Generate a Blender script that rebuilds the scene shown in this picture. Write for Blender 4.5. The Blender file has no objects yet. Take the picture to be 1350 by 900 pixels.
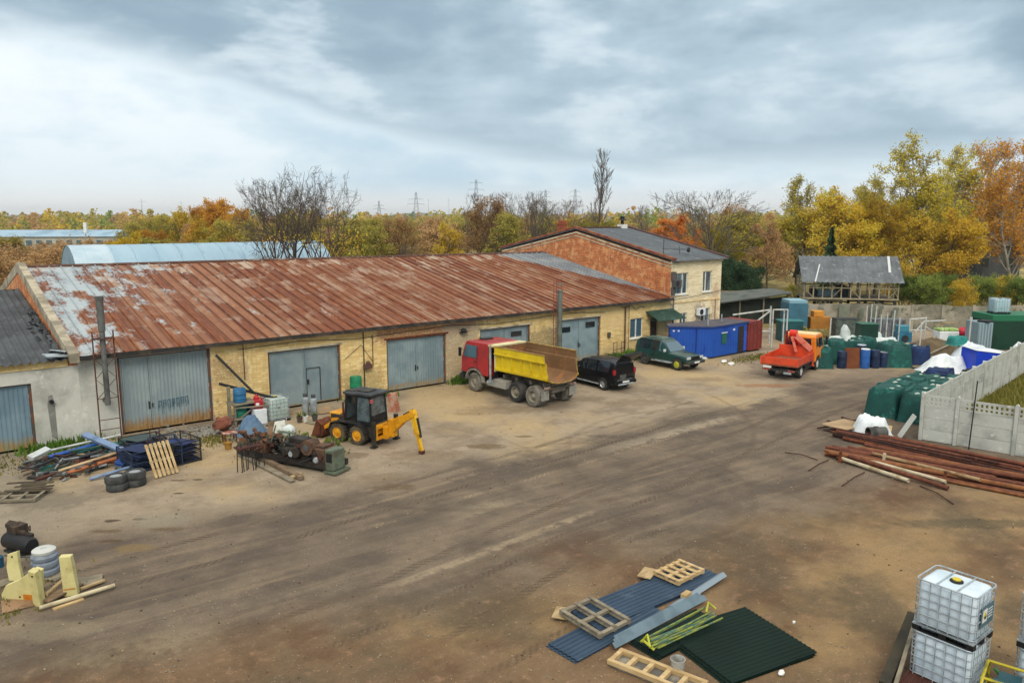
import bpy, bmesh, math, random
from mathutils import Vector, Matrix, Euler, noise
R = math.radians
C = bpy.context.scene.collection
scn = bpy.context.scene
# ---------------------------------------------------------------- camera, world, sun, exposure
# world axes follow the yard: X along the garage front (to the far right), Y into the garage, origin at the left foot of the big gate
FPX = 1020.0                      # focal length in photo pixels (1350 wide)
CAM = Vector((-7.41, -37.80, 9.8)); YAW = R(38.633); PITCH = math.atan(164 / FPX)
cd = bpy.data.cameras.new('camera'); cam = bpy.data.objects.new('camera', cd); C.objects.link(cam)
cd.sensor_width = 36; cd.lens = 36 * FPX / 1350; cd.clip_start = .1; cd.clip_end = 12000
cam.location = CAM; cam.rotation_euler = (math.pi / 2 - PITCH, 0, -YAW); scn.camera = cam
SUN_EL, SUN_AZ = 42, 235          # degrees; azimuth of the sun measured from +X counter-clockwise
sd = bpy.data.lights.new('sun', 'SUN'); sd.energy = 1.6; sd.angle = R(24); sd.color = (1, .90, .76)
sun = bpy.data.objects.new('sun', sd); C.objects.link(sun)
_d = Vector((math.cos(R(SUN_EL)) * math.cos(R(SUN_AZ)), math.cos(R(SUN_EL)) * math.sin(R(SUN_AZ)), math.sin(R(SUN_EL))))
sun.rotation_euler = _d.to_track_quat('Z', 'Y').to_euler()
scn.view_settings.view_transform = 'Standard'; scn.view_settings.look = 'None'
scn.view_settings.exposure = 0.2; scn.view_settings.gamma = 1; scn.view_settings.use_curve_mapping = False
scn.cycles.max_bounces = 6; scn.cycles.diffuse_bounces = 3; scn.cycles.transparent_max_bounces = 12

def lin(h):
    h = h.lstrip('#'); v = [int(h[i:i+2], 16) / 255 for i in (0, 2, 4)]
    return tuple((x / 12.92 if x <= .04045 else ((x + .055) / 1.055) ** 2.4) for x in v)
def col(c): return (lin(c) if isinstance(c, str) else tuple(c)) + (1,)

class NT:
    """small helper to write node trees"""
    def __init__(s, tree): s.t = tree; s.n = tree.nodes; s.l = tree.links
    def node(s, typ, **kw):
        n = s.n.new(typ)
        for k, v in kw.items(): setattr(n, k, v)
        return n
    def put(s, sock, v):
        if hasattr(v, 'links') or isinstance(v, bpy.types.NodeSocket): s.l.new(v, sock)
        elif v is not None: sock.default_value = v
    def math(s, op, a, b=None, c=None, clamp=False):
        n = s.node('ShaderNodeMath', operation=op, use_clamp=clamp); s.put(n.inputs[0], a)
        if b is not None: s.put(n.inputs[1], b)
        if c is not None: s.put(n.inputs[2], c)
        return n.outputs[0]
    def vmath(s, op, a, b=None):
        n = s.node('ShaderNodeVectorMath', operation=op); s.put(n.inputs[0], a)
        if b is not None: s.put(n.inputs[1], b)
        return n.outputs[0]
    def mix(s, f, a, b, mode='MIX'):
        n = s.node('ShaderNodeMix', data_type='RGBA', blend_type=mode); s.put(n.inputs[0], f); s.put(n.inputs[6], a); s.put(n.inputs[7], b)
        return n.outputs[2]
    def sstep(s, x, lo, hi):
        n = s.node('ShaderNodeMapRange', interpolation_type='SMOOTHSTEP'); s.put(n.inputs[0], x); n.inputs[1].default_value = lo; n.inputs[2].default_value = hi
        return n.outputs[0]
    def noise(s, vec, sc, det=5, rough=.55, dist=0):
        n = s.node('ShaderNodeTexNoise'); s.put(n.inputs['Vector'], vec); n.inputs['Scale'].default_value = sc; n.inputs['Detail'].default_value = det
        n.inputs['Roughness'].default_value = rough; n.inputs['Distortion'].default_value = dist
        return n.outputs[0]
    def vec(s, x, y, z):
        n = s.node('ShaderNodeCombineXYZ'); s.put(n.inputs[0], x); s.put(n.inputs[1], y); s.put(n.inputs[2], z); return n.outputs[0]
    def sep(s, v):
        n = s.node('ShaderNodeSeparateXYZ'); s.put(n.inputs[0], v); return n.outputs
    def scale(s, v, sc, loc=(0, 0, 0), rot=(0, 0, 0)):
        n = s.node('ShaderNodeMapping'); s.put(n.inputs[0], v); n.inputs[1].default_value = loc; n.inputs[2].default_value = rot; n.inputs[3].default_value = sc
        return n.outputs[0]

def make_world():
    w = bpy.data.worlds.new('World'); scn.world = w; w.use_nodes = True
    w.node_tree.nodes.clear(); t = NT(w.node_tree)
    sky = t.node('ShaderNodeTexSky', sky_type='NISHITA'); sky.sun_disc = False
    sky.sun_elevation = R(SUN_EL); sky.sun_rotation = R(90 - SUN_AZ); sky.air_density = 1.2; sky.dust_density = 2
    tc = t.node('ShaderNodeTexCoord')
    d = t.vmath('NORMALIZE', tc.outputs['Generated'])
    dr = t.scale(d, (1, 1, 1), rot=(0, 0, YAW))           # turn so that +Y looks along the yard
    x, y, z = t.sep(dr)
    az = t.math('ARCTAN2', x, y); el = t.math('ARCSINE', z)
    zc = t.math('MAXIMUM', z, .012)
    zz = t.math('ADD', zc, .05)
    p = t.vec(t.math('DIVIDE', x, zz), t.math('DIVIDE', y, zz), 0.0)
    n1 = t.noise(t.scale(p, (.55, .8, 1), loc=(3.1, 1.7, 0)), 1.0, 6, .55, .3)
    n2 = t.noise(t.scale(dr, (6.2, 6.2, 16), loc=(9.3, 4.2, 2)), 1.0, 7, .54, .1)       # lumps of cloud
    n3 = t.noise(t.scale(dr, (2.7, 2.7, 7.5), loc=(1, 5, 2)), 1.0, 6, .52, .1)
    lump = t.math('ADD', t.math('MULTIPLY', n2, .55), t.math('MULTIPLY', n3, .45))
    # lower edge of the grey cloud deck: high on the left, low on the right
    edge = t.math('ADD', .062, t.math('MULTIPLY', t.sstep(t.math('MULTIPLY', az, -1.0), -.12, .60), .125))
    wob = t.math('ADD', t.math('MULTIPLY', t.math('SUBTRACT', n1, .5), .015), t.math('MULTIPLY', t.math('SUBTRACT', lump, .5), .22))
    h = t.math('ADD', t.math('SUBTRACT', el, edge), wob)
    deck = t.sstep(h, -.014, .026)
    dark = t.mix(t.sstep(lump, .38, .58), col('#92a9b9'), col('#b6cad6'))
    dark = t.mix(t.math('MULTIPLY', t.sstep(t.math('ADD', n2, t.math('MULTIPLY', t.math('SUBTRACT', n1, .5), .2)), .50, .68), .7), dark, col('#d9e5ec'))
    low = t.mix(t.sstep(lump, .38, .60), col('#bdd4e2'), col('#e2eef4'))
    left = t.math('MULTIPLY', t.sstep(t.math('MULTIPLY', az, -1.0), .12, .5), t.sstep(el, .05, .13))
    low = t.mix(left, low, t.mix(t.sstep(lump, .36, .56), col('#cfe0ea'), col('#eef6fa')))
    hor = t.mix(t.sstep(el, .0, .05), col('#efede8'), low)
    c = t.mix(deck, hor, dark)
    k = t.sstep(el, .30, .95)                              # an overcast sky is brightest, and nearly white, overhead
    c = t.mix(k, c, col('#f0ebe3'))
    cs = t.node('ShaderNodeVectorMath', operation='SCALE'); t.l.new(c, cs.inputs[0]); t.put(cs.inputs[3], t.math('MULTIPLY', t.math('ADD', 1.0, t.math('MULTIPLY', k, .55)), 10.0))
    fin = t.mix(.95, sky.outputs[0], cs.outputs[0])
    bg = t.node('ShaderNodeBackground'); t.l.new(fin, bg.inputs[0]); bg.inputs[1].default_value = .10
    o = t.node('ShaderNodeOutputWorld'); t.l.new(bg.outputs[0], o.inputs[0])
make_world()

# ---------------------------------------------------------------- photo pixel -> place in the yard
def ray(px, py):
    x = (px - 675) / FPX; y = -(py - 450) / FPX
    f = math.cos(PITCH) + math.sin(PITCH) * y
    return Vector((x * math.cos(YAW) + f * math.sin(YAW), -x * math.sin(YAW) + f * math.cos(YAW), -math.sin(PITCH) + math.cos(PITCH) * y))
def G(px, py, z=0.0):
    r = ray(px, py); t = (z - CAM.z) / r.z
    return Vector((CAM.x + r.x * t, CAM.y + r.y * t, z))
def D(px, dist, z=0.0):
    x = (px - 675) / 1033 * dist
    return Vector((CAM.x + x * math.cos(YAW) + dist * math.sin(YAW), CAM.y - x * math.sin(YAW) + dist * math.cos(YAW), z))
def ang(a, b): return math.atan2(b.y - a.y, b.x - a.x)

# ---------------------------------------------------------------- mesh collector
class MB:
    def __init__(s): s.v = []; s.f = []; s.m = []; s.mat = 0; s.M = None
    def add(s, vs, fs):
        o = len(s.v)
        s.v += [tuple(s.M @ Vector(p)) if s.M else tuple(p) for p in vs]
        s.f += [tuple(i + o for i in f) for f in fs]; s.m += [s.mat] * len(fs); return s
    def box(s, x0, x1, y0, y1, z0, z1):
        return s.add([(x0,y0,z0),(x1,y0,z0),(x1,y1,z0),(x0,y1,z0),(x0,y0,z1),(x1,y0,z1),(x1,y1,z1),(x0,y1,z1)],
                     [(0,3,2,1),(4,5,6,7),(0,1,5,4),(1,2,6,5),(2,3,7,6),(3,0,4,7)])
    def obox(s, c, size, rot=(0, 0, 0)):
        m = Euler(rot).to_matrix(); c = Vector(c); hx, hy, hz = size[0]/2, size[1]/2, size[2]/2
        vs = [c + m @ Vector(p) for p in [(-hx,-hy,-hz),(hx,-hy,-hz),(hx,hy,-hz),(-hx,hy,-hz),(-hx,-hy,hz),(hx,-hy,hz),(hx,hy,hz),(-hx,hy,hz)]]
        return s.add(vs, [(0,3,2,1),(4,5,6,7),(0,1,5,4),(1,2,6,5),(2,3,7,6),(3,0,4,7)])
    def bar(s, a, b, w, h, roll=0):
        a, b = Vector(a), Vector(b); d = b - a; L = d.length; q = d.to_track_quat('Y', 'Z').to_matrix() @ Euler((0, roll, 0)).to_matrix()
        vs = [a + q @ Vector(p) for p in [(-w/2,0,-h/2),(w/2,0,-h/2),(w/2,L,-h/2),(-w/2,L,-h/2),(-w/2,0,h/2),(w/2,0,h/2),(w/2,L,h/2),(-w/2,L,h/2)]]
        return s.add(vs, [(0,3,2,1),(4,5,6,7),(0,1,5,4),(1,2,6,5),(2,3,7,6),(3,0,4,7)])
    def tube(s, pts, rad, n=6, caps=True):
        pts = [Vector(p) for p in pts]
        if not isinstance(rad, (list, tuple)): rad = [rad] * len(pts)
        vs = []; fs = []; ref = None
        for i, p in enumerate(pts):
            d = (pts[min(i+1, len(pts)-1)] - pts[max(i-1, 0)])
            if d.length < 1e-9: d = Vector((0, 0, 1))
            d.normalize()
            if ref is None: ref = Vector((1, 0, 0)) if abs(d.x) < .8 else Vector((0, 1, 0))
            a = (ref - d * ref.dot(d)).normalized(); b = d.cross(a); ref = a
            for k in range(n):
                t = 2 * math.pi * k / n; vs.append(p + (a * math.cos(t) + b * math.sin(t)) * rad[i])
        for i in range(len(pts) - 1):
            for k in range(n): fs.append((i*n+k, i*n+(k+1) % n, (i+1)*n+(k+1) % n, (i+1)*n+k))
        if caps: fs.append(tuple(range(n-1, -1, -1))); fs.append(tuple((len(pts)-1)*n+k for k in range(n)))
        return s.add(vs, fs)
    def cyl(s, a, b, r0, r1=None, n=10, caps=True): return s.tube([a, b], [r0, r0 if r1 is None else r1], n, caps)
    def lathe(s, prof, n=16, c=(0, 0, 0), axis='z', caps=True):
        c = Vector(c); vs = []; fs = []
        for r, h in prof:
            for k in range(n):
                t = 2 * math.pi * k / n; a, b = r * math.cos(t), r * math.sin(t)
                vs.append(c + Vector((a, b, h) if axis == 'z' else ((h, a, b) if axis == 'x' else (a, h, b))))
        m = len(prof)
        for i in range(m - 1):
            for k in range(n): fs.append((i*n+k, i*n+(k+1) % n, (i+1)*n+(k+1) % n, (i+1)*n+k))
        if caps and prof[0][0] > 1e-6: fs.append(tuple(range(n-1, -1, -1)))
        if caps and prof[-1][0] > 1e-6: fs.append(tuple((m-1)*n+k for k in range(n)))
        return s.add(vs, fs)
    def prism(s, poly, axis, t0, t1):
        def P(a, b, t): return {'x': (t, a, b), 'y': (a, t, b), 'z': (a, b, t)}[axis]
        n = len(poly); vs = [P(a, b, t0) for a, b in poly] + [P(a, b, t1) for a, b in poly]
        return s.add(vs, [tuple(range(n-1, -1, -1)), tuple(range(n, 2*n))] + [(i, (i+1) % n, n+(i+1) % n, n+i) for i in range(n)])
    def grid(s, fn, nu, nv):
        vs = [fn(i / nu, j / nv) for i in range(nu + 1) for j in range(nv + 1)]
        return s.add(vs, [(i*(nv+1)+j, (i+1)*(nv+1)+j, (i+1)*(nv+1)+j+1, i*(nv+1)+j+1) for i in range(nu) for j in range(nv)])
    def ball(s, c, r, nu=12, nv=8, nz=0, sc=1.0, seed=0, zmin=-9):
        c = Vector(c); r = (r, r, r) if not isinstance(r, (tuple, list)) else r
        def fn(u, v):
            t, ph = 2*math.pi*u, math.pi*(v-.5); d = Vector((math.cos(ph)*math.cos(t), math.cos(ph)*math.sin(t), math.sin(ph)))
            k = 1 + nz * noise.noise(d * sc + Vector((seed * 7.3, seed, 0)))
            p = c + Vector((d.x*r[0]*k, d.y*r[1]*k, d.z*r[2]*k)); p.z = max(p.z, zmin); return p
        return s.grid(fn, nu, nv)
    def build(s, name, mat, parent=None, smooth=None, bevel=0, loc=None, weld=False, normals=True):
        me = bpy.data.meshes.new(name); me.from_pydata(s.v, [], s.f)
        for m in (mat if isinstance(mat, (list, tuple)) else [mat]): me.materials.append(m)
        if any(s.m): me.polygons.foreach_set('material_index', s.m)
        if normals or weld:
            bm = bmesh.new(); bm.from_mesh(me)
            if weld: bmesh.ops.remove_doubles(bm, verts=bm.verts, dist=1e-4)
            if normals: bmesh.ops.recalc_face_normals(bm, faces=bm.faces)
            bm.to_mesh(me); bm.free()
        if smooth:
            me.polygons.foreach_set('use_smooth', [True] * len(me.polygons))
            if smooth is not True: me.set_sharp_from_angle(angle=R(smooth))
        me.update()
        o = bpy.data.objects.new(name, me); C.objects.link(o)
        if parent: o.parent = parent
        if loc is not None: o.location = loc
        if bevel:
            b = o.modifiers.new('bevel', 'BEVEL'); b.width = bevel; b.segments = 2; b.limit_method = 'ANGLE'; b.angle_limit = R(40)
        return o
def tag(o, label, cat, group=None, kind=None):
    o['label'] = label; o['category'] = cat
    if group: o['group'] = group
    if kind: o['kind'] = kind
    return o
def thing(name, label, cat, loc=(0, 0, 0), rz=0, group=None):
    o = bpy.data.objects.new(name, None); o.empty_display_size = .3; C.objects.link(o); o.location = loc; o.rotation_euler = (0, 0, rz)
    return tag(o, label, cat, group)
def dup(o, parent=None):
    c = o.copy(); C.objects.link(c)
    if parent: c.parent = parent
    for ch in list(o.children): dup(ch, c)
    return c
def again(o, loc, rz=0, label=None, group=None, sc=1):
    c = dup(o); c.location = loc; c.rotation_euler = (0, 0, rz); c.scale = (sc, sc, sc) if not isinstance(sc, tuple) else sc
    if label: c['label'] = label
    if group: c['group'] = group
    return c

# ---------------------------------------------------------------- materials
def M(name, c, r=.75, c2=None, sc=2.0, th=.55, w=.1, metal=0, bump=0, bsc=30, stretch=(1, 1, 1), var=.1, spec=.4, c3=None, sc3=6, th3=.62, coat=0, trans=0, alpha=None):
    m = bpy.data.materials.new(name); m.use_nodes = True; t = NT(m.node_tree); b = t.n['Principled BSDF']
    tc = t.node('ShaderNodeTexCoord'); v = t.scale(tc.outputs['Object'], stretch)
    oi = t.node('ShaderNodeObjectInfo'); v = t.vmath('ADD', v, t.vec(t.math('MULTIPLY', oi.outputs['Random'], 37.0), 3.0, 1.0))
    out = col(c)
    if c2 is not None: out = t.mix(t.sstep(t.noise(v, sc, 6, .6), th - w, th + w), out, col(c2))
    if c3 is not None: out = t.mix(t.sstep(t.noise(v, sc3, 5, .65), th3 - .06, th3 + .06), out, col(c3))
    if var:
        k = t.math('ADD', 1 - var, t.math('MULTIPLY', t.noise(tc.outputs['Object'], 9, 4, .6), 2 * var))
        out = t.mix(1.0, out, t.vec(k, k, k), 'MULTIPLY')
    t.put(b.inputs['Base Color'], out); b.inputs['Roughness'].default_value = r; b.inputs['Metallic'].default_value = metal
    b.inputs['Specular IOR Level'].default_value = spec; b.inputs['Coat Weight'].default_value = coat
    if trans: b.inputs['Transmission Weight'].default_value = trans
    if bump:
        bn = t.node('ShaderNodeBump'); bn.inputs['Strength'].default_value = bump; bn.inputs['Distance'].default_value = .02
        t.l.new(t.noise(v, bsc, 4, .6), bn.inputs['Height']); t.l.new(bn.outputs[0], b.inputs['Normal'])
    return m
def leafmat(name, cols, hue=.03):
    """leaf colours: a different one for each leaf, drifting from branch to branch and from tree to tree"""
    m = bpy.data.materials.new(name); m.use_nodes = True; t = NT(m.node_tree); b = t.n['Principled BSDF']
    tc = t.node('ShaderNodeTexCoord'); g = t.node('ShaderNodeNewGeometry'); oi = t.node('ShaderNodeObjectInfo')
    f = t.math('ADD', t.math('MULTIPLY', g.outputs['Random Per Island'], .5), t.math('MULTIPLY', t.noise(tc.outputs['Object'], .55, 3), .9))
    f = t.math('ADD', f, t.math('MULTIPLY', oi.outputs['Random'], .35)); f = t.math('SUBTRACT', f, .42, clamp=True)
    rp = t.node('ShaderNodeValToRGB'); t.l.new(f, rp.inputs[0]); e = rp.color_ramp.elements
    while len(e) < len(cols): e.new(.5)
    for i, c in enumerate(cols): e[i].position = i / (len(cols) - 1); e[i].color = tuple(min(.62, q * 1.32) for q in col(c)[:3]) + (1,)
    t.l.new(rp.outputs[0], b.inputs['Base Color']); b.inputs['Roughness'].default_value = .7; b.inputs['Specular IOR Level'].default_value = .15
    tr = t.node('ShaderNodeBsdfTranslucent'); t.l.new(rp.outputs[0], tr.inputs[0]); mx = t.node('ShaderNodeMixShader'); mx.inputs[0].default_value = .38
    t.l.new(b.outputs[0], mx.inputs[1]); t.l.new(tr.outputs[0], mx.inputs[2]); t.l.new(mx.outputs[0], t.n['Material Output'].inputs[0])
    return m

STEEL = M('weathered_steel', '#55585a', .55, '#6b4a35', 3, .62, metal=.3)
DARK = M('dark_metal', '#26282a', .6, '#3b342c', 3, .6)
BLACK = M('black_plastic', '#141517', .55, var=.15)
RUBBER = M('tyre_rubber', '#2a2b2c', .85, '#4d4a44', 2.5, .6, .12)
RUBBER2 = M('dusty_rubber', '#77736a', .9, '#55524b', 2.5, .55, .12)
RUST = M('rust', '#7a4228', .9, '#4a2718', 3, .5, .2, bump=.4, c3='#9c5c30', sc3=5)
RUSTD = M('dark_rust', '#4d2a1f', .9, '#2f1d18', 3, .5, .2, bump=.4, c3='#75422a', sc3=5)
WOOD = M('pale_timber', '#b09a74', .85, '#8d7650', 1.4, .5, .2, stretch=(1, 5, 5), bump=.2, c3='#cdb88c', sc3=3)
WOODG = M('grey_timber', '#8f8673', .9, '#6a6252', 1.4, .5, .2, stretch=(1, 4, 4), bump=.2)
WOODN = M('fresh_pine', '#c6ad80', .85, '#a58a5e', 1.5, .5, .2, stretch=(1, 5, 5))
PLY = M('plywood', '#a88f6e', .85, '#8b7558', 1.2, .5, .2)
CONC = M('pale_concrete', '#b9bcb4', .9, '#8f918b', .8, .58, .16, bump=.25, bsc=14, c3='#c9cbc4', sc3=3)
CONCW = M('weathered_concrete', '#a39c8c', .95, '#6b6a5c', .45, .52, .14, bump=.35, bsc=9, c3='#5f6450', sc3=1.3, th3=.6)
GLASS = M('dark_glass', '#1b252b', .08, var=0, spec=.8)
GLASSB = M('window_glass', '#45616f', .08, var=.1, spec=.8)
WHITE = M('white_paint', '#dcdedb', .6, '#b9b8b0', 3, .62)
WPLAST = M('white_plastic', '#dfe5e8', .5, '#c4ccd0', 2, .6, var=.05)
GALV = M('galvanised_steel', '#aab4b9', .45, '#8a949a', 4, .55, metal=.35)
# ================================================================ setting: ground
def ground_mat():
    m = bpy.data.materials.new('yard_dirt'); m.use_nodes = True; t = NT(m.node_tree); b = t.n['Principled BSDF']
    tc = t.node('ShaderNodeTexCoord'); o = tc.outputs['Object']; x, y, z = t.sep(o)
    # coordinates turned to run along the dark track that crosses the yard
    a = R(-3); tv = t.scale(o, (1, 1, 1), rot=(0, 0, -a)); u, w, _ = t.sep(tv)
    nb = t.noise(o, .09, 5, .6); nm = t.noise(o, .45, 6, .62); nf = t.noise(o, 2.6, 6, .65); ng = t.noise(o, 14, 4, .7); nh = t.noise(o, 42, 3, .7)
    n9 = t.noise(t.scale(o, (1, 1, 1), loc=(13, 7, 0)), .23, 6, .65)
    streak = t.noise(t.scale(tv, (.09, 1.1, 1)), 1.0, 6, .62); streak2 = t.noise(t.scale(tv, (.22, 3.2, 1), loc=(4, 1, 0)), 1.0, 5, .65)
    wob = t.math('MULTIPLY', t.math('SUBTRACT', nb, .5), 7.0); wob2 = t.math('MULTIPLY', t.math('SUBTRACT', nm, .5), 4.5)
    yy = t.math('ADD', t.math('ADD', w, wob), wob2)
    tan = t.mix(t.sstep(nm, .38, .64), col('#9c8e79'), col('#7a6d5c'))
    tan = t.mix(t.sstep(nb, .5, .66), tan, col('#a6926f'))
    trk = t.mix(t.sstep(t.math('ADD', t.math('MULTIPLY', streak, .5), t.math('MULTIPLY', nm, .5)), .40, .60), col('#5b5147'), col('#726555'))
    trk = t.mix(t.math('MULTIPLY', t.sstep(streak2, .52, .72), .38), trk, col('#8a7860'))
    red = t.mix(t.sstep(nm, .36, .6), col('#624c38'), col('#735e46'))
    red = t.mix(t.math('MULTIPLY', t.sstep(nb, .50, .62), .7), red, col('#927a55'))
    red = t.mix(t.math('MULTIPLY', t.sstep(n9, .46, .62), .75), red, col('#584d3c'))
    red = t.mix(t.math('MULTIPLY', t.sstep(nf, .56, .7), .5), red, col('#94735a'))
    c = t.mix(t.sstep(yy, -13.8, -11.2), trk, tan)                      # the track starts about 12 m out from the garage
    near = t.sstep(t.math('ADD', yy, t.math('MULTIPLY', u, .16)), -22.5, -19.0)
    c = t.mix(near, red, c)
    # greyer, oily ground by the grey workshop on the left
    lf = t.math('MULTIPLY', t.sstep(t.math('MULTIPLY', t.math('ADD', x, wob2), -1.0), 1.5, 5.5), t.sstep(t.math('ADD', y, wob2), -12.5, -8.0))
    c = t.mix(t.math('MULTIPLY', lf, .75), c, t.mix(t.sstep(nm, .4, .6), col('#77705f'), col('#8f8676')))
    # pale scraped lines and tyre marks
    def line(c, pa, pb, wid, cc, amt):
        pa, pb = Vector(pa), Vector(pb); L = (pb - pa).length; an = math.atan2(pb.y - pa.y, pb.x - pa.x)
        q = t.node('ShaderNodeMapping', vector_type='POINT'); q2 = t.vmath('SUBTRACT', o, tuple(pa)); t.l.new(q2, q.inputs[0]); q.inputs[2].default_value = (0, 0, -an)
        lx, ly, _ = t.sep(q.outputs[0])
        d = t.math('ABSOLUTE', t.math('ADD', ly, t.math('MULTIPLY', t.math('SUBTRACT', nf, .5), wid * 1.6)))
        k = t.math('MULTIPLY', t.math('SUBTRACT', 1.0, t.sstep(d, wid * .3, wid)), t.math('MULTIPLY', t.sstep(lx, 0, 2), t.math('SUBTRACT', 1.0, t.sstep(lx, L - 2, L))))
        k = t.math('MULTIPLY', k, t.math('MULTIPLY', t.sstep(nf, .25, .6), amt))
        return t.mix(k, c, col(cc))
    for pa, pb, wid, cc, amt in LINES: c = line(c, G(*pa), G(*pb), wid, cc, amt)
    # paired wheel tracks with a tread pattern
    for pa, pb, cc, amt in TRACKS:
        A_, B_ = G(*pa), G(*pb); L = (B_ - A_).length; q = t.node('ShaderNodeMapping'); t.l.new(t.vmath('SUBTRACT', o, tuple(A_)), q.inputs[0]); q.inputs[2].default_value = (0, 0, -math.atan2(B_.y - A_.y, B_.x - A_.x)); lx, ly, _ = t.sep(q.outputs[0])
        ly = t.math('ADD', ly, t.math('MULTIPLY', t.math('SUBTRACT', nb, .5), 1.6)); d = t.math('ABSOLUTE', t.math('SUBTRACT', t.math('ABSOLUTE', ly), .95)); tread = t.math('SINE', t.math('ADD', t.math('MULTIPLY', lx, 26.0), t.math('MULTIPLY', t.math('ABSOLUTE', ly), 30.0)))
        k = t.math('MULTIPLY', t.math('SUBTRACT', 1.0, t.sstep(d, .11, .17)), t.math('MULTIPLY', t.sstep(lx, 0, 2.5), t.math('SUBTRACT', 1.0, t.sstep(lx, L - 3, L)))); k = t.math('MULTIPLY', k, t.math('MULTIPLY', t.sstep(t.math('ADD', nm, t.math('MULTIPLY', t.math('SUBTRACT', nf, .5), .4)), .40, .56), t.math('ADD', amt * .65, t.math('MULTIPLY', tread, amt * .35)))); c = t.mix(k, c, col(cc))
    # curved wheel marks
    for (px, py, rad, wid, cc, amt, a0, a1) in ARCS:
        q = t.vmath('SUBTRACT', o, tuple(G(px, py))); lx, ly, _ = t.sep(q); ln = t.node('ShaderNodeVectorMath', operation='LENGTH'); t.l.new(q, ln.inputs[0])
        d = t.math('ABSOLUTE', t.math('ADD', t.math('SUBTRACT', ln.outputs['Value'], rad), t.math('MULTIPLY', t.math('SUBTRACT', nm, .5), .7))); th = t.math('ARCTAN2', ly, lx)
        k = t.math('MULTIPLY', t.math('SUBTRACT', 1.0, t.sstep(d, wid * .35, wid)), t.math('MULTIPLY', t.sstep(th, a0, a0 + .25), t.math('SUBTRACT', 1.0, t.sstep(th, a1 - .25, a1))))
        c = t.mix(t.math('MULTIPLY', k, t.math('MULTIPLY', t.sstep(nf, .3, .6), amt * .6)), c, col(cc))
    # round stains, puddle marks and pot-holes
    def spot(c, p, rx, ry, an, cc, amt):
        q = t.node('ShaderNodeMapping'); t.l.new(t.vmath('SUBTRACT', o, tuple(p)), q.inputs[0]); q.inputs[2].default_value = (0, 0, -an); q.inputs[3].default_value = (1, 1, 1)
        lx, ly, _ = t.sep(q.outputs[0])
        d = t.math('SQRT', t.math('ADD', t.math('POWER', t.math('ABSOLUTE', t.math('DIVIDE', lx, rx)), 2.0), t.math('POWER', t.math('ABSOLUTE', t.math('DIVIDE', ly, ry)), 2.0)))
        d = t.math('ADD', d, t.math('MULTIPLY', t.math('SUBTRACT', nf, .5), 1.3))
        return t.mix(t.math('MULTIPLY', t.math('SUBTRACT', 1.0, t.sstep(d, .55, 1.05)), amt), c, col(cc))
    for px, py, rx, ry, cc, amt in SPOTS: c = spot(c, G(px, py), rx, ry, -YAW, cc, amt)
    # beyond the yard: rough autumn grass
    far = t.mix(t.sstep(nm, .4, .6), col('#5d5c34'), col('#857a4c'))
    far = t.mix(t.sstep(nb, .45, .6), far, col('#a3935f'))
    out = t.math('MAXIMUM', t.sstep(y, 1.0, 2.0), t.sstep(t.math('ADD', t.math('MULTIPLY', x, .6244), t.math('MULTIPLY', y, .7811)), 35.5, 36.5))
    encl = t.math('MULTIPLY', t.math('MULTIPLY', t.sstep(x, 28.6, 28.9), t.math('SUBTRACT', 1.0, t.sstep(t.math('SUBTRACT', y, t.math('MULTIPLY', t.math('SUBTRACT', x, 27.7), .128)), -23.5, -23.1))), t.sstep(nm, .2, .4))
    out = t.math('MAXIMUM', out, encl)
    c = t.mix(out, c, far)
    # tiny tone changes: grit, dust, small stones
    k = t.math('ADD', -.02, t.math('ADD', t.math('MULTIPLY', t.math('ADD', nf, nm), .46), t.math('MULTIPLY', t.math('ADD', ng, nh), .56)))
    c = t.mix(1.0, c, t.vec(k, k, k), 'MULTIPLY')
    # crisp grit: single light and dark stones and crumbs trodden into the dirt
    for sc_, th_, rr, ca, cb in ((17.0, .72, .30, '#b3a48a', '#3b3228'), (6.5, .86, .22, '#a3957c', '#453a2d')):
        vo = t.node('ShaderNodeTexVoronoi'); t.l.new(o, vo.inputs['Vector']); vo.inputs['Scale'].default_value = sc_; cr_, cg_, _ = t.sep(vo.outputs['Color'])
        k2 = t.math('MULTIPLY', t.math('MULTIPLY', t.sstep(cr_, th_, th_ + .02), t.math('SUBTRACT', 1.0, t.sstep(vo.outputs['Distance'], rr * .7, rr))), t.sstep(nm, .36, .56)); c = t.mix(t.math('MULTIPLY', k2, .45), c, t.mix(t.sstep(cg_, .45, .55), col(ca), col(cb)))
    t.put(b.inputs['Base Color'], c); b.inputs['Specular IOR Level'].default_value = .25
    t.put(b.inputs['Roughness'], t.math('SUBTRACT', .98, t.math('MULTIPLY', t.sstep(streak, .5, .7), .12)))
    hgt = t.math('ADD', t.math('ADD', t.math('MULTIPLY', nf, .55), t.math('ADD', t.math('MULTIPLY', ng, .22), t.math('MULTIPLY', nh, .12))), t.math('ADD', t.math('MULTIPLY', streak2, .7), t.math('MULTIPLY', nm, .8)))
    bn = t.node('ShaderNodeBump'); bn.inputs['Strength'].default_value = .8; bn.inputs['Distance'].default_value = .09
    t.l.new(hgt, bn.inputs['Height']); t.l.new(bn.outputs[0], b.inputs['Normal'])
    return m
TRACKS = [((20, 800), (980, 520), '#453b30', .7), ((300, 880), (1120, 520), '#4a3e32', .65), ((420, 700), (960, 540), '#95836a', .5), ((560, 895), (900, 690), '#43382c', .6)]
ARCS = [(640, 545, 13.0, .22, '#4d4236', .6, -2.6, -.2), (790, 640, 5.5, .18, '#55483a', .6, -2.4, 1.6), (1000, 600, 8.0, .2, '#5a4a38', .5, .6, 3.0), (420, 640, 9.0, .2, '#6b5a45', .5, -2.2, .6)]
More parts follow.
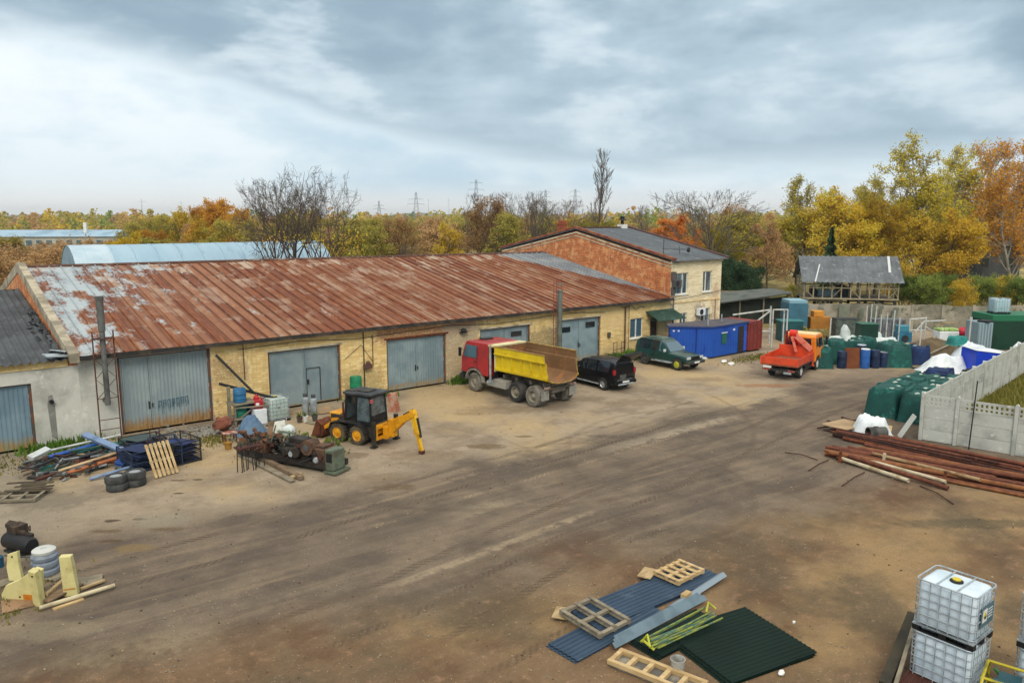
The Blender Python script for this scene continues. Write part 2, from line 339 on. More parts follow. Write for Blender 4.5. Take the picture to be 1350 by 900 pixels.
LINES = [((478, 786), (805, 665), .24, '#a08f76', .6), ((900, 548), (1050, 515), .5, '#9c8e76', .7),
         ((770, 600), (980, 545), .55, '#a59a84', .55), ((560, 690), (700, 650), .7, '#958870', .5),
         ((640, 640), (960, 530), 1.1, '#544c42', .55), ((800, 715), (930, 690), .35, '#3f372e', .6), ((350, 760), (620, 660), 1.2, '#5d5448', .5),
         ((1040, 760), (1075, 735), .35, '#b19a7c', .8), 
         ((0, 880), (330, 830), .8, '#8c8067', .35), ((700, 860), (830, 760), .5, '#5c5040', .5)]
SPOTS = [(640, 588, 1.1, .45, '#66563f', .8), (1010, 508, 2.2, .5, '#8a5a38', .6), (148, 686, .3, .16, '#463a2c', .9), (183, 684, .3, .12, '#463a2c', .8), (140, 700, .6, .18, '#5d4c38', .8),
         (145, 713, .5, .14, '#54452f', .8), (178, 722, .7, .4, '#7a6748', .8), (220, 697, .7, .18, '#5d4c38', .7), (215, 685, 1.2, .8, '#878370', .4), 
         (520, 642, 1.0, .4, '#5d4d38', .7), (500, 630, 1.2, .8, '#7a6a52', .5), (560, 600, 2.0, 1.0, '#75654e', .5), (660, 540, 2.4, 1.0, '#79684f', .5), (840, 530, 2.0, 1.0, '#74644e', .5), (930, 500, 1.6, .8, '#7c6a52', .5), (260, 632, .22, .1, '#40362a', .9), (235, 633, .35, .14, '#5c4a34', .8), (235, 650, .25, .1, '#40362a', .9),
         (465, 600, .9, .5, '#5a4a34', .5), (60, 660, 2.0, 1.0, '#6d6658', .6), (60, 830, 1.8, .6, '#8b7f68', .5), (560, 508, 1.3, .5, '#7a6342', .6),
         (1280, 690, 3.0, .5, '#4c4636', .6), (900, 830, 3.0, 1.0, '#6a4a32', .6), (860, 470, .8, .3, '#9a7450', .5), 
         (620, 545, 1.2, .4, '#7a6848', .5), (690, 575, .5, .2, '#53462f', .6), (720, 800, 1.6, .8, '#62503a', .45)]
g = MB()
rings = [0, 60, 140, 400, 1200, 3000, 5300]
g.add([(20 + r * math.cos(a), 10 + r * math.sin(a), 0) for r in rings[1:] for a in [2 * math.pi * k / 48 for k in range(48)]],
      [tuple(range(48))] + [(i*48+k, i*48+(k+1) % 48, (i+1)*48+(k+1) % 48, (i+1)*48+k) for i in range(5) for k in range(48)])
gr = g.build('ground', ground_mat()); gr['kind'] = 'structure'

# far low hills with woods on them
HILL = M('far_wooded_hill', '#565b50', 1, '#6e6a52', .012, .5, .1, var=.05, c3='#4a5850', sc3=.03)
def hill(px0, px1, dist, top_py, seed):
    mb = MB(); a, b = D(px0, dist), D(px1, dist); hh = 9.8 + (286 - top_py) / 1033 * dist; back = D((px0 + px1) / 2, dist + 700) - D((px0 + px1) / 2, dist)
    def fn(u, v):
        k = math.sin(math.pi * min(1, max(0, u))) ** .5; q = math.sin(math.pi * v)
        n = .8 + .35 * noise.noise(Vector((u * 4, v * 2, seed))) + .12 * noise.noise(Vector((u * 40, v * 9, seed)))
        p = a.lerp(b, u) + back * v; p.z = -1 + hh * k * q * n; return p
    mb.grid(fn, 90, 10); o = mb.build('hills', HILL, smooth=True); o['kind'] = 'structure'
hill(470, 660, 2600, 278, 1); hill(560, 1150, 4200, 281, 2); hill(-300, 330, 3800, 281.5, 3); hill(960, 1700, 3400, 281, 4)

# ================================================================ buildings
def brick_mat(name, c1, c2, c_m, patch=None, pth=.6, white=None, wth=.62, bs=(.44, .13), region=None, painted=.0):
    """painted or bare brickwork; rows of bricks, with worn patches that have a shape of their own"""
    m = bpy.data.materials.new(name); m.use_nodes = True; t = NT(m.node_tree); b = t.n['Principled BSDF']
    tc = t.node('ShaderNodeTexCoord'); o = tc.outputs['Object']; x, y, z = t.sep(o)
    v = t.vec(t.math('ADD', x, y), z, 0.0)
    br = t.node('ShaderNodeTexBrick'); t.l.new(v, br.inputs['Vector']); br.inputs['Scale'].default_value = 1; br.inputs['Brick Width'].default_value = bs[0]; br.inputs['Row Height'].default_value = bs[1]
    br.inputs['Mortar Size'].default_value = .012; br.inputs['Mortar Smooth'].default_value = .3; br.inputs['Color1'].default_value = col(c1); br.inputs['Color2'].default_value = col(c2); br.inputs['Mortar'].default_value = col(c_m)
    c = br.outputs[0]
    nb = t.noise(o, .55, 6, .6); nm = t.noise(o, 1.9, 6, .65); nf = t.noise(o, 9, 4, .6)
    drip = t.noise(t.scale(o, (2.2, 2.2, .25)), 1.0, 5, .6)
    if patch: c = t.mix(t.sstep(t.math('ADD', nm, t.math('MULTIPLY', t.math('SUBTRACT', nf, .5), .25)), pth - .05, pth + .07), c, col(patch))
    if white: c = t.mix(t.math('MULTIPLY', t.sstep(drip, wth - .07, wth + .09), .8), c, col(white))
    if region:
        for (xa, xb, za, zb, cc, amt) in region:
            e = t.math('MULTIPLY', t.math('SUBTRACT', nm, .5), 2.6); xx = t.math('ADD', x, e); z2 = t.math('ADD', z, t.math('MULTIPLY', e, .8))
            k = t.math('MULTIPLY', t.math('MULTIPLY', t.sstep(xx, xa - .2, xa + .2), t.math('SUBTRACT', 1.0, t.sstep(xx, xb - .2, xb + .2))), t.math('MULTIPLY', t.sstep(z2, za - .2, za + .2), t.math('SUBTRACT', 1.0, t.sstep(z2, zb - .2, zb + .2))))
            k = t.math('MULTIPLY', t.math('MULTIPLY', k, amt), t.sstep(nf, .30, .55))
            c = t.mix(k, c, col(cc))
    d2 = t.noise(t.scale(o, (1.1, 1.1, .16), loc=(5, 2, 8)), 1.0, 6, .65); c = t.mix(t.math('MULTIPLY', t.sstep(d2, .55, .72), .5), c, t.mix(.5, col(c2), col('#6f6048')))
    k = t.math('ADD', .62, t.math('MULTIPLY', t.math('ADD', nb, t.math('ADD', nf, nm)), .26)); c = t.mix(1.0, c, t.vec(k, k, k), 'MULTIPLY')
    t.put(b.inputs['Base Color'], c); b.inputs['Roughness'].default_value = .9; b.inputs['Specular IOR Level'].default_value = .2
    bn = t.node('ShaderNodeBump'); bn.inputs['Strength'].default_value = .3; bn.inputs['Distance'].default_value = .02
    t.l.new(t.math('ADD', br.outputs['Fac'], t.math('MULTIPLY', nf, -1.2)), bn.inputs['Height']); bn.invert = True; t.l.new(bn.outputs[0], b.inputs['Normal'])
    return m
YBRICK = brick_mat('yellow_painted_brick', '#f0d698', '#d4b270', '#c9b488', '#a98d70', .62, '#e8dcb6', .65,
    region=[(13.2, 19.9, 2.9, 3.72, '#a3745c', .9), (17.5, 20.2, .0, 3.5, '#a59a88', .85), (4.2, 6.0, 1.6, 3.0, '#9c7f62', .6), (11.0, 13.6, .0, 1.5, '#a08c64', .6), (28.9, 38.5, 0, .9, '#b8a47e', .5), (24.3, 27.0, 1.3, 2.6, '#77705c', .75), (30.8, 33.6, 2.0, 3.6, '#d9be8a', .7), (0, 40, -1, .22, '#7b7160', .7), (36.5, 38.2, 0, 4.0, '#c7b184', .7)])
YBRICK2 = brick_mat('cream_painted_brick', '#f2e6c2', '#ddcca2', '#d9cdb0', '#b39a80', .66, '#f0e8c8', .68, region=[(41.0, 41.9, 1.6, 3.2, '#8b7d78', .8), (37.9, 38.4, .8, 3.9, '#84706c', .7), (43.1, 43.9, 0, 4.6, '#b98f72', .6)])
OBRICK = brick_mat('orange_brick', '#cb7844', '#a85c36', '#bf9c7c', '#d39c6a', .54, '#dcc8ac', .67)
RBRICK = brick_mat('red_chimney_brick', '#9a4a2c', '#8a3f24', '#9b7d68')
RENDER = M('grey_render', '#c8c8be', .95, '#9fa097', .7, .56, .14, bump=.3, bsc=12, c3='#d6d6cc', sc3=1.6)
def metal_sheet(name, c, c2, rust='#8a5a2c', h=.55, w=.045):
    """painted corrugated gate sheet; rust creeping up from the lower edge"""
    m = bpy.data.materials.new(name); m.use_nodes = True; t = NT(m.node_tree); b = t.n['Principled BSDF']
    tc = t.node('ShaderNodeTexCoord'); o = tc.outputs['Object']; x, y, z = t.sep(o); oi = t.node('ShaderNodeObjectInfo')
    ov = t.vmath('ADD', o, t.vec(t.math('MULTIPLY', oi.outputs['Random'], 31.0), 0.0, 0.0))
    nb = t.noise(ov, .8, 5, .6); st = t.noise(t.scale(ov, (5, 5, .35)), 1.0, 5, .6); nf = t.noise(ov, 5, 5, .6)
    c1 = t.mix(t.sstep(nb, .38, .62), col(c), col(c2)); c1 = t.mix(t.math('MULTIPLY', t.sstep(st, .52, .72), .4), c1, col('#93a5aa'))
    e = t.math('ADD', z, t.math('MULTIPLY', t.math('SUBTRACT', st, .5), h * 1.3))
    c1 = t.mix(t.math('MULTIPLY', t.math('SUBTRACT', 1.0, t.sstep(e, h * .25, h)), .85), c1, t.mix(t.sstep(nf, .35, .6), col(rust), col('#a5803e')))
    t.put(b.inputs['Base Color'], c1); b.inputs['Roughness'].default_value = .5; b.inputs['Metallic'].default_value = .15; b.inputs['Specular IOR Level'].default_value = .4
    return m
GATE1 = metal_sheet('blue_grey_gate_paint', '#9aa8aa', '#8b9a9e', '#94601f', .75)
GATE2 = metal_sheet('blue_gate_paint', '#8b9b9f', '#788a91', '#8a7a4a', .18)
GATE3 = metal_sheet('blue_grey_corrugated', '#8da1a8', '#788d95', '#8c9a98', .5)
GATE0 = metal_sheet('worn_blue_gate', '#7a92a0', '#698291', '#8a8a5c', .7)
FASCIA = M('dark_fascia', '#2b2a28', .8, '#4b4238', 2, .55)
GFRAME = M('gate_frame_steel', '#4f4a45', .7, '#74452f', 3, .5)
TRIMW = M('whitewashed_band', '#c9bfa4', .9, '#8e8674', 1.5, .55)

def wall_front(mb, x0, x1, z0, z1, holes, y=0.0, depth=.3):
    """front skin with real openings and their reveals; holes = (xa, xb, za, zb)"""
    xs = sorted({x0, x1, *[h[0] for h in holes], *[h[1] for h in holes]}); zs = sorted({z0, z1, *[h[2] for h in holes], *[h[3] for h in holes]})
    for i in range(len(xs) - 1):
        for j in range(len(zs) - 1):
            cx, cz = (xs[i] + xs[i+1]) / 2, (zs[j] + zs[j+1]) / 2
            if any(h[0] < cx < h[1] and h[2] < cz < h[3] for h in holes): continue
            mb.add([(xs[i], y, zs[j]), (xs[i+1], y, zs[j]), (xs[i+1], y, zs[j+1]), (xs[i], y, zs[j+1])], [(0, 1, 2, 3)])
    for a, b, c, d in holes:
        mb.add([(a, y, c), (a, y + depth, c), (a, y + depth, d), (a, y, d)], [(0, 1, 2, 3)]); mb.add([(b, y, c), (b, y, d), (b, y + depth, d), (b, y + depth, c)], [(0, 1, 2, 3)])
        mb.add([(a, y, d), (b, y, d), (b, y + depth, d), (a, y + depth, d)], [(0, 1, 2, 3)]); mb.add([(a, y, c), (a, y + depth, c), (b, y + depth, c), (b, y, c)], [(0, 1, 2, 3)])
def sheet(mb, x0, x1, z0, z1, y, pitch=.16, amp=.018, th=.01):
    """trapezoid-profiled metal sheet standing in the XZ plane"""
    n = max(1, int(round((x1 - x0) / pitch))); p = (x1 - x0) / n; pts = []
    for i in range(n): xa = x0 + i * p; pts += [(xa, y), (xa + p * .35, y), (xa + p * .5, y - amp), (xa + p * .85, y - amp)]
    pts.append((x1, y)); k = len(pts)
    mb.add([(a, b, z0) for a, b in pts] + [(a, b, z1) for a, b in pts], [(i, i+1, k+i+1, k+i) for i in range(k - 1)])
def gate(parent, x0, x1, z1, mat, split=.5, y=.19, z0=.05, windows=(), flat=False, wicket=None):
    f = MB(); f.box(x0 - .06, x0 + .05, y - .09, y + .12, 0, z1 + .06); f.box(x1 - .05, x1 + .06, y - .09, y + .12, 0, z1 + .06); f.box(x0 + .05, x1 - .05, y - .09, y + .12, z1, z1 + .06)
    fr = f.build('garage_gate', GFRAME, parent); xm = x0 + (x1 - x0) * split
    for a, b in ((x0 + .06, xm - .012), (xm + .012, x1 - .06)):
        mb = MB(); sheet(mb, a, b, z0, z1 - .02, y, .45 if flat else .17, .008 if flat else .02)
        mb.box(a, a + .05, y - .045, y - .022, z0, z1 - .02); mb.box(b - .05, b, y - .045, y - .022, z0, z1 - .02)
        mb.box(a + .05, b - .05, y - .042, y - .022, z1 - .08, z1 - .02); mb.box(a + .05, b - .05, y - .042, y - .022, z0, z0 + .06)
        for hz in (.5, z1 * .5, z1 - .5): hx = a if a < x0 + .2 else b; mb.cyl((hx, y - .06, hz - .09), (hx, y - .06, hz + .09), .03, n=6)
        mb.build('gate_leaf', mat, fr)
    for wx0, wx1, wz0, wz1 in windows:
        MB().box(wx0, wx1, y - .055, y - .03, wz0, wz1).build('gate_window', GLASS, fr)
    if wicket:
        a, b, c, d = wicket; mb = MB(); mb.box(a, a + .03, y - .06, y - .03, c, d); mb.box(b - .03, b, y - .06, y - .03, c, d); mb.box(a + .03, b - .03, y - .06, y - .03, d - .03, d)
        mb.box(a + .06, a + .14, y - .09, y - .03, c + .95, c + 1.2)
        mb.build('wicket_door', DARK, fr)
    else:
        MB().box(xm - .10, xm - .04, y - .09, y - .045, 1.0, 1.35).box(xm + .05, xm + .1, y - .085, y - .045, 1.05, 1.25).build('gate_handle', DARK, fr)
    return fr
def window(parent, x0, x1, z0, z1, y=.08, mull=(.5,), sill=True, mat=None, name='window'):
    f = MB(); t = .07
    f.box(x0, x0 + t, y, y + .07, z0, z1); f.box(x1 - t, x1, y, y + .07, z0, z1); f.box(x0 + t, x1 - t, y, y + .07, z0, z0 + t); f.box(x0 + t, x1 - t, y, y + .07, z1 - t, z1)
    for q in mull: xm = x0 + (x1 - x0) * q; f.box(xm - .05, xm + .05, y - .01, y + .06, z0 + t, z1 - t)
    o = f.build(name, WHITE, parent)
    MB().box(x0 + t * .5, x1 - t * .5, y + .03, y + .045, z0 + t * .5, z1 - t * .5).build('pane', mat or GLASSB, o)
    if sill: MB().box(x0 - .08, x1 + .08, y - .2, y + .04, z0 - .07, z0 - .004).build('sill', WHITE, o)
    return o

# ---- rusty roof of the garage: standing seams, sheet by sheet
def roof_mat():
    m = bpy.data.materials.new('rusty_tin_roof'); m.use_nodes = True; t = NT(m.node_tree); b = t.n['Principled BSDF']
    tc = t.node('ShaderNodeTexCoord'); o = tc.outputs['Object']; x, y, z = t.sep(o)
    sh = t.math('ADD', x, 0.0)
    row = None; cn = t.math('FLOOR', t.math('DIVIDE', sh, .62))
    wr = t.node('ShaderNodeTexWhiteNoise', noise_dimensions='1D'); t.l.new(t.math('ADD', cn, 71.0), wr.inputs['W']); row = t.math('FLOOR', t.math('DIVIDE', t.math('ADD', y, t.math('MULTIPLY', wr.outputs['Value'], 1.9)), 1.9))
    wn = t.node('ShaderNodeTexWhiteNoise', noise_dimensions='2D'); t.l.new(t.vec(cn, row, 0.0), wn.inputs['Vector']); pn = wn.outputs['Value']
    wc = t.node('ShaderNodeTexWhiteNoise', noise_dimensions='1D'); t.l.new(cn, wc.inputs['W']); cnn = wc.outputs['Value']
    nb = t.noise(o, .22, 5, .6); nm = t.noise(t.scale(o, (1.0, .45, 1)), 1.1, 6, .65); nf = t.noise(t.scale(o, (7, 1.2, 1)), 1.0, 5, .6); ns = t.noise(o, 6, 5, .65)
    rust = t.mix(t.sstep(nf, .35, .65), col('#86502f'), col('#6d3c26')); rust = t.mix(t.math('MULTIPLY', t.sstep(pn, .45, .9), .2), rust, col('#94683f')); rust = t.mix(t.math('MULTIPLY', t.sstep(cnn, .45, .85), .38), rust, col('#5c3224')); rust = t.mix(t.math('MULTIPLY', t.sstep(t.math('FRACT', t.math('MULTIPLY', cnn, 7.3)), .5, .8), .32), rust, col('#a67d60')); fr = t.math('FRACT', t.math('DIVIDE', x, .62)); rust = t.mix(t.math('MULTIPLY', t.sstep(t.math('ABSOLUTE', t.math('SUBTRACT', fr, .5)), .28, .46), .5), rust, col('#4f2c22'))  # last mix: dark bands along each seam paint in the shading of the ribs
    faded = t.mix(t.sstep(nm, .35, .6), col('#a68a72'), col('#b3a18f')); rust = t.mix(t.math('MULTIPLY', t.sstep(t.math('ADD', nm, t.math('MULTIPLY', t.math('SUBTRACT', pn, .5), .16)), .50, .66), t.math('ADD', .35, t.math('MULTIPLY', t.sstep(y, 7.0, 13.0), .5))), rust, faded)
    grey = t.mix(t.sstep(nm, .4, .6), col('#8b999f'), col('#a3aeb2'))
    # more bare zinc towards the left end, rust wins to the right
    lim = t.math('ADD', t.math('MULTIPLY', t.sstep(t.math('SUBTRACT', x, t.math('MULTIPLY', y, .30)), -3.0, 5.0), -.30), t.math('ADD', .52, t.math('MULTIPLY', t.sstep(x, 4.0, 20.0), -.14)))
    k = t.sstep(t.math('SUBTRACT', t.math('ADD', lim, t.math('MULTIPLY', t.math('SUBTRACT', nm, .5), 1.15)), t.math('ADD', t.math('MULTIPLY', pn, .22), t.math('MULTIPLY', ns, .74))), -.05, .09)
    c = t.mix(k, rust, grey)
    # newer plain grey sheets in a wedge next to the brick gable
    wd = t.math('SUBTRACT', t.math('ADD', x, t.math('MULTIPLY', t.math('SUBTRACT', nm, .5), 1.2)), t.math('SUBTRACT', 38.2, t.math('MULTIPLY', y, .42)))
    c = t.mix(t.math('MULTIPLY', t.sstep(wd, -.3, .5), .9), c, t.mix(t.sstep(nm, .4, .6), col('#7b858c'), col('#8f979b')))
    k = t.math('ADD', .85, t.math('MULTIPLY', ns, .3)); c = t.mix(1.0, c, t.vec(k, k, k), 'MULTIPLY')
    t.put(b.inputs['Base Color'], c); b.inputs['Roughness'].default_value = .75; b.inputs['Metallic'].default_value = .1; b.inputs['Specular IOR Level'].default_value = .35
    bn = t.node('ShaderNodeBump'); bn.inputs['Strength'].default_value = .3; bn.inputs['Distance'].default_value = .02; t.l.new(t.math('ADD', ns, nf), bn.inputs['Height']); t.l.new(bn.outputs[0], b.inputs['Normal'])
    return m
ROOFM = roof_mat()
ASB = M('grey_asbestos_sheet', '#505458', .95, '#3c4042', .8, .5, .2, bump=.2, c3='#6c7073', sc3=2.5, th3=.66)
ASBL = M('pale_asbestos_sheet', '#6d7378', .95, '#585d60', .8, .5, .2, c3='#868b8f', sc3=2.5)

RIDGE_V = 14.2
def ridge_z(s): return 6.95 - .27 * (s + 1.7) / 39.7
def roof_pt(s, v): # front slope of the garage
    e = 3.86 + .035 * noise.noise(Vector((s * .45, v * .3, 3.3))); k = (v + .45) / (RIDGE_V + .45); return e + (ridge_z(s) - e) * k
def build_garage():
    T = thing('garage_building', 'long low yellow brick garage with rusty tin roof and grey blue gates', 'garage')
    gates = dict(g1=(.12, 4.1, 3.5), g2=(7.05, 10.93, 2.98), g3=(13.86, 17.75, 2.92), g4=(20.36, 24.26, 2.92), g5=(26.9, 30.65, 2.95))
    mb = MB(); wall_front(mb, -1.5, 4.16, 0, 3.66, [(gates['g1'][0] - .06, gates['g1'][1] + .06, 0, 3.56)]); mb.box(-1.5, 4.16, .3, .5, 3.4, 3.66)
    mb.build('rendered_wall', RENDER, T, weld=True, normals=False)
    hs = [(a - .06, b + .06, 0, c + .06) for a, b, c in (gates['g2'], gates['g3'], gates['g4'], gates['g5'])] + [(33.7, 35.08, 1.12, 2.56), (35.85, 36.75, .25, 2.42)]
    mb = MB(); wall_front(mb, 4.163, 38.0, 0, 3.80, hs)
    mb.build('brick_wall', YBRICK, T, weld=True, normals=False)
    MB().box(-1.5, 37.9, 28.2, 28.4, 0, 3.9).build('back_wall', YBRICK, T)
    gate(T, *gates['g1'][:2], gates['g1'][2], GATE1, .315)
    # dark drips of lettering sprayed on the right leaf, too worn to read
    gl = MB(); rn = random.Random(4); y = .163
    gx = [1.78 + .2 * i for i in range(7)]
    for i, x in enumerate(gx):
        z0 = 1.16 + .01 * i
        for xx, a, bb in ((x - .05, z0 - .16 - rn.random() * .12, z0 + .14), (x + .06, z0 - .12 - rn.random() * .2, z0 + .14)):
            gl.box(xx - .02, xx + .02, y - .004, y, a, bb)
        gl.box(x - .028, x + .038, y - .004, y, z0 + .09, z0 + .14)
        if i % 2: gl.box(x - .028, x + .038, y - .004, y, z0 - .03, z0 + .01)
        for q in range(3):
            xx = x + rn.uniform(-.09, .09); gl.box(xx - .007, xx + .007, y - .0055, y - .001, z0 - .2 - rn.random() * .35, z0 - .05)
    gl.build('sprayed_lettering', M('runny_dark_paint', '#4a6674', .6), T)
    gate(T, *gates['g2'][:2], gates['g2'][2], GATE2, .5, flat=True, wicket=(9.05, 9.85, .15, 1.95))
    gate(T, *gates['g3'][:2], gates['g3'][2], GATE3, .5)
    gate(T, *gates['g4'][:2], gates['g4'][2], GATE2, .5, flat=True, windows=((21.05, 21.75, 2.05, 2.35), (22.85, 23.7, 2.3, 2.62)))
    gate(T, *gates['g5'][:2], gates['g5'][2], GATE3, .5, flat=True, windows=((27.2, 27.95, 2.15, 2.5), (29.4, 30.25, 2.3, 2.68)))
    # lintels above the gates and a whitewashed band round the last one
    for k in ('g2', 'g3', 'g4', 'g5'):
        a, b, c = gates[k]; MB().box(a - .2, b + .2, -.03, .0, c + .07, c + .17).build('lintel', TRIMW if k != 'g3' else RUST, T)
    window(T, 33.7, 35.08, 1.12, 2.56, .1)
    d = MB().box(35.9, 36.7, .14, .2, .25, 2.38).build('entrance_door', M('brown_door', '#4b382b', .7, '#5f4a38', 2), T)
    MB().box(36.55, 36.6, .08, .14, 1.2, 1.35).build('handle', STEEL, d)
    MB().box(35.7, 36.9, -1.0, -.01, 0, .14).box(35.7, 36.9, -.6, -.01, .14, .27).build('door_step', CONC, T)
    cn = MB(); gm = M('dark_green_metal', '#29443a', .7, '#46645a', 1.5)
    cn.add([(35.3, -.02, 3.0), (38.3, -.02, 3.0), (38.3, -1.35, 2.42), (35.3, -1.35, 2.42), (35.3, -.02, 2.95), (38.3, -.02, 2.95), (38.3, -1.35, 2.37), (35.3, -1.35, 2.37)], [(0,1,2,3),(7,6,5,4),(0,4,5,1),(1,5,6,2),(2,6,7,3),(3,7,4,0)])
    ca = cn.build('door_canopy', gm, T)
    k = MB()
    for i in range(13): xx = 35.35 + i * .241; k.bar((xx, -.02, 3.01), (xx, -1.35, 2.43), .03, .03)
    for xx in (35.4, 38.2): k.bar((xx, -.02, 2.35), (xx, -1.2, 2.42), .04, .04)
    k.build('canopy_rib', gm, ca)
    # roof: front slope with standing seams
    mb = MB(); n = 66; s0, s1 = -1.5, 37.98; p = (s1 - s0) / n
    def q(s, v, h=0): return (s, v, roof_pt(s, v) + h)
    vs = [-.45 + i * (RIDGE_V + .45) / 10 for i in range(11)]
    for i in range(n):
        a, b = s0 + i * p, s0 + (i + 1) * p
        for j in range(10):
            d = .012 * noise.noise(Vector((i * 1.7, j * 2.3, 0))); lap = .0 if j % 2 else .004
            mb.add([q(a, vs[j], lap), q(b, vs[j], lap), q(b, vs[j+1], d), q(a, vs[j+1], d)], [(0, 1, 2, 3)])
        mb.add([q(a - .03, vs[0], -.002), q(a + .03, vs[0], -.002), q(a + .03, vs[-1], -.002), q(a - .03, vs[-1], -.002), q(a - .016, vs[0], .08), q(a + .016, vs[0], .08), q(a + .016, vs[-1], .08), q(a - .016, vs[-1], .08)],
               [(4, 5, 6, 7), (0, 1, 5, 4), (3, 0, 4, 7), (1, 2, 6, 5)])
    zb = 3.9
    for i in range(n):
        a, b = s0 + i * p, s0 + (i + 1) * p
        mb.add([(a, RIDGE_V, ridge_z(a)), (b, RIDGE_V, ridge_z(b)), (b, 28.8, zb), (a, 28.8, zb)], [(0, 1, 2, 3)])
    rf = mb.build('roof', ROOFM, T, normals=False)
    rc = MB(); rc.tube([(s, RIDGE_V, ridge_z(s) + .03) for s in (s0, 10, 20, 30, s1)], .11, 6); rc.build('ridge_cap', M('rusty_ridge', '#5a4036', .85, '#8a7a70', 1, .6), rf)
    fb = MB(); fb.box(-1.5, 37.9, -.43, -.02, 3.70, 3.79); fb.box(-1.5, 37.9, -.47, -.43, 3.66, 3.85); fb.build('eave_board', FASCIA, T)
    gb = MB(); gb.add([(38.02, -.3, 3.7), (38.02, 28.4, 3.7), (38.02, RIDGE_V, 6.6)], [(0, 1, 2)])
    # left end: gable wall and concrete parapet that steps over the roof
    def pz(v): return roof_pt(-1.6, min(v, RIDGE_V)) - max(0, v - RIDGE_V) * .21
    mb = MB(); P = [(-.5, pz(-.5) - .25), (-.5, pz(-.5) + .16), (RIDGE_V, pz(RIDGE_V) + .3), (28.4, pz(28.4) + .3), (28.4, pz(28.4) - .2), (RIDGE_V, pz(RIDGE_V) - .25)]
    mb.prism(P, 'x', -1.86, -1.48); mb.build('parapet', M('mossy_cement_coping', '#b5ab95', .95, '#7d7766', 1.2, .5, .15, bump=.3), T)
    mb = MB(); mb.prism([(0.02, 0), (28.4, 0), (28.4, pz(28.4) - .25), (RIDGE_V, pz(RIDGE_V) - .27), (0.02, pz(0) - .27)], 'x', -1.84, -1.52); mb.build('gable_wall', OBRICK, T)
    # stove pipes with ladders
    pm = M('sooty_tin_pipe', '#6f7370', .6, '#4d4a46', 2, .5, .2, metal=.3); pg = M('grey_green_pipe', '#77807a', .6, '#5c6159', 2, .5, .2, metal=.2); lm = M('rusty_angle_iron', '#5a3a30', .8, '#3a2c28', 3)
    f = MB(); f.cyl((-.55, -.62, 1.6), (-.55, -.62, 4.9), .115, n=12); f.cyl((-.55, -.62, 4.9), (-.55, -.62, 6.35), .15, n=12); f.cyl((-.55, -.62, 6.28), (-.55, -.62, 6.42), .18, n=12); f.tube([(-.55, -.62, 1.75), (-.55, -.1, 1.75)], .13, 10)
    fo = f.build('stove_pipe', pm, T, smooth=40)
    l = MB()
    for x in (-.95, -.12): l.cyl((x, -.62, 0), (x, -.62, 4.9), .032, n=5)
    for z in (1.9, 2.8, 3.7): l.bar((-.95, -.62, z), (-.12, -.62, z + .9), .022, .022); l.bar((-.12, -.62, z), (-.95, -.62, z + .9), .022, .022)
    for z in (.5, .95, 1.9, 4.6): l.bar((-.95, -.62, z), (-.12, -.62, z), .03, .03)
    l.box(-.98, -.08, -.8, -.45, 4.55, 4.58); l.build('pipe_stand', lm, fo)
    f = MB(); f.cyl((26.35, -.55, .3), (26.35, -.55, 5.0), .17, n=12); f.cyl((26.35, -.55, 5.0), (26.35, -.55, 5.1), .2, n=12); f.cyl((26.35, -.55, 5.45), (26.35, -.55, 5.52), .2, n=12); fo = f.build('stove_pipe', pg, T, smooth=40)
    l = MB()
    for x in (25.82, 26.05): l.cyl((x, -.55, 0), (x, -.55, 5.7), .022, n=5)
    for z in [.4 + .4 * i for i in range(13)]: l.bar((25.82, -.55, z), (26.05, -.55, z), .02, .02)
    for x in (26.2, 26.5): l.cyl((x, -.55, 5.1), (x, -.55, 5.8), .015, n=5)
    for z in (5.3, 5.8): l.bar((26.05, -.55, z), (26.5, -.55, z), .02, .02)
    l.build('ladder', M('red_brown_ladder', '#7a3a30', .8), fo)
    # soot stain patch, wall pipe, downpipe, lamp, cables
    f = MB(); f.cyl((-2.55 + .6, 0, 0), (-2.55 + .6, 0, 0), .01); 
    d = MB(); d.cyl((33.05, -.12, .1), (33.05, -.12, 3.5), .06, n=8); d.bar((32.6, -.12, 3.5), (33.5, -.12, 3.5), .05, .05); d.build('downpipe', M('brown_pipe', '#5c4a38', .8, '#7b6448', 2), T)
    d = MB(); d.tube([(33.45, -.1, .1), (33.45, -.1, 3.65), (33.7, -.15, 3.5), (34.2, -.1, 3.2), (34.7, -.1, 3.45), (35.1, -.1, 3.3)], .02, 4); d.build('cable', BLACK, T)
    d = MB(); d.tube([(5.5 + i * 3.2, -.03, 3.35 + .12 * math.sin(i * 2.1)) for i in range(9)], .015, 4); d.tube([(11.2, -.04, 2.2), (12.2, -.04, 2.9), (12.9, -.04, 1.9)], .014, 4)
    d.tube([(12.35, -.05, 0.2), (12.35, -.05, 3.6)], .03, 5); d.tube([(12.9, -.05, 1.6), (12.9, -.05, 3.4)], .022, 5); d.tube([(5.75, -.04, 1.8), (5.75, -.04, 3.6)], .02, 4); d.build('cable', DARK, T)
    d = MB(); d.box(12.3, 12.75, -.25, -.02, 1.55, 1.8); d.ball((12.55, -.15, 1.85), .14, 8, 6); d.build('meter_box', M('rusty_box', '#5a4038', .8), T)
    d = MB(); d.box(18.75, 19.2, -.3, -.02, 2.95, 3.0); d.ball((18.95, -.2, 3.1), (.2, .16, .14), 8, 6); d.bar((18.6, -.2, 3.2), (19.3, -.3, 3.05), .04, .04); d.build('wall_lamp', DARK, T)
    d = MB(); d.box(31.35, 31.6, -.12, -.01, 1.45, 1.8); d.build('switch_box', STEEL, T)
    d = MB()
    for x in (31.5, 31.85, 32.3, 32.65): d.cyl((x, -.5, 0), (x, -.5, 1.15), .02, n=5)
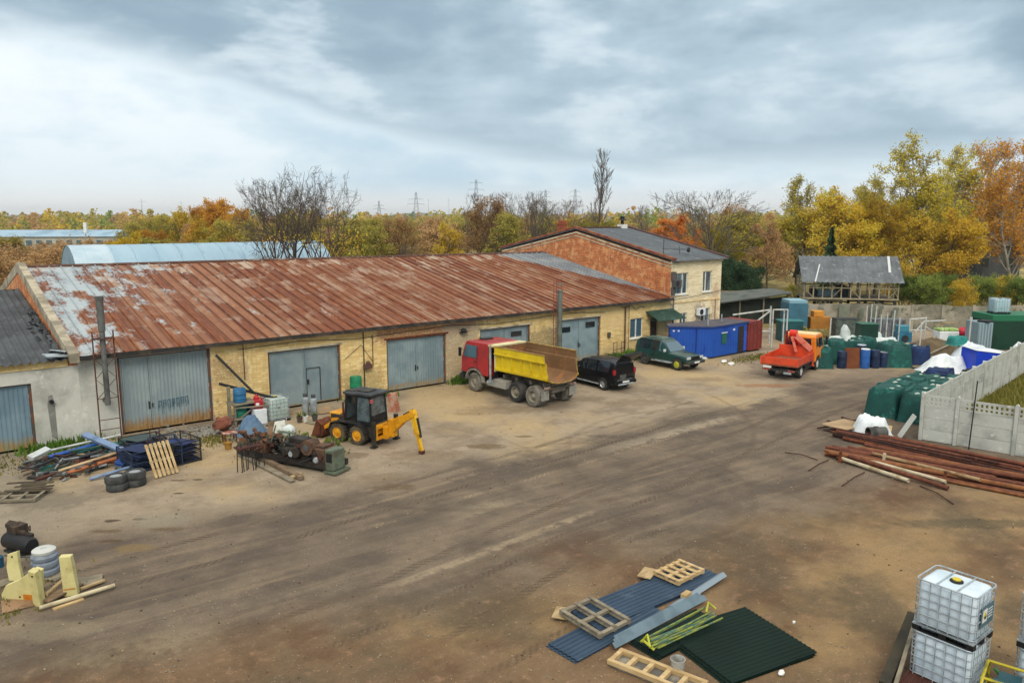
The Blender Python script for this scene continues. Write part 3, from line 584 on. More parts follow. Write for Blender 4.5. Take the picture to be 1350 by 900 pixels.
    d.bar((31.5, -.5, 1.1), (31.85, -.5, 1.15), .03, .03); d.bar((32.3, -.5, 1.15), (32.65, -.5, 1.0), .03, .03); d.bar((31.5, -.5, .6), (32.65, -.5, .65), .03, .03); d.build('railing', lm, T)
    # tall steel brackets leaning on the wall bay (hoist jib)
    d = MB(); d.tube([(4.35, -.25, 3.25), (5.75, -1.2, 1.35)], .065, 5); d.tube([(4.3, -.6, 1.9), (5.75, -1.2, 1.35), (6.9, -2.2, .95)], .075, 5); d.build('hoist_jib', BLACK, T)
    return T
GARAGE = build_garage()

def build_workshop():
    T = thing('grey_workshop', 'grey rendered workshop with dark corrugated roof at the left edge', 'workshop')
    mb = MB(); wall_front(mb, -14, -1.5, 0, 3.42, [(-7.4, -3.3, 0, 2.84)], 0.0); mb.build('wall', RENDER, T, weld=True, normals=False)
    mb = MB(); mb.box(-14, -1.88, -.06, .3, 3.425, 3.72); mb.build('cornice', YBRICK, T)
    gate(T, -7.34, -3.36, 2.78, GATE0, .5)
    MB().box(-14.0, -13.8, 0, 14, 0, 3.6).box(-14, -1.9, 13.8, 14, 0, 5.2).build('side_wall', RENDER, T)
    mb = MB(); n = 150; x0, x1 = -14.3, -1.9; y0, y1 = -.35, 14.0; za, zb = 3.74, 5.75
    def fn(u, v): return (x0 + (x1 - x0) * u, y0 + (y1 - y0) * v, za + (zb - za) * v + .045 * math.sin(u * n * math.pi / 2 * 1.0))
    mb.grid(fn, 400, 8)
    mb.add([(x0, y1, zb), (x1, y1, zb), (x1, 28, 3.6), (x0, 28, 3.6)], [(0, 1, 2, 3)]); mb.build('roof', ASB, T, smooth=True, normals=False)
    # rubble and torn felt along the parapet
    rn = random.Random(8); d = MB()
    for i in range(60):
        v = rn.uniform(-.1, 9); s = -2.0 - abs(rn.gauss(0, .18)); z = 3.78 + 2.0 * (v + .35) / 14.35; d.obox((s, v, z + .05), (rn.uniform(.08, .3), rn.uniform(.1, .4), rn.uniform(.03, .12)), (rn.random(), rn.random(), rn.random() * 3))
    d.build('edge_rubble', ASB, T)['kind'] = 'stuff'
    d = MB(); d.obox((-2.3, -.1, 3.95), (.9, .5, .05), (.15, .1, .3)); d.obox((-2.0, .3, 4.05), (.6, .7, .04), (.1, .2, .8)); d.build('loose_sheet', GALV, T)
    d = MB(); d.cyl((-2.62, -.16, 1.95), (-2.62, .05, 1.95), .09, n=10); d.build('vent_pipe', BLACK, T)
    sm = M('soot_streak', '#7b7b74', .95, '#8f8f88', 3)
    d = MB(); d.add([(-2.72, -.003, .4), (-2.5, -.003, .2), (-2.5, -.003, 1.8), (-2.56, -.003, 2.25), (-2.72, -.003, 2.2), (-2.78, -.003, 1.8)], [(0, 1, 2, 3, 4, 5)]); d.build('soot_streak', sm, T)
build_workshop()

def build_brick_house():
    T = thing('brick_house', 'two storey brick house with bare orange brick gable and cream front', 'building')
    x0, x1, yb, rv = 38.0, 44.15, 20.4, 10.3
    win = [(38.45, 40.05, 4.0, 5.62), (41.85, 43.0, 4.02, 5.62), (39.2, 40.06, 1.05, 2.55), (41.75, 42.9, 1.1, 2.72)]
    mb = MB(); wall_front(mb, x0, x1, 0, 6.55, win); mb.build('front_wall', YBRICK2, T, weld=True, normals=False)
    mb = MB(); g = [(0.003, 0), (yb, 0), (yb, 6.7), (rv, 8.62), (0.003, 6.45)]
    mb.prism(g, 'x', x0 + .003, x0 + .35); mb.prism(g, 'x', x1 - .35, x1 - .003); mb.build('gable_wall', OBRICK, T)
    MB().box(x0 + .36, x1 - .36, yb - .3, yb - .01, 0, 6.6).build('back_wall', OBRICK, T)
    # whitish corbel bands under the verge
    mb = MB()
    for dz, t, out in ((-.20, .12, .06), (-.48, .07, .035)):
        for a, b in (((-.1, 6.55), (rv, 8.72)), ((yb + .1, 6.8), (rv, 8.72))):
            A = Vector((x0 - out / 2, a[0], a[1] + dz)); B = Vector((x0 - out / 2, b[0], b[1] + dz)); mb.bar(A, B, out, t)
    mb.build('corbel_band', TRIMW, T)
    MB().box(x0 - .05, x1 + .08, -.09, -.004, 6.36, 6.56).build('cornice', TRIMW, T)
    MB().box(x0, x1, -.05, -.003, 3.34, 3.42).build('string_course', YBRICK, T)
    rm = M('grey_roof_sheet', '#72797e', .8, '#5f666a', .6, .5, .2, stretch=(3, .4, 1), c3='#868c8f', sc3=2)
    rg = MB(); e = .35
    def rp(v): return 6.62 + (8.86 - 6.62) * (v + .4) / (rv + .4) if v <= rv else 8.86 - (8.86 - 6.85) * (v - rv) / (yb + .3 - rv)
    for a, b in ((-.4, rv), (rv, yb + .3)):
        rg.add([(x0 - .1, a, rp(a)), (x1 + .35, a, rp(a)), (x1 + .35, b, rp(b)), (x0 - .1, b, rp(b)), (x0 - .1, a, rp(a) - .08), (x1 + .35, a, rp(a) - .08), (x1 + .35, b, rp(b) - .08), (x0 - .1, b, rp(b) - .08)], [(0,1,2,3),(7,6,5,4),(0,4,5,1),(1,5,6,2),(2,6,7,3),(3,7,4,0)])
    nn = 22
    for i in range(nn + 1):
        x = x0 + (x1 - x0) * i / nn; rg.bar((x, -.4, rp(-.4) + .015), (x, rv, rp(rv) + .015), .03, .035)
    rf = rg.build('roof', rm, T)
    v = MB(); vm = M('rust_red_verge', '#7a3d2c', .8, '#94603f', 1.5, .5)
    for x, w in ((x0 - .06, .22),):
        v.bar((x, -.45, rp(-.45) + .09), (x, rv, rp(rv) + .09), w, .16); v.bar((x, yb + .35, rp(yb + .3) + .09), (x, rv, rp(rv) + .09), w, .16)
    v.build('verge_flashing', vm, rf)
    v = MB(); v.bar((x1 + .3, -.45, rp(-.45) + .05), (x1 + .3, rv, rp(rv) + .05), .3, .12); v.bar((x0, rv, rp(rv) + .05), (x1 + .4, rv, rp(rv) + .05), .3, .1); v.build('ridge_flashing', M('dark_red_flashing', '#4d2d2a', .7, '#5e4038', 2), rf)
    c = MB(); c.box(x0 + .4, x0 + 1.0, 12.5, 13.2, 7.9, 9.15); c.box(x0 + .35, x0 + 1.05, 12.45, 13.25, 9.15, 9.28); c.box(x0 + .45, x0 + .95, 12.55, 13.15, 9.28, 9.5); c.build('chimney', RBRICK, rf)
    c = MB(); c.box(x1 - .9, x1 - .3, rv - .35, rv + .3, 8.6, 9.15); c.build('vent_base', WHITE, rf)
    c = MB(); c.cyl((x1 - .6, rv, 9.15), (x1 - .6, rv, 9.5), .14, n=10); c.cyl((x1 - .6, rv, 9.5), (x1 - .6, rv, 9.62), .38, .3, n=12); c.cyl((x1 - .6, rv, 9.62), (x1 - .6, rv, 9.85), .2, n=10); c.build('roof_vent', BLACK, rf)
    c = MB(); A = Vector((x0 + .15, .9, 6.7)); c.cyl(A, A + Vector((0, 0, 1.45)), .025, n=5); c.bar(A + Vector((-.2, 0, .75)), A + Vector((2.2, .1, .62)), .03, .03); c.bar(A + Vector((1.9, 0, .3)), A + Vector((1.9, .1, .9)), .03, .03)
    for q in (-.5, -.2, .1, .4): c.bar(A + Vector((1.9 + q, -.25, .64)), A + Vector((1.9 + q, .25, .64)), .02, .02)
    c.lathe([(.02, 0), (.16, .03), (.22, .1)], 10, A + Vector((2.55, -.4, .6)), 'y'); c.build('antenna', DARK, T)
    dm = M('curtained_glass', '#3a4a54', .1, '#7c8c94', 1.5, .55, .1, stretch=(3, 1, .4), spec=.8)
    window(T, *win[0], y=.1, mull=(.62,), mat=dm); window(T, *win[1], y=.1, mull=(.36,), mat=dm); window(T, *win[2], y=.1, mat=dm); window(T, *win[3], y=.1, mat=dm)
    d = MB(); gx = M('window_guard', '#4a4a48', .7)
    for i in range(9): x = 41.8 + i * .14; d.cyl((x, -.12, 1.1), (x, -.12, 2.2), .012, n=4)
    for z in (1.1, 1.65, 2.2): d.bar((41.75, -.12, z), (42.98, -.12, z), .025, .025)
    d.build('window_grille', gx, T)
    for x, z, l in ((38.02, 4.6, 'grey'), (41.0, 2.25, 'white')):
        d = MB(); d.box(x, x + .8, -.42, -.14, z, z + .56); a = d.build('air_conditioner', WPLAST if l == 'white' else STEEL, T, bevel=.02)
        MB().lathe([(.05, -.01), (.22, -.012), (.22, .0)], 14, (x + .3, -.425, z + .28), 'y').build('fan_grille', DARK, a)
        b = MB(); b.bar((x + .1, -.45, z - .03), (x + .1, 0, z - .03), .04, .04); b.bar((x + .7, -.45, z - .03), (x + .7, 0, z - .03), .04, .04); b.build('bracket', STEEL, a)
    d = MB(); d.box(38.0, 38.35, -.25, -.01, 5.1, 5.75); d.box(38.02, 38.3, -.22, -.01, 4.0, 4.6); d.build('junction_box', M('brown_grey_box', '#5a5350', .8), T)
    d = MB(); d.tube([(38.35, -.06, .2), (38.35, -.06, 3.8)], .05, 6); d.tube([(43.5, -.04, .3), (43.5, -.04, 3.4)], .03, 5); d.build('downpipe', M('grey_pipe', '#7c776f', .7), T)
    d = MB(); d.tube([(36.2, -.4, 3.62), (40, -.3, 3.75), (44.2, -.1, 4.05)], .02, 4); d.build('cable', DARK, T)
build_brick_house()
# ================================================================ other buildings, walls and fences
def build_hangar():
    T = thing('arched_hangar', 'pale blue arched metal hangar behind the garage roof', 'hangar')
    c, r, k = 39.0, 5.6, 7.35 / 5.6; x0, x1 = 4.6, 27.6
    hm = M('pale_blue_roof_sheet', '#8aa9bc', .55, '#9ab6c6', .35, .5, .2, stretch=(1, .3, .3), metal=.1, c3='#7c9bb0', sc3=.8)
    mb = MB(); n = 20
    def pt(x, i, rr=r): a = math.pi * i / n; return (x, c - rr * math.cos(a), rr * math.sin(a) * k)
    xs = [x0 + (x1 - x0) * i / 24 for i in range(25)]
    for j in range(24):
        for i in range(n): mb.add([pt(xs[j], i), pt(xs[j+1], i), pt(xs[j+1], i+1), pt(xs[j], i+1)], [(0, 1, 2, 3)])
    mb.build('roof', hm, T, smooth=40, weld=True)
    s = MB()
    for j in range(1, 24, 2): s.tube([pt(xs[j], i, r + .015) for i in range(n + 1)], .03, 4)
    s.build('roof_seam', hm, T)
    mb = MB(); mb.add([pt(x0 + .02, i) for i in range(n + 1)], [tuple(range(n + 1))]); ew = M('grey_blue_end_wall', '#7d96a8', .7, '#6c8597', 1); mb.build('end_wall', ew, T); mb = MB(); mb.add([pt(x1 - .02, i) for i in range(n + 1)], [tuple(range(n + 1))]); mb.build('end_wall', ew, T)
    mb = MB(); m2 = M('newer_zinc_sheet', '#b4c8d2', .5, '#a0b8c6', .8, .5, .2)
    for i in range(4, n): mb.add([pt(x0 - .05, i, r + .03), pt(x0 + 2.6, i, r + .03), pt(x0 + 2.6, i + 1, r + .03), pt(x0 - .05, i + 1, r + .03)], [(0, 1, 2, 3)])
    mb = MB()
    for i in range(0, 16): mb.add([pt(x0 - .03, i, r + .03), pt(x0 + 3.0, i, r + .03), pt(x0 + 3.0, i + 1, r + .03), pt(x0 - .03, i + 1, r + .03)], [(0, 1, 2, 3)])
    mb.build('repair_sheet', m2, T, smooth=40, weld=True)
build_hangar()

def build_far_hall():
    T = thing('far_white_hall', 'long low white hall with blue roof far away at the left edge', 'hall')
    a, b = D(-60, 230), D(147, 235); d = (b - a).normalized(); nrm = Vector((-d.y, d.x, 0)); rz = math.atan2(d.y, d.x); T.location = a; T.rotation_euler = (0, 0, rz); L = (b - a).length
    MB().box(0, L, 0, 14, 0, 4.0).build('wall', M('far_white_wall', '#b5b6b0', .9, '#94958e', .2, .5, .2, stretch=(1, 1, .3)), T)
    r = MB(); r.prism([(-.6, 4.0), (14.6, 4.0), (7, 5.9)], 'x', -.5, L + .5); r.build('roof', M('far_blue_roof', '#93aec0', .7, '#7a97aa', .2), T)
    w = MB()
    for i in range(14): x = 2 + i * (L - 4) / 14; w.box(x, x + 1.6, -.03, -.005, 1.3, 2.9)
    w.build('window', GLASSB, T); MB().box(L - 9.5, L - 8.7, 3, 4, 5.0, 8.2).build('chimney', WHITE, T)
build_far_hall()

def build_tree_house():
    a = D(1288, 98); T = thing('grey_house', 'dark grey house half hidden behind yellow trees on the right', 'house', a, -YAW)
    MB().box(-3, 6, 0, 7, 0, 6.2).build('wall', M('dim_grey_wall', '#4a4e50', .9, '#3b3e40', .5), T)
    r = MB(); r.prism([(-.4, 6.2), (7.4, 6.2), (3.5, 7.4)], 'x', -3.4, 6.4); r.build('roof', M('dim_roof', '#6a6e70', .9), T)
    for x, z in ((-2, 3.4), (1, 3.4), (4, 3.4), (-2, 1), (4, 1)):
        f = MB().box(x, x + 1.1, -.05, -.004, z, z + 1.4).build('window', STEEL, T); MB().box(x + .1, x + 1.0, -.07, -.055, z + .1, z + 1.3).build('pane', GLASS, f)
build_tree_house()

def build_blue_shed():
    T = thing('blue_cabin', 'bright blue metal site cabin with small green shutter beside green off-roader', 'cabin', (36.8, -4.88, 0))
    bl = M('bright_blue_sheet', '#144aa6', .55, '#1d54b0', .6, .5, .2, c3='#0c3c98', sc3=.9, stretch=(1, 1, .6)); h = 2.22
    plan = [Vector(p) for p in ((-2.15, 1.97), (0, 0), (4.06, .04), (4.1, 2.0), (-1.5, 2.7))]
    mb = MB(); cx = sum((p for p in plan), Vector((0, 0))) / 5
    for i in range(5):
        P, Q = plan[i], plan[(i + 1) % 5]; d = (Q - P); L = d.length; d.normalize(); o = Vector((d.y, -d.x)); k = max(1, int(L / .2)); st = L / k; pts = []
        for q in range(k): x = q * st; pts += [(x, 0), (x + st * .4, 0), (x + st * .5, .014), (x + st * .9, .014)]
        pts.append((L, 0)); m = len(pts); W_ = [P + d * u + o * w for u, w in pts]
        mb.add([(w.x, w.y, .12) for w in W_] + [(w.x, w.y, h) for w in W_], [(j, j+1, m+j+1, m+j) for j in range(m - 1)])
    mb.build('wall', bl, T, normals=False)
    sc = lambda f: [tuple(cx + (p - cx) * f) for p in plan]
    MB().prism(sc(.985), 'z', 0, .13).build('base_frame', DARK, T); MB().prism(sc(1.06), 'z', h + .03, h + .09).build('roof', M('grey_felt_roof', '#4c4a52', .9, '#5d5a60', 1.5), T); MB().prism(sc(1.065), 'z', h - .04, h + .028).build('fascia', M('dark_blue_fascia', '#123a86', .6), T)
    d = MB().box(3.0, 3.62, -.03, .0, .15, 2.02).build('cabin_door', M('dark_brown_door', '#2d2422', .7), T); MB().box(3.5, 3.55, -.06, -.035, 1.0, 1.15).build('handle', STEEL, d)
    MB().box(3.68, 4.0, -.02, .01, .2, 1.6).build('blue_panel', M('lighter_blue', '#2f55c4', .5), T)
    s = MB().box(1.05, 1.6, -.045, -.004, .95, 1.7).build('shutter', M('green_shutter', '#23614f', .6), T); MB().box(1.0, 1.65, -.06, -.004, 1.704, 1.75).build('shutter_head', WHITE, s)
    MB().box(2.35, 2.55, -.03, -.0, 1.78, 1.92).build('white_notice', WHITE, T)
    mk = MB(); mk.obox((-2.0, 1.8, 1.95), (.12, .06, .1), (0, 0, -.74)); mk.obox((-1.75, 1.57, 1.95), (.12, .06, .1), (0, 0, -.74)); mk.build('wall_lamp', WHITE, T)
    MB().cyl((-.85, .72, .15), (-.85, .72, h), .03, n=6).build('downpipe', M('navy_pipe', '#1a2b6b', .5), T)
    for x, y, q in ((.1, .5, .6), (2.6, 1.2, .6)): MB().cyl((x, y, h + .05), (x, y, h + q), .05, n=8).build('flue', GALV, T)
build_blue_shed()
def build_red_container():
    T = thing('red_container', 'dull red steel container standing behind the blue cabin', 'container', (40.95, -4.95, 0))
    mb = MB(); n = 14; W, h, L = 1.75, 2.25, 2.6
    prof = [(0, 0.15), (0, h - .35), (.08, h - .12), (.3, h), (W - .3, h), (W - .08, h - .12), (W, h - .35), (W, .15)]
    mb.prism(prof, 'y', 0, L); mb.build('body', M('dull_red_steel', '#80352d', .75, '#6a2b24', .9, .5, .2, c3='#9d4a3c', sc3=2), T, bevel=.02)
    r = MB()
    for i in range(4): x = .2 + i * .45; r.box(x - .03, x + .03, -.03, -.003, .2, h - .2)
    r.box(.05, W - .05, -.04, -.003, .15, .25); r.build('rib', M('red_rib', '#7d2a23', .7), T)
    MB().box(.1, W - .1, .2, L - .2, 0, .149).build('skid', DARK, T)
build_red_container()

def build_leanto():
    a, b = D(948, 71), D(1046, 71); T = thing('dark_shelter', 'dark open shelter with grey sheet roof behind the cabin', 'shelter', a, math.atan2(b.y - a.y, b.x - a.x)); L = (b - a).length
    for i in range(4): x = .1 + i * (L - .2) / 3; MB().box(x - .06, x + .06, 0, .12, 0, 2.0 + .9 * x / L).build('post', WOODG, T)
    MB().box(0, L, 5.2, 5.35, 0, 2.6).build('back_wall', WOODG, T)
    MB().add([(0, .35, 0), (L, .35, 0), (L, .35, 2.55), (0, .35, 1.8)], [(0, 1, 2, 3)]).box(.1, L - .1, .36, 5.1, 0, .05).build('dark_netting', M('dark_netting', '#1d2420', .95, '#2b332c', 1.2, .5, .2), T)
    r = MB(); z0, z1 = 2.0, 3.0
    r.add([(-.3, -.5, z0), (L + .1, -.5, z1), (L + .1, 5.5, z1 - .15), (-.3, 5.5, z0 + .25), (-.3, -.5, z0 - .1), (L + .1, -.5, z1 - .1), (L + .1, 5.5, z1 - .25), (-.3, 5.5, z0 + .15)], [(0,1,2,3),(7,6,5,4),(0,4,5,1),(1,5,6,2),(2,6,7,3),(3,7,4,0)])
    r.build('roof', M('old_grey_sheet', '#5a605c', .85, '#414743', .8), T)
    k = MB(); k.bar((L + .05, -.2, 3.1), (L + 1.2, -.6, .3), .12, .1); k.build('roof_prop', WOODG, T)
build_leanto()

def build_timber_shed():
    a, b = D(1066, 74), D(1192, 72.5); T = thing('timber_shed', 'open timber frame shed with grey corrugated roof above the concrete wall', 'shed', a, math.atan2(b.y - a.y, b.x - a.x)); L = (b - a).length; W = 4.2
    fl, ev, rd = 2.15, 3.95, 6.05
    f = MB()
    for y in (0, W):
        n = 10
        for i in range(n + 1): x = L * i / n; f.box(x - .05, x + .05, y - .05, y + .05, fl, ev + .1)
        f.box(-.1, L + .1, y - .07, y + .07, fl - .1, fl + .02); f.box(-.1, L + .1, y - .05, y + .05, fl + .95, fl + 1.03); f.box(-.1, L + .1, y - .06, y + .06, ev, ev + .12)
        for i, s in ((0, 1), (3, -1), (5, 1), (9, -1)): x = L * i / n; w = L / n * s; f.bar((x if s > 0 else x + L / n, y, fl + .95), (x + L / n if s > 0 else x, y, fl + .05), .06, .06)
    for x in (0, L):
        for y in (1.4, 2.8): f.box(x - .05, x + .05, y - .05, y + .05, fl, ev + .5)
        f.box(x - .05, x + .05, 0, W, fl + .95, fl + 1.03); f.bar((x, 0, fl + .1), (x, W, ev), .06, .06); f.box(x - .05, x + .05, 0, W, ev, ev + .1)
    f.build('frame', M('bleached_timber', '#a39a82', .9, '#877d66', 1.5, .5, .2), T)
    p = MB()
    for i in range(6):
        x = .2 + (L - .4) * i / 5
        for y in (.1, W - .1): p.box(x - .12, x + .12, y - .12, y + .12, 0, fl - .1)
    p.build('stilt', DARK, T)
    u = MB(); rn = random.Random(3)
    for i in range(22): x = rn.uniform(0, L); u.obox((x, rn.uniform(-.2, W), fl - .35 + rn.uniform(-.2, .2)), (rn.uniform(.8, 3), .2, .12), (0, rn.uniform(-.08, .08), rn.uniform(-.1, .1)))
    u.build('floor_beam', M('dark_old_beam', '#3a352c', .9, '#57503f', 2), T)
    MB().box(0, L, .1, W - .1, fl - .08, fl - .02).build('floor', WOODG, T)
    c = MB(); c.box(L * .2, L * .45, 2.2, 3.2, fl, fl + .5); c.build('floor_crate', M('pale_blue_crate', '#8fa9b5', .7), T)
    c = MB(); c.box(L * .42, L * .52, 1.6, 3.4, fl, fl + 1.0); c.box(L*.12, L * .18, 2.0, 3.0, fl, fl + .9); c.build('store_cupboard', DARK, T)
    r = MB(); ov = .55
    def fn(side):
        def g(u, v): y = -ov + (W / 2 + ov) * v if side == 0 else W + ov - (W / 2 + ov) * v; return (-.35 + (L + .7) * u, y, ev - .25 + (rd - ev + .25) * v + .035 * math.sin(u * 130))
        return g
    r.grid(fn(0), 300, 4); r.grid(fn(1), 300, 4); rf = r.build('roof', ASBL, T, smooth=True, normals=False)
    s = MB(); s.bar((.85, -ov - .03, ev - .19), (1.5, W / 2 - .9, rd - .75 + .0), .12, .03); ps = M('pale_strip', '#c6cbc9', .8); s.build('pale_patch', ps, rf); s = MB(); s.bar((L - .75, .4, 4.62), (L - .55, W / 2 - .1, rd + .02), .22, .03); s.build('pale_patch', ps, rf)
build_timber_shed()

# weathered concrete wall across the back of the yard
def build_back_wall():
    a, b = D(1050, 68), D(1420, 67); T = thing('concrete_yard_wall', 'long weathered concrete wall across the back of the yard', 'wall', a, math.atan2(b.y - a.y, b.x - a.x)); L = (b - a).length; rn = random.Random(5)
    n = 9
    for i in range(n):
        x = L * i / n; p = MB(); t = rn.uniform(-.02, .02); h = 2.15 + rn.uniform(-.12, .1)
        p.prism([(x + .02, 0), (x + L / n - .02, 0), (x + L / n - .02, h), (x + .02, h + t)], 'y', 0, .16); p.build('panel', CONCW, T)
    for i in range(n + 1): x = L * i / n; MB().box(x - .12, x + .12, -.06, -.003, 0, 2.2).build('post', CONCW, T)
    d = MB()
    for i in range(10): x = rn.uniform(2.5, 9); d.obox((x, -.25, 1.2), (rn.uniform(.15, .5), .06, rn.uniform(1.4, 2.1)), (.15, rn.uniform(-.1, .1), 0))
    d.build('leaning_boards', M('mossy_boards', '#85897a', .9, '#5e6858', .8, .5, .2), T)
build_back_wall()

# precast concrete fence: two runs meeting at a corner
def fence_run(label, P0, P1, steps, faces):
    L = (P1 - P0).length; T = thing('concrete_fence', label, 'fence', P0, math.atan2(P1.y - P0.y, P1.x - P0.x))
    ps = [0.0]
    for s in steps: ps.append(ps[-1] + s)
    for i, x in enumerate(ps):
        p = MB(); p.box(x - .07, x + .07, -.09, .09, 0, 2.12); p.prism([(x - .07, 2.12), (x + .07, 2.12), (x, 2.17)], 'y', -.09, .09); p.build('post', CONC, T, bevel=.012)
    for i in range(len(ps) - 1):
        a, b = ps[i] + .075, ps[i + 1] - .075
        for j in range(3):
            z = .02 + j * .51; p = MB(); p.box(a, b, -.025, .025, z, z + .497)
            p.build('panel', CONC, T, bevel=.008)
        z0, z1 = 1.55, 2.06; p = MB(); p.box(a, b, -.025, .025, z0, z0 + .1); p.box(a, b, -.025, .025, z1 - .1, z1); n = max(3, int((b - a) / .17))
        for k in range(n + 1):
            x = a + (b - a) * k / n; p.box(max(a, x - .045), min(b, x + .045), -.024, .024, z0 + .1, z1 - .1)
        for k in range(n): x = a + (b - a) * (k + .5) / n; p.box(x - .05, x + .05, -.022, .022, z0 + .2, z0 + .27)
        p.build('lattice_panel', CONC, T)
FC = Vector((27.7, -23.07, 0))
fence_run('pale concrete panel fence facing the rusty pipes, lattice along its top', FC, Vector((29.1, -30.9, 0)), [1.36, 2.16] + [2.1] * 6, 1)
fence_run('pale concrete panel fence running back along the netted stacks', FC + Vector((.12, .05, 0)), Vector((48.92, -20.3, 0)), [2.06] * 13, -1)
o = MB(); a, b = G(1277, 592), G(1277, 592); b.z = 2.95; b.x += .25; o.cyl(a, b, .028, .024, 6); tag(o.build('steel_pole', BLACK), 'thin black steel pole standing before the concrete fence', 'pole')

# white tubular frames and gates behind the cabin
def pipe_frame(name, label, loc, rz, bars, r=.05, mat=None):
    T = MB()
    for a, b in bars: T.cyl(a, b, r, n=6)
    o = T.build(name, mat or WHITE); o.location = loc; o.rotation_euler = (0, 0, rz); return tag(o, label, 'frame')
PW = M('greyish_white_tube', '#bfc2bf', .6, '#8f8d85', 3, .58)
pipe_frame('swing_barrier', 'white tubular barrier with slanting strut behind the blue cabin', D(972, 60), -YAW, [((0, 0, 2.25), (2.95, 0, 2.65)), ((2.95, 0, 0), (2.95, 0, 2.95)), ((1.1, 0, 1.1), (2.95, 0, 2.6)), ((1.2, 0, .9), (2.95, 0, .95)), ((1.1, 0, 1.1), (1.1, 0, 0))], .07, PW)
pipe_frame('goal_frame', 'white tubular portal frame standing behind the orange crane truck', D(1026, 58), -YAW, [((0, 0, 0), (0, 0, 2.9)), ((0, 0, 2.9), (1.1, 0, 2.9)), ((1.1, 0, 0), (1.1, 0, 2.9)), ((.95, .3, 0), (.95, .3, 2.8)), ((0, 0, 1.3), (0, .8, 1.3))], .06, PW)
pipe_frame('steel_gateway', 'white steel gate frame with diagonal brace in front of the back wall', D(1211, 60), -YAW, [((0, 0, 0), (0, 0, 2.0)), ((0, 0, 1.9), (1.25, 0, 2.0)), ((1.25, 0, .2), (1.25, 0, 2.1)), ((0, 0, .3), (1.25, 0, 1.9)), ((1.3, 0, 1.3), (2.9, .4, .35)), ((0, 0, 1.05), (1.25, 0, 1.05)), ((1.3, 0, 1.75), (3.1, .5, 1.75))], .06, PW)
o = MB(); o.cyl((0, 0, 0), (0, 0, 2.55), .05, n=6); o = o.build('gate_post', PW); o.location = G(1211, 472); tag(o, 'white gate post beside the netted stacks, standing alone in the dirt', 'post')
o = MB(); o.cyl((0, 0, 0), (0, 0, 2.6), .06, n=6); o.box(-.07, .07, -.07, .07, 2.3, 2.6); o = o.build('marker_post', PW); o.location = D(1293, 56); tag(o, 'pale post with dark top beside the silver container', 'post')

# ---- pylons, masts
PYL = M('pylon_steel', '#7f8a92', .7, var=.05)
def pylon(px, dist, top_py, arms=3, single=False, label='', w=3.2):
    H = 9.8 + (286 - top_py) / 1033 * dist; t = max(.07, dist * .00016); mb = MB()
    if single: mb.cyl((0, 0, 0), (0, 0, H), t * 1.6, t * .7, 6); mb.bar((-1.6, 0, H * .93), (1.6, 0, H * .93), t, t)
    else:
        def wd(z): return w * max(0, 1 - z / H) ** 1.3 + .5
        for sx in (-1, 1):
            for sy in (-1, 1): mb.tube([(sx * wd(z), sy * wd(z), z) for z in [H * k / 6 for k in range(7)]], t, 4)
        zs = [H * k / 9 for k in range(10)]
        for k in range(9):
            a, b = zs[k], zs[k + 1]
            for s in (-1, 1): mb.bar((-wd(a), s * wd(a), a), (wd(b), s * wd(b), b), t, t); mb.bar((wd(a), s * wd(a), a), (-wd(b), s * wd(b), b), t, t)
        for i in range(arms):
            z = H * (.68 + .13 * i); L = 7 - i * 1.2
            for s in (-1, 1): mb.bar((0, 0, z + .6), (s * L, 0, z), t * 1.3, t * 1.3); mb.bar((0, 0, z), (s * L, 0, z), t * 1.3, t * 1.3); mb.bar((s * L, 0, z), (s * L, 0, z - 1.6), t, t)
    o = mb.build('pylon' if not single else 'mast', PYL, normals=False); o.location = D(px, dist); o.rotation_euler = (0, 0, -YAW + .3)
    tag(o, label, 'pylon' if not single else 'mast')
pylon(549, 620, 254, 2, label='broad lattice pylon in the middle of the far tree line')
pylon(628, 560, 238, 3, label='tallest lattice pylon above the dark bare trees')
pylon(758, 700, 250, 3, label='slim lattice pylon just left of the tall bare poplar')
pylon(719, 760, 251, 3, label='faint lattice pylon between the bare trees above the brick chimney')
pylon(876, 820, 266, 2, label='small lattice pylon right of the brick house vent')
pylon(500, 900, 265, 2, label='small distant lattice pylon right of the big bare tree')
pylon(565, 900, 262, 1, True, label='thin distant mast just right of the broad pylon')
pylon(592, 950, 262, 1, True, label='thin distant mast midway between two lattice pylons')
pylon(188, 300, 262, 1, True, label='dark mast rising from the dark spruce on the left')
pylon(240, 420, 265, 1, True, label='thin mast among the orange trees behind the hangar')
pylon(457, 480, 240, 2, label='pale lattice pylon seen behind the branches of the big bare tree')
# ================================================================ vehicles (local +Y is forward)
def wheel(parent, x, y, r, w, rim, tyre=RUBBER, deep=.04, hub=True, lugs=False):
    """tyre with rounded shoulders, rim dished on the outside"""
    s = 1 if x > 0 else -1; mb = MB(); a = r * .58
    mb.lathe([(a, -w/2), (r * .9, -w/2), (r * .985, -w * .36), (r, -w * .2), (r, w * .2), (r * .985, w * .36), (r * .9, w/2), (a, w/2)], 22, (0, 0, 0), 'x', False)
    if lugs:
        for k in range(18):
            t = 2 * math.pi * k / 18; mb.obox((0, math.cos(t) * r, math.sin(t) * r), (w * .95, .05, .06), (t, 0, 0))
    o = mb.build('wheel', tyre, parent, smooth=40, loc=(x, y, r))
    m = MB(); e = s * w / 2
    m.lathe([(a, e * .96), (a * .92, e * .98), (a * .8, e - s * deep), (a * .35, e - s * deep * (.4 if hub else 1.3)), (a * .3, e - s * deep * .2), (0, e - s * deep * .2)], 16, (0, 0, 0), 'x', False)
    m.lathe([(a, -e * .9), (0, -e * .8)], 16, (0, 0, 0), 'x', False)
    rm = m.build('rim', rim, o, smooth=40)
    return o
def paint(name, c, c2=None, r=.3, **k): return M(name, c, r, c2, var=.06, spec=.5, coat=.4, **k)

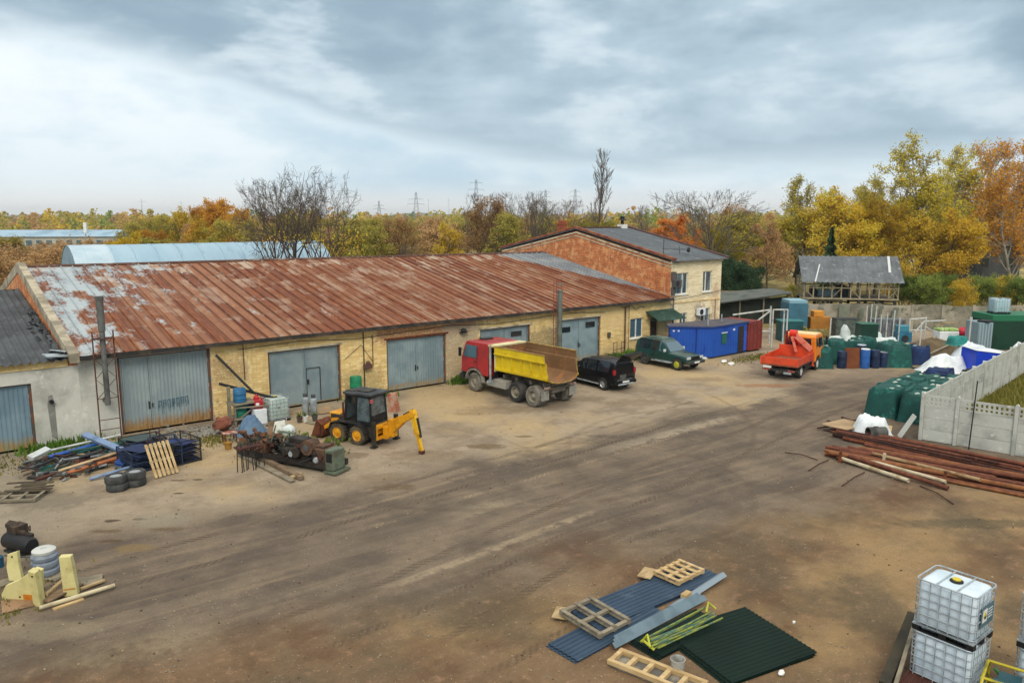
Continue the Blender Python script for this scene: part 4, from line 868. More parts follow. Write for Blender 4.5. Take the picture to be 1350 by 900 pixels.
def dump_truck():
    T = thing('dump_truck', 'red cab dump truck with yellow tipper body parked nose to the garage', 'truck', (19.25, -6.95, 0), R(3.5))
    red = paint('faded_red_paint', '#a5282a', '#8d2426', .4, sc=1.2); yel = M('worn_yellow_paint', '#d9c01a', .5, '#c2a51c', .9, .55, .15, c3='#8a5a26', sc3=4.5, th3=.68, bump=.15)
    inner = M('rusty_tipper_floor', '#80623f', .9, '#6e5034', .9, .5, .2, c3='#946038', sc3=1.6, th3=.6, bump=.2); ch = M('dusty_chassis', '#4f4a44', .85, '#6f685c', 2, .5, .2)
    rimg = M('dusty_rim', '#8b8678', .7, '#6d685c', 4)
    # axles: front at y=4.05, tandem at .65 and -.67
    for s in (-1, 1):
        wheel(T, s * 1.05, 4.2, .55, .34, rimg, RUBBER2 if s < 0 else RUBBER, .08)
        wheel(T, s * 1.03, .66, .56, .55, rimg, RUBBER, .16); wheel(T, s * 1.03, -.68, .56, .55, rimg, RUBBER2, .16)
    f = MB()
    for s in (-1, 1): f.box(s * .42 - .07, s * .42 + .07, -1.35, 5.0, .72, .98)
    for y in (-1.3, -.1, 1.6, 3.0): f.box(-.42, .42, y - .06, y + .06, .74, .95)
    for y in (4.2, .66, -.68): f.cyl((-.9, y, .56), (.9, y, .56), .1, n=8)
    f.build('chassis', ch, T)
    m = MB(); m.box(-1.25, -.72, 1.5, 2.5, .55, 1.0); m.build('fuel_tank', M('grey_tank', '#97958d', .6, '#77746b', 2), T, bevel=.04)
    m = MB(); m.cyl((-.85, 2.5, .62), (-.85, 3.3, .62), .2, n=10); m.cyl((.95, 1.6, .7), (.95, 2.6, .7), .22, n=10); m.build('air_tank', GALV, T, smooth=40)
    # cab-over-engine cab
    c = MB(); sec = [(3.05, 1.02), (3.05, 2.72), (3.2, 2.86), (4.95, 2.84), (5.12, 2.68), (5.36, 1.85), (5.40, 1.02), (4.85, 1.02), (4.72, 1.22), (4.45, 1.36), (4.0, 1.36), (3.7, 1.22), (3.56, 1.02)]
    n = len(sec); xs = [(-1.2, 0), (-1.13, 1)]
    vs = []
    for sx in (-1, 1):
        for y, z in sec: w = 1.2 if z < 1.9 else 1.2 - (z - 1.9) * .12; vs.append((sx * w, y, z))
    c.add(vs, [tuple(range(n)), tuple(range(2*n-1, n-1, -1))] + [(i, (i+1) % n, n+(i+1) % n, n+i) for i in range(n)])
    cab = c.build('cab', red, T, bevel=.05)
    d = MB(); d.box(-.35, .35, 4.3, 4.75, 2.85, 2.93); d.build('roof_hatch', DARK, cab)
    for s in (-1, 1):
        x0 = 1.203; x1 = 1.115; g = MB(); g.add([(s * (x0 + .006), 4.0, 1.95), (s * (x0 + .006), 5.16, 1.95), (s * (x1 + .004), 4.98, 2.62), (s * (x1 + .004), 4.0, 2.62)], [(0, 1, 2, 3)]); g.build('side_window', GLASSB, cab, normals=False)
    g = MB(); g.add([(-1.05, 5.345, 1.95), (1.05, 5.345, 1.95), (1.0, 5.15, 2.66), (-1.0, 5.15, 2.66)], [(0, 1, 2, 3)]); g.build('windscreen', GLASS, cab, normals=False)
    g = MB(); g.add([(-.9, 3.044, 2.0), (.9, 3.044, 2.0), (.85, 3.044, 2.55), (-.85, 3.044, 2.55)], [(0, 1, 2, 3)]); g.build('rear_window', GLASS, cab, normals=False)
    for s in (-1, 1):
        d = MB(); d.box(s * 1.206 - .004, s * 1.206 + .004, 3.93, 3.96, 1.3, 2.6); d.box(s * 1.22 - .02, s * 1.22 + .02, 4.05, 4.2, 1.72, 1.77); d.build('door_seam', DARK, cab)
        d = MB(); d.bar((s * 1.2, 5.1, 2.3), (s * 1.42, 5.2, 2.35), .03, .03); d.box(s * 1.42 - .04, s * 1.42 + .04, 5.12, 5.3, 1.95, 2.45); d.build('mirror', BLACK, cab)
        d = MB(); d.box(s * 1.0 - .14, s * 1.0 + .14, 5.4, 5.44, .78, .98); d.build('headlight', GLASSB, T)
    b = MB(); b.box(-1.22, 1.22, 5.2, 5.5, .6, .9); b.build('bumper', DARK, T, bevel=.03)
    mg = M('grey_mudguard', '#8a8880', .7, '#5f5c55', 2)
    for s in (-1, 1):
        m = MB(); pts = [(4.2 + .78 * math.cos(t), .62 + .72 * math.sin(t)) for t in [math.pi * k / 8 for k in range(9)]]; pts2 = [(4.2 + .7 * math.cos(t), .62 + .64 * math.sin(t)) for t in [math.pi * k / 8 for k in range(8, -1, -1)]]
        m.prism(pts + pts2, 'x', s * 1.24 - .2 * (s > 0), s * 1.24 + .2 * (s < 0)); m.build('mudguard', mg, T)
    e = MB(); e.cyl((-1.12, 2.88, .75), (-1.12, 2.88, 2.85), .07, n=10); e.build('exhaust_stack', GALV, T, smooth=40)
    e = MB(); e.box(-.8, .8, 2.62, 2.98, .98, 2.3); 
    for i in range(6): e.tube([(-.9 + i * .3, 2.75, 1.1), (-.8 + i * .28, 2.6, 1.7), (-.7 + i * .3, 2.85, 2.4)], .035, 5)
    e.cyl((-.55, 2.8, 1.5), (-.55, 2.8, 2.5), .2, n=10); e.build('air_filter_housing', BLACK, T)
    # tipper body: trough open at the back
    def trough(off):  # half section x,z
        return [(1.22 - off, 2.78), (1.22 - off, 2.42), (1.14 - off, 2.38), (1.12 - off, 1.62 + off * .6), (.92 - off * .6, 1.40 + off), (.55, 1.30 + off), (0, 1.28 + off)]
    out = trough(0); inn = trough(.05); out = [(-x, z) for x, z in out] + [(x, z) for x, z in out[-2::-1]]; inn = [(-x, z) for x, z in inn] + [(x, z) for x, z in inn[-2::-1]]
    y0, y1 = -1.75, 2.42; k = len(out)
    def ry(i, z): return y0 + (.40 * (1 - (z - 1.28) / 1.5) if True else 0) * -1 + .0   # the lip runs out further at the floor
    mb = MB()
    def rear(z): return y0 + .32 * ((z - 1.28) / 1.5) ** .8 if z > 1.28 else y0
    A = [(x, rear(z), z) for x, z in out]; B = [(x, y1, z) for x, z in out]
    mb.add(A + B, [(i, i+1, k+i+1, k+i) for i in range(k - 1)])
    body = mb.build('tipper_body', yel, T, normals=False)
    mi = MB(); A2 = [(x, rear(z), z) for x, z in inn]; B2 = [(x, y1 - .06, z) for x, z in inn]
    mi.add(A2 + B2, [(i, i+1, k+i+1, k+i) for i in range(k - 1)]); mi.add(B2, [tuple(range(k))])
    mi.build('load_floor', inner, body, normals=False)
    lp = MB(); lp.add(A + A2, [(i, i+1, k+i+1, k+i) for i in range(k - 1)])
    for s in (-1, 1): lp.box(s * 1.195 - .05, s * 1.195 + .05, rear(2.78), y1, 2.78, 2.83)
    lp.build('body_rim', M('chipped_rim', '#8a6a3c', .8, '#b59c48', 3, .55, .12), body, normals=False)
    fb = MB(); fb.add(B, [tuple(range(k))]); fb.box(-1.2, 1.2, y1, y1 + .55, 2.74, 2.84); fb.box(-1.16, 1.16, y1 + .004, y1 + .08, 1.4, 2.74); fb.build('headboard', M('pale_yellow_paint', '#d3cba0', .6, '#b5a86e', 2), body)
    rb = MB()
    for s in (-1, 1):
        for y in (-1.2, -.45, .3, 1.05, 1.8): rb.box(s * 1.15 - .05, s * 1.15 + .05, y - .05, y + .05, 1.52, 2.38)
        rb.bar((s * 1.15, rear(1.6) + .05, 1.58), (s * 1.15, y1, 1.58), .12, .12); rb.bar((s * 1.25, rear(2.42), 2.42), (s * 1.25, y1, 2.42), .06, .06)
    rb.build('side_rib', yel, body)
    ud = MB(); ud.box(-.5, .5, -1.3, 2.3, .98, 1.27)
    for y in (-1.2, -.2, .9, 1.9): ud.box(-1.0, 1.0, y - .06, y + .06, 1.1, 1.3)
    ud.build('body_subframe', ch, T)
    for s in (-1, 1):
        MB().box(s * 1.03 - .27, s * 1.03 + .27, -1.38, -1.34, .42, 1.0).build('mud_flap', M('grey_flap', '#8d8b82', .8, '#6f6d66', 3), T)
        MB().box(s * .95 - .22, s * .95 + .22, -1.46, -1.40, 1.02, 1.12).build('tail_light', M('dusty_tail_light', '#9b8f84', .6, '#8f3a2c', 4), T)
    MB().box(-1.1, 1.1, -1.42, -1.3, .95, 1.02).build('rear_bar', ch, T)
dump_truck()

def car_loft(T, name, st, mat, crown=.03):
    """st: list of (y, zbot, zlow, zbelt, ztop, wlow, wbelt, wtop)"""
    mb = MB(); rows = []
    for y, zb, zl, zt, zr, wl, wb, wr in st:
        half = [(wl * .86, zb), (wl, zb + .12), (wl * 1.0, zl), (wb, zt), (wr, zr - crown * .6), (wr * .55, zr)]
        row = [(-x, y, z) for x, z in half] + [(x, y, z) for x, z in half[::-1]]; rows.append(row)
    k = len(rows[0]); vs = [p for r in rows for p in r]; fs = []
    for i in range(len(rows) - 1):
        for j in range(k): fs.append((i*k+j, i*k+(j+1) % k, (i+1)*k+(j+1) % k, (i+1)*k+j))
    fs.append(tuple(range(k))); fs.append(tuple((len(rows)-1)*k+j for j in range(k)))
    mb.add(vs, fs); return mb.build(name, mat, T, smooth=40, bevel=.045)
class Two:
    def __init__(s, l): s.l = l
    def build(s, *a, **k): return [m.build(*a, **k) for m in s.l]
def glass_side(st, i0, i1, lo=.06, hi=.05, ins0=.05, ins1=.05, off=.012):
    """window in the side between stations i0 and i1, both sides of the car"""
    both = []
    for s in (-1, 1):
        mb = MB()
        def P(i, t, dy):
            y, zb, zl, zt, zr, wl, wb, wr = st[i]; z0, z1 = zt + lo * .6, zr - hi - .02; f = (z0 - zt) / max(.01, (zr - .02 - zt)); g = (z1 - zt) / max(.01, (zr - .02 - zt)); k = f + (g - f) * t
            return (s * (wb + (wr - wb) * k + off), y + dy, zt + (zr - .02 - zt) * k)
        a, b = i0, i1; idx = list(range(a, b + 1)); lowp = []; topp = []
        for q in idx:
            dy = ins0 * (1 if st[b][0] > st[a][0] else -1) if q == a else (-ins1 * (1 if st[b][0] > st[a][0] else -1) if q == b else 0)
            lowp.append(P(q, 0, dy)); topp.append(P(q, 1, dy))
        mb.add(lowp + topp[::-1], [tuple(range(2 * len(idx)))]); both.append(mb)
    return Two(both)
def arches(T, ys, r, w):
    for y in ys:
        for s in (-1, 1):
            mb = MB(); n = 16; a = [(y + r * math.cos(t), .36 + r * math.sin(t)) for t in [math.pi * k / n for k in range(n + 1)]]
            mb.prism(a + [(y - r, .30), (y + r, .30)], 'x', s * w - .012, s * w + .012); mb.build('wheel_arch', BLACK, T)

def black_suv():
    T = thing('black_car', 'black off-road car with its tailgate open beside the dump truck', 'car', (24.65, -7.2, 0), R(-2))
    p = M('black_car_paint', '#0b0d13', .28, var=.06, spec=.35)
    st = [(-.80, .42, .8, .96, 1.02, .84, .84, .78), (-.77, .35, .8, 1.05, 1.60, .89, .88, .70), (-.45, .3, .8, 1.04, 1.69, .91, .89, .68), (.6, .26, .78, 1.02, 1.71, .92, .9, .70), (1.5, .26, .78, 1.0, 1.69, .92, .9, .69), (1.95, .26, .78, .99, 1.56, .92, .89, .68), (2.55, .26, .76, .98, 1.06, .92, .86, .70), (3.2, .28, .72, .92, .98, .91, .82, .62), (3.55, .34, .68, .8, .86, .82, .74, .55), (3.66, .42, .6, .7, .74, .68, .62, .45)]
    b = car_loft(T, 'body', st, p)
    glass_side(st, 2, 3).build('rear_side_window', GLASS, b, normals=False); glass_side(st, 3, 4).build('front_side_window', GLASS, b, normals=False); glass_side(st, 4, 5, ins1=.1).build('quarter_window', GLASS, b, normals=False)
    w = MB(); w.add([(-.62, 1.98, 1.56), (.62, 1.98, 1.56), (.78, 2.53, 1.09), (-.78, 2.53, 1.09)], [(0, 1, 2, 3)]); w.build('windscreen', GLASS, b, normals=False)
    o = MB(); o.add([(-.68, -.81, .62), (.68, -.81, .62), (.62, -.76, 1.5), (-.62, -.76, 1.5)], [(0, 1, 2, 3)]); o.build('boot_shade_panel', M('boot_shade_black', '#07080a', 1, var=0), b, normals=False)  # black quad over the closed body, painting in the unlit boot interior
    o = MB(); o.box(-.6, .6, -.86, -.82, .62, .70); o.box(-.4, .1, -.84, -.815, .72, .95); o.build('boot_trim', M('grey_boot_trim', '#4a4c4d', .9, '#6b6a66', 5), b)
    t = MB(); A = (-.66, .66); t.add([(-.62, -.72, 1.68), (.62, -.72, 1.68), (.74, -1.42, 2.28), (-.74, -1.42, 2.28), (-.62, -.72, 1.62), (.62, -.72, 1.62), (.74, -1.50, 2.18), (-.74, -1.50, 2.18)], [(0,1,2,3),(7,6,5,4),(0,4,5,1),(1,5,6,2),(2,6,7,3),(3,7,4,0)])
    tg = t.build('tailgate', p, T, bevel=.02); MB().add([(-.55, -.86, 1.71), (.55, -.86, 1.71), (.62, -1.2, 1.95), (-.62, -1.2, 1.95)], [(0, 1, 2, 3)]).build('rear_glass', GLASS, tg, normals=False)
    for s in (-1, 1):
        MB().box(s * .79 - .09, s * .79 + .09, -.83, -.72, .98, 1.28).build('tail_light', M('red_tail_light', '#8f1a22', .25, spec=.7), T)
        d = MB(); d.bar((s * .62, -.74, 1.5), (s * .68, -1.2, 1.97), .025, .025); d.build('gas_strut', BLACK, tg)
        d = MB(); d.ball((s * 1.0, 1.95, 1.08), (.12, .07, .09), 10, 6); d.build('mirror', p, T, smooth=True)
    m = MB(); m.box(-.86, .86, -.93, -.78, .42, .62); m.build('rear_bumper', p, T, bevel=.04); m = MB(); m.box(-.6, .6, -.955, -.9, .36, .46); m.build('bumper_guard', GALV, T, bevel=.015)
    for s in (-1, 1):
        m = MB(); m.box(s * .93 - .03, s * .93 + .03, .3, 2.2, .3, .36); m.build('side_step', GALV, T)
    for s in (-1, 1): m = MB(); m.tube([(s * .6, -.3, 1.72), (s * .6, -.2, 1.77), (s * .6, 1.3, 1.77), (s * .6, 1.4, 1.72)], .018, 5); m.build('roof_rail', DARK, T)
    for s in (-1, 1):
        d = MB()
        for y in (.62, 1.62): d.box(s * .925 - .004, s * .925 + .004, y - .01, y + .01, .5, 1.0)
        for y in (.75, 1.72): d.box(s * .93 - .012, s * .93 + .012, y, y + .2, .9, .93)
        d.build('door_seam', M('door_gap', '#000204', .6, var=0), b)
    MB().box(-.26, .26, -.945, -.932, .5, .6).build('number_plate', WHITE, T)
    arches(T, (0, 2.7), .43, .915); al = M('alloy_rim', '#aab0b5', .35, metal=.5, var=.05)
    for s in (-1, 1): wheel(T, s * .84, 0, .355, .24, al); wheel(T, s * .84, 2.7, .355, .24, al)
black_suv()

def green_suv():
    T = thing('green_car', 'dark green off-roader with yellow front wheel parked by the blue cabin', 'car', (32.5, -3.3, 0), math.pi)
    p = paint('dark_green_paint', '#0c3b36', '#0b332f', .25)
    st = [(-.95, .5, .85, 1.02, 1.06, .80, .80, .74), (-.90, .45, .85, 1.06, 1.58, .85, .84, .66), (-.6, .4, .85, 1.06, 1.76, .89, .87, .68), (.5, .38, .85, 1.05, 1.82, .90, .87, .69), (1.15, .38, .85, 1.03, 1.78, .90, .87, .68), (1.5, .38, .85, 1.02, 1.62, .90, .86, .67), (2.1, .38, .84, 1.02, 1.08, .87, .82, .70), (3.0, .4, .82, .99, 1.05, .86, .79, .62), (3.42, .45, .78, .92, .98, .82, .74, .58), (3.5, .5, .74, .84, .88, .74, .68, .5)]
    b = car_loft(T, 'body', st, p)
    sr = MB(); sr.add([(-.5, -.55, 1.775), (.5, -.55, 1.775), (.52, .5, 1.83), (.5, 1.1, 1.79), (-.5, 1.1, 1.79), (-.52, .5, 1.83)], [(0, 1, 2, 5), (5, 2, 3, 4)]); sr.build('roof_panel', paint('sky_reflection_green', '#5f7d76', '#54716b', .35), b)  # lighter top sheet: the sky's reflection put into the roof colour
    glass_side(st, 2, 3, ins1=.08).build('rear_side_window', GLASS, b, normals=False); glass_side(st, 3, 4, ins0=.08).build('front_side_window', GLASS, b, normals=False); glass_side(st, 4, 5, ins1=.12, lo=.08).build('quarter_window', GLASSB, b, normals=False)
    w = MB(); w.add([(-.60, 1.52, 1.625), (.60, 1.52, 1.625), (.76, 2.08, 1.115), (-.76, 2.08, 1.115)], [(0, 1, 2, 3)]); w.build('windscreen', GLASSB, b, normals=False)
    for s in (-1, 1): c = MB(); c.box(s * .87 - .015, s * .87 + .015, .9, 2.6, .42, .5); c.bar((s * .92, .6, .42), (s * .92, 2.2, .42), .1, .05); c.build('side_step', GALV, T)
    for s in (-1, 1):
        MB().box(s * .62 - .16, s * .62 + .16, 3.47, 3.53, .78, .93).build('headlight', M('clear_headlight', '#c3ccd0', .15, spec=.8), T)
        d = MB(); d.box(s * .95 - .1, s * .95 + .1, 1.7, 1.82, 1.08, 1.26); d.build('mirror', M('silver_mirror', '#b8c2c2', .3), T, bevel=.03)
        d = MB()
        for y in (.48, 1.5): d.box(s * .875 - .004, s * .875 + .004, y - .01, y + .01, .55, 1.05)
        d.box(s * .885 - .012, s * .885 + .012, .58, .78, .95, .99); d.build('door_seam', BLACK, b)
    MB().box(-.42, .42, 3.505, 3.54, .76, .93).build('radiator_grille', BLACK, T); m = MB(); m.box(-.84, .84, 3.45, 3.66, .46, .68); m.build('front_bumper', M('dark_grey_bumper', '#39413f', .5), T, bevel=.04)
    m = MB(); m.box(-.26, .26, 3.665, 3.68, .52, .63); m.build('number_plate', WHITE, T)
    for s in (-1, 1): m = MB(); m.tube([(s * .62, -.5, 1.83), (s * .62, -.4, 1.9), (s * .62, 1.1, 1.9), (s * .62, 1.2, 1.83)], .02, 5); m.build('roof_rail', DARK, T)
    sp = MB(); sp.lathe([(.2, 0), (.36, .0), (.4, .08), (.38, .2), (.3, .24), (0, .24)], 18, (0, -1.2, 1.0), 'y'); sp.build('spare_wheel', RUBBER, T, smooth=40)
    arches(T, (0, 2.75), .48, .868); yr = M('lime_yellow_rim', '#b7bb32', .5, '#9a9d2c', 3); dr = M('dark_rim', '#3f403c', .6)
    for s in (-1, 1): wheel(T, s * .8, 0, .39, .26, dr); wheel(T, s * .8, 2.75, .39, .26, yr, deep=.02)
green_suv()

def crane_truck():
    T = thing('crane_truck', 'orange flatbed truck with folded red loading crane, seen from behind', 'truck', (35.4, -11.5, 0), R(14.8 - 90))
    og = paint('orange_red_paint', '#db4a20', '#bd3c1a', .45, sc=1.2, c3='#a04a2c', sc3=5, th3=.64); oy = paint('amber_orange_paint', '#e8861c', '#d67613', .4); wr = M('white_rim', '#c8c9c6', .5, '#a8a8a2', 3)
    for s in (-1, 1): wheel(T, s * .82, 0, .42, .3, wr, deep=.05); wheel(T, s * .9, 3.3, .42, .24, wr, deep=.03)
    f = MB()
    for s in (-1, 1): f.box(s * .4 - .05, s * .4 + .05, -1.2, 4.0, .55, .75)
    for y in (0, 3.3): f.cyl((-.7, y, .42), (.7, y, .42), .09, n=8)
    f.box(-.6, .6, -.4, .5, .42, .6); f.build('chassis', DARK, T)
    bed = MB(); bed.box(-1.12, 1.12, -1.35, 1.95, .86, .95); bd = bed.build('flatbed', M('bed_planks', '#93503a', .85, '#74402c', 2, stretch=(6, 1, 1)), T)
    def board(name, a, b, h):
        m = MB(); n = 3
        for i in range(n): z = .955 + i * h / n; m.bar((a[0], a[1], z + h / n / 2), (b[0], b[1], z + h / n / 2), .05, h / n - .018)
        m.bar((a[0], a[1], .955 + h / 2), (b[0], b[1], .955 + h / 2), .025, h); m.build(name, og, bd)
    board('side_board', (-1.1, -1.33), (-1.1, 1.93), .42); board('side_board', (1.1, -1.33), (1.1, 1.93), .42); board('tail_board', (-1.06, -1.33), (1.06, -1.33), .42); board('head_board', (-1.06, 1.93), (1.06, 1.93), .75)
    m = MB()
    for x in (-1.1, 1.1):
        for y in (-1.33, .3, 1.93): m.box(x - .04, x + .04, y - .04, y + .04, .9, 1.4)
    m.build('bed_post', og, bd)
    c = MB(); sec = [(2.65, .62), (2.65, 2.2), (2.78, 2.32), (4.15, 2.3), (4.3, 2.18), (4.5, 1.45), (4.52, .62), (3.85, .62), (3.7, .88), (3.3, .98), (2.9, .88), (2.76, .62)]
    n = len(sec); vs = []
    for sx in (-1, 1):
        for y, z in sec: w = 1.05 if z < 1.4 else 1.05 - (z - 1.4) * .09; vs.append((sx * w, y, z))
    c.add(vs, [tuple(range(n)), tuple(range(2*n-1, n-1, -1))] + [(i, (i+1) % n, n+(i+1) % n, n+i) for i in range(n)]); cab = c.build('cab', oy, T, bevel=.04)
    MB().box(-.92, .92, 2.8, 4.1, 2.32, 2.36).build('roof_panel', M('cream_roof', '#dcc68e', .5), cab, bevel=.02)
    for s in (-1, 1):
        g = MB(); g.add([(s * 1.058, 3.3, 1.5), (s * 1.058, 4.28, 1.5), (s * .995, 4.12, 2.1), (s * .995, 3.3, 2.1)], [(0, 1, 2, 3)]); g.build('side_window', GLASS, cab, normals=False); g = MB(); g.add([(s * 1.058, 2.82, 1.6), (s * 1.058, 3.15, 1.6), (s * .995, 3.15, 2.1), (s * .995, 2.82, 2.1)], [(0, 1, 2, 3)]); g.build('quarter_window', GLASS, cab, normals=False)
    g = MB(); g.add([(-.75, 2.644, 1.55), (.75, 2.644, 1.55), (.72, 2.644, 2.1), (-.72, 2.644, 2.1)], [(0, 1, 2, 3)]); g.build('rear_window', GLASS, cab, normals=False)
    g = MB(); g.add([(-.92, 4.49, 1.5), (.92, 4.49, 1.5), (.88, 4.32, 2.15), (-.88, 4.32, 2.15)], [(0, 1, 2, 3)]); g.build('windscreen', GLASS, cab, normals=False)
    for s in (-1, 1): d = MB(); d.bar((s * 1.03, 4.2, 2.1), (s * 1.25, 4.3, 2.1), .03, .03); d.box(s * 1.25 - .06, s * 1.25 + .06, 4.26, 4.34, 1.6, 2.1); d.build('mirror', BLACK, cab)
    # loading crane between cab and bed
    cr = MB(); cr.box(-.95, .95, 2.1, 2.5, .76, .95); cr.cyl((0, 2.3, .95), (0, 2.3, 1.9), .16, n=10); cb = cr.build('crane_column', og, T)
    b = MB(); b.bar((.05, 2.25, 1.8), (-.15, 1.75, 2.5), .3, .34); b.cyl((-.36, 1.75, 2.48), (.06, 1.75, 2.48), .23, n=12); b.build('crane_knuckle', M('bright_red_paint', '#d62c18', .4), cb)
    b = MB(); b.bar((-.15, 1.72, 2.48), (.95, 2.0, 1.5), .28, .3); b.bar((-.2, 1.6, 2.3), (.1, 1.7, 1.35), .16, .16); b.build('crane_boom', M('pinkish_white_paint', '#d97f6a', .5, '#c9533a', 3), cb)
    b = MB(); b.bar((-.72, 2.25, .9), (-.72, 2.25, 2.55), .14, .14); b.bar((-.52, 2.3, .9), (-.52, 2.3, 2.2), .1, .1); b.bar((-.72, 2.25, 2.0), (0, 2.3, 1.8), .12, .12); b.build('crane_jib', M('dark_red_paint', '#7d1f22', .5), cb)
    for s in (-1, 1): d = MB(); d.cyl((s * .98, 2.3, .5), (s * .98, 2.3, 1.1), .06, n=8); d.cyl((s * .98, 2.3, .42), (s * .98, 2.3, .5), .12, n=8); d.build('outrigger', og, T)
    d = MB(); d.box(-1.0, 1.0, -1.34, -1.28, .55, .68); d.build('rear_bar', DARK, T)
    for s in (-1, 1): MB().box(s * .75 - .2, s * .75 + .2, -1.38, -1.345, .56, .67).build('tail_light', M('red_white_light', '#8f3028', .3, '#c9c2ba', 6), T)
    MB().box(-.95, -.45, -1.385, -1.35, .70, .82).build('number_plate', WHITE, T); MB().box(.3, .75, -1.36, -1.29, .40, .54).build('tow_plate', GALV, T)
    for s in (-1, 1): m = MB(); m.box(s * .98 - .02, s * .98 + .02, .5, 2.6, .42, .5); m.box(s * .98 - .02, s * .98 + .02, .5, 2.6, .66, .72); m.build('side_guard', DARK, T)
    m = MB(); m.box(.5, .98, .7, 1.7, .42, .8); m.build('tool_box', BLACK, T)
crane_truck()

def backhoe():
    T = thing('backhoe_loader', 'small yellow backhoe loader with black cab and rusty front bucket', 'digger', (8.36, -7.85, 0), R(23.5))
    yl = M('digger_yellow', '#d99a18', .45, '#b9780f', 1.6, .55, .15, c3='#7a4a1e', sc3=5, th3=.66); dk = M('soiled_black_steel', '#1f201f', .6, '#3a352c', 2.5)
    for s in (-1, 1):
        for y in (0, 1.1): wheel(T, s * .66, y, .42, .3, yl, M('muddy_tyre', '#3b352d', .95, '#5e5442', 3, .5, .15), .03, lugs=True)
    for s in (-1, 1):  # drooping track-style mudguard over the wheels
        pts = [(-.46, .5), (-.3, .86), (.2, .97), (.9, .97), (1.4, .86), (1.56, .5)]; m = MB()
        for i in range(5): m.bar((s * .68, pts[i][0], pts[i][1]), (s * .68, pts[i+1][0], pts[i+1][1]), .34, .04)
        m.build('mudguard', dk, T)
    b = MB(); b.box(-.5, .5, -.75, 1.75, .28, .95); b.box(-.48, .48, .9, 1.7, .95, 1.15); b.build('body', dk, T, bevel=.03)
    # cab
    y0, y1, z0, z1, w = -.62, .82, .95, 2.12, .56; c = MB()
    for s in (-1, 1):
        for a, bb, in ((( s * w, y0, z0), (s * w * .92, y0 + .06, z1)), ((s * w, y1, z0), (s * w * .92, y1 - .1, z1)), ((s * w, .18, z0), (s * w * .92, .16, z1))): c.bar(a, bb, .08, .08)
        c.bar((s * w, y0, z0), (s * w, y1, z0), .08, .1); c.bar((s * w * .92, y0, z1), (s * w * .92, y1 - .05, z1), .08, .08)
    for y, yy in ((y0, y0 + .06), (y1, y1 - .1)): c.bar((-w, y, z0), (w, y, z0), .08, .1); c.bar((-w * .92, yy, z1), (w * .92, yy, z1), .08, .08)
    c.box(-w, w, y0 - .03, y0 + .03, z0, z0 + .32)
    cab = c.build('cab_frame', BLACK, T)
    r = MB(); r.box(-.6, .6, -.72, .88, 2.14, 2.27); r.build('cab_roof', M('dusty_black_roof', '#2b2e31', .6, '#45474a', 1.5), cab, bevel=.05)
    r = MB(); r.box(-.3, .3, -.3, .3, 2.272, 2.31); r.box(-.5, -.2, .4, .8, 2.272, 2.30); r.build('roof_plate', dk, cab)
    g = MB(); g.add([(-w + .05, y0 + .02, z0 + .34), (w - .05, y0 + .02, z0 + .34), (w * .88, y0 + .07, z1 - .05), (-w * .88, y0 + .07, z1 - .05)], [(0, 1, 2, 3)]); g.add([(-w + .05, y1, z0 + .08), (w - .05, y1, z0 + .08), (w * .88, y1 - .1, z1 - .05), (-w * .88, y1 - .1, z1 - .05)], [(0, 1, 2, 3)])
    for s in (-1, 1): g.add([(s * w, y0 + .06, z0 + .08), (s * w, .14, z0 + .08), (s * w * .92, .13, z1 - .05), (s * w * .92, y0 + .1, z1 - .05)], [(0, 1, 2, 3)])
    gl = M('tinted_glass', '#3c474a', .06, '#58666a', 2.5, .5, .1, spec=.8); g.build('cab_window', gl, cab, normals=False)
    s_ = MB(); s_.box(-.22, .22, -.15, .3, .95, 1.25); s_.box(-.22, .22, .25, .35, 1.25, 1.75); s_.build('seat', BLACK, cab)
    for s in (-1, 1): m = MB(); m.box(s * .62 - .07, s * .62 + .07, -.76, -.69, 1.92, 2.06); m.build('work_lamp', M('red_lamp', '#a32430', .3, '#c98a80', 8), cab)
    # engine bonnet and single loader arm on the right
    e = MB(); e.box(-.45, .3, 1.2, 1.8, .95, 1.2); e.build('bonnet', yl, T, bevel=.03)
    a = MB(); a.bar((.62, -.2, 1.35), (.62, 1.5, 1.05), .2, .26); a.bar((.62, 1.45, 1.1), (.55, 2.1, .55), .18, .22); a.bar((-.55, 1.5, .8), (-.55, 2.05, .45), .14, .16); a.bar((-.3, .9, 1.0), (-.55, 1.6, .9), .1, .12); a.build('loader_arm', yl, T)
    a = MB(); a.cyl((.5, .6, 1.05), (.5, 1.6, .8), .05, n=8); a.bar((-.5, .95, .9), (-.5, .95, 1.75), .06, .06); a.build('hydraulic_ram', M('maroon_hose_cover', '#5a2a26', .6), T)
    bk = MB(); prof = [(2.0, .12), (2.62, .06), (2.66, .1), (2.15, .2), (2.1, .35), (2.12, .62), (2.3, .8), (2.26, .84), (2.0, .66), (1.95, .3)]; bk.prism(prof, 'x', -.78, .78); pp = [(2.0, .12), (2.62, .06), (2.3, .8), (1.97, .66)]
    for s in (-1, 1): bk.prism(pp, 'x', s * .76 - .02, s * .76 + .02)
    bk.build('front_bucket', M('rusty_bucket', '#6e3d22', .9, '#4d2b1c', 3, .5, .2, c3='#8f5a34'), T)
    # rear frame, stabilisers and digging arm
    f = MB(); f.box(-.72, .72, -1.02, -.86, .30, .42); f.box(-.72, .72, -1.02, -.86, .78, .92); f.box(-.72, -.6, -1.02, -.86, .42, .78); f.box(.6, .72, -1.02, -.86, .42, .78); f.box(-.08, .08, -1.0, -.87, .42, .78); f.box(-.7, .7, -.87, -.74, .5, .9); f.box(-.28, .28, -1.25, -1.02, .3, .85); f.build('backhoe_frame', yl, T, bevel=.012)
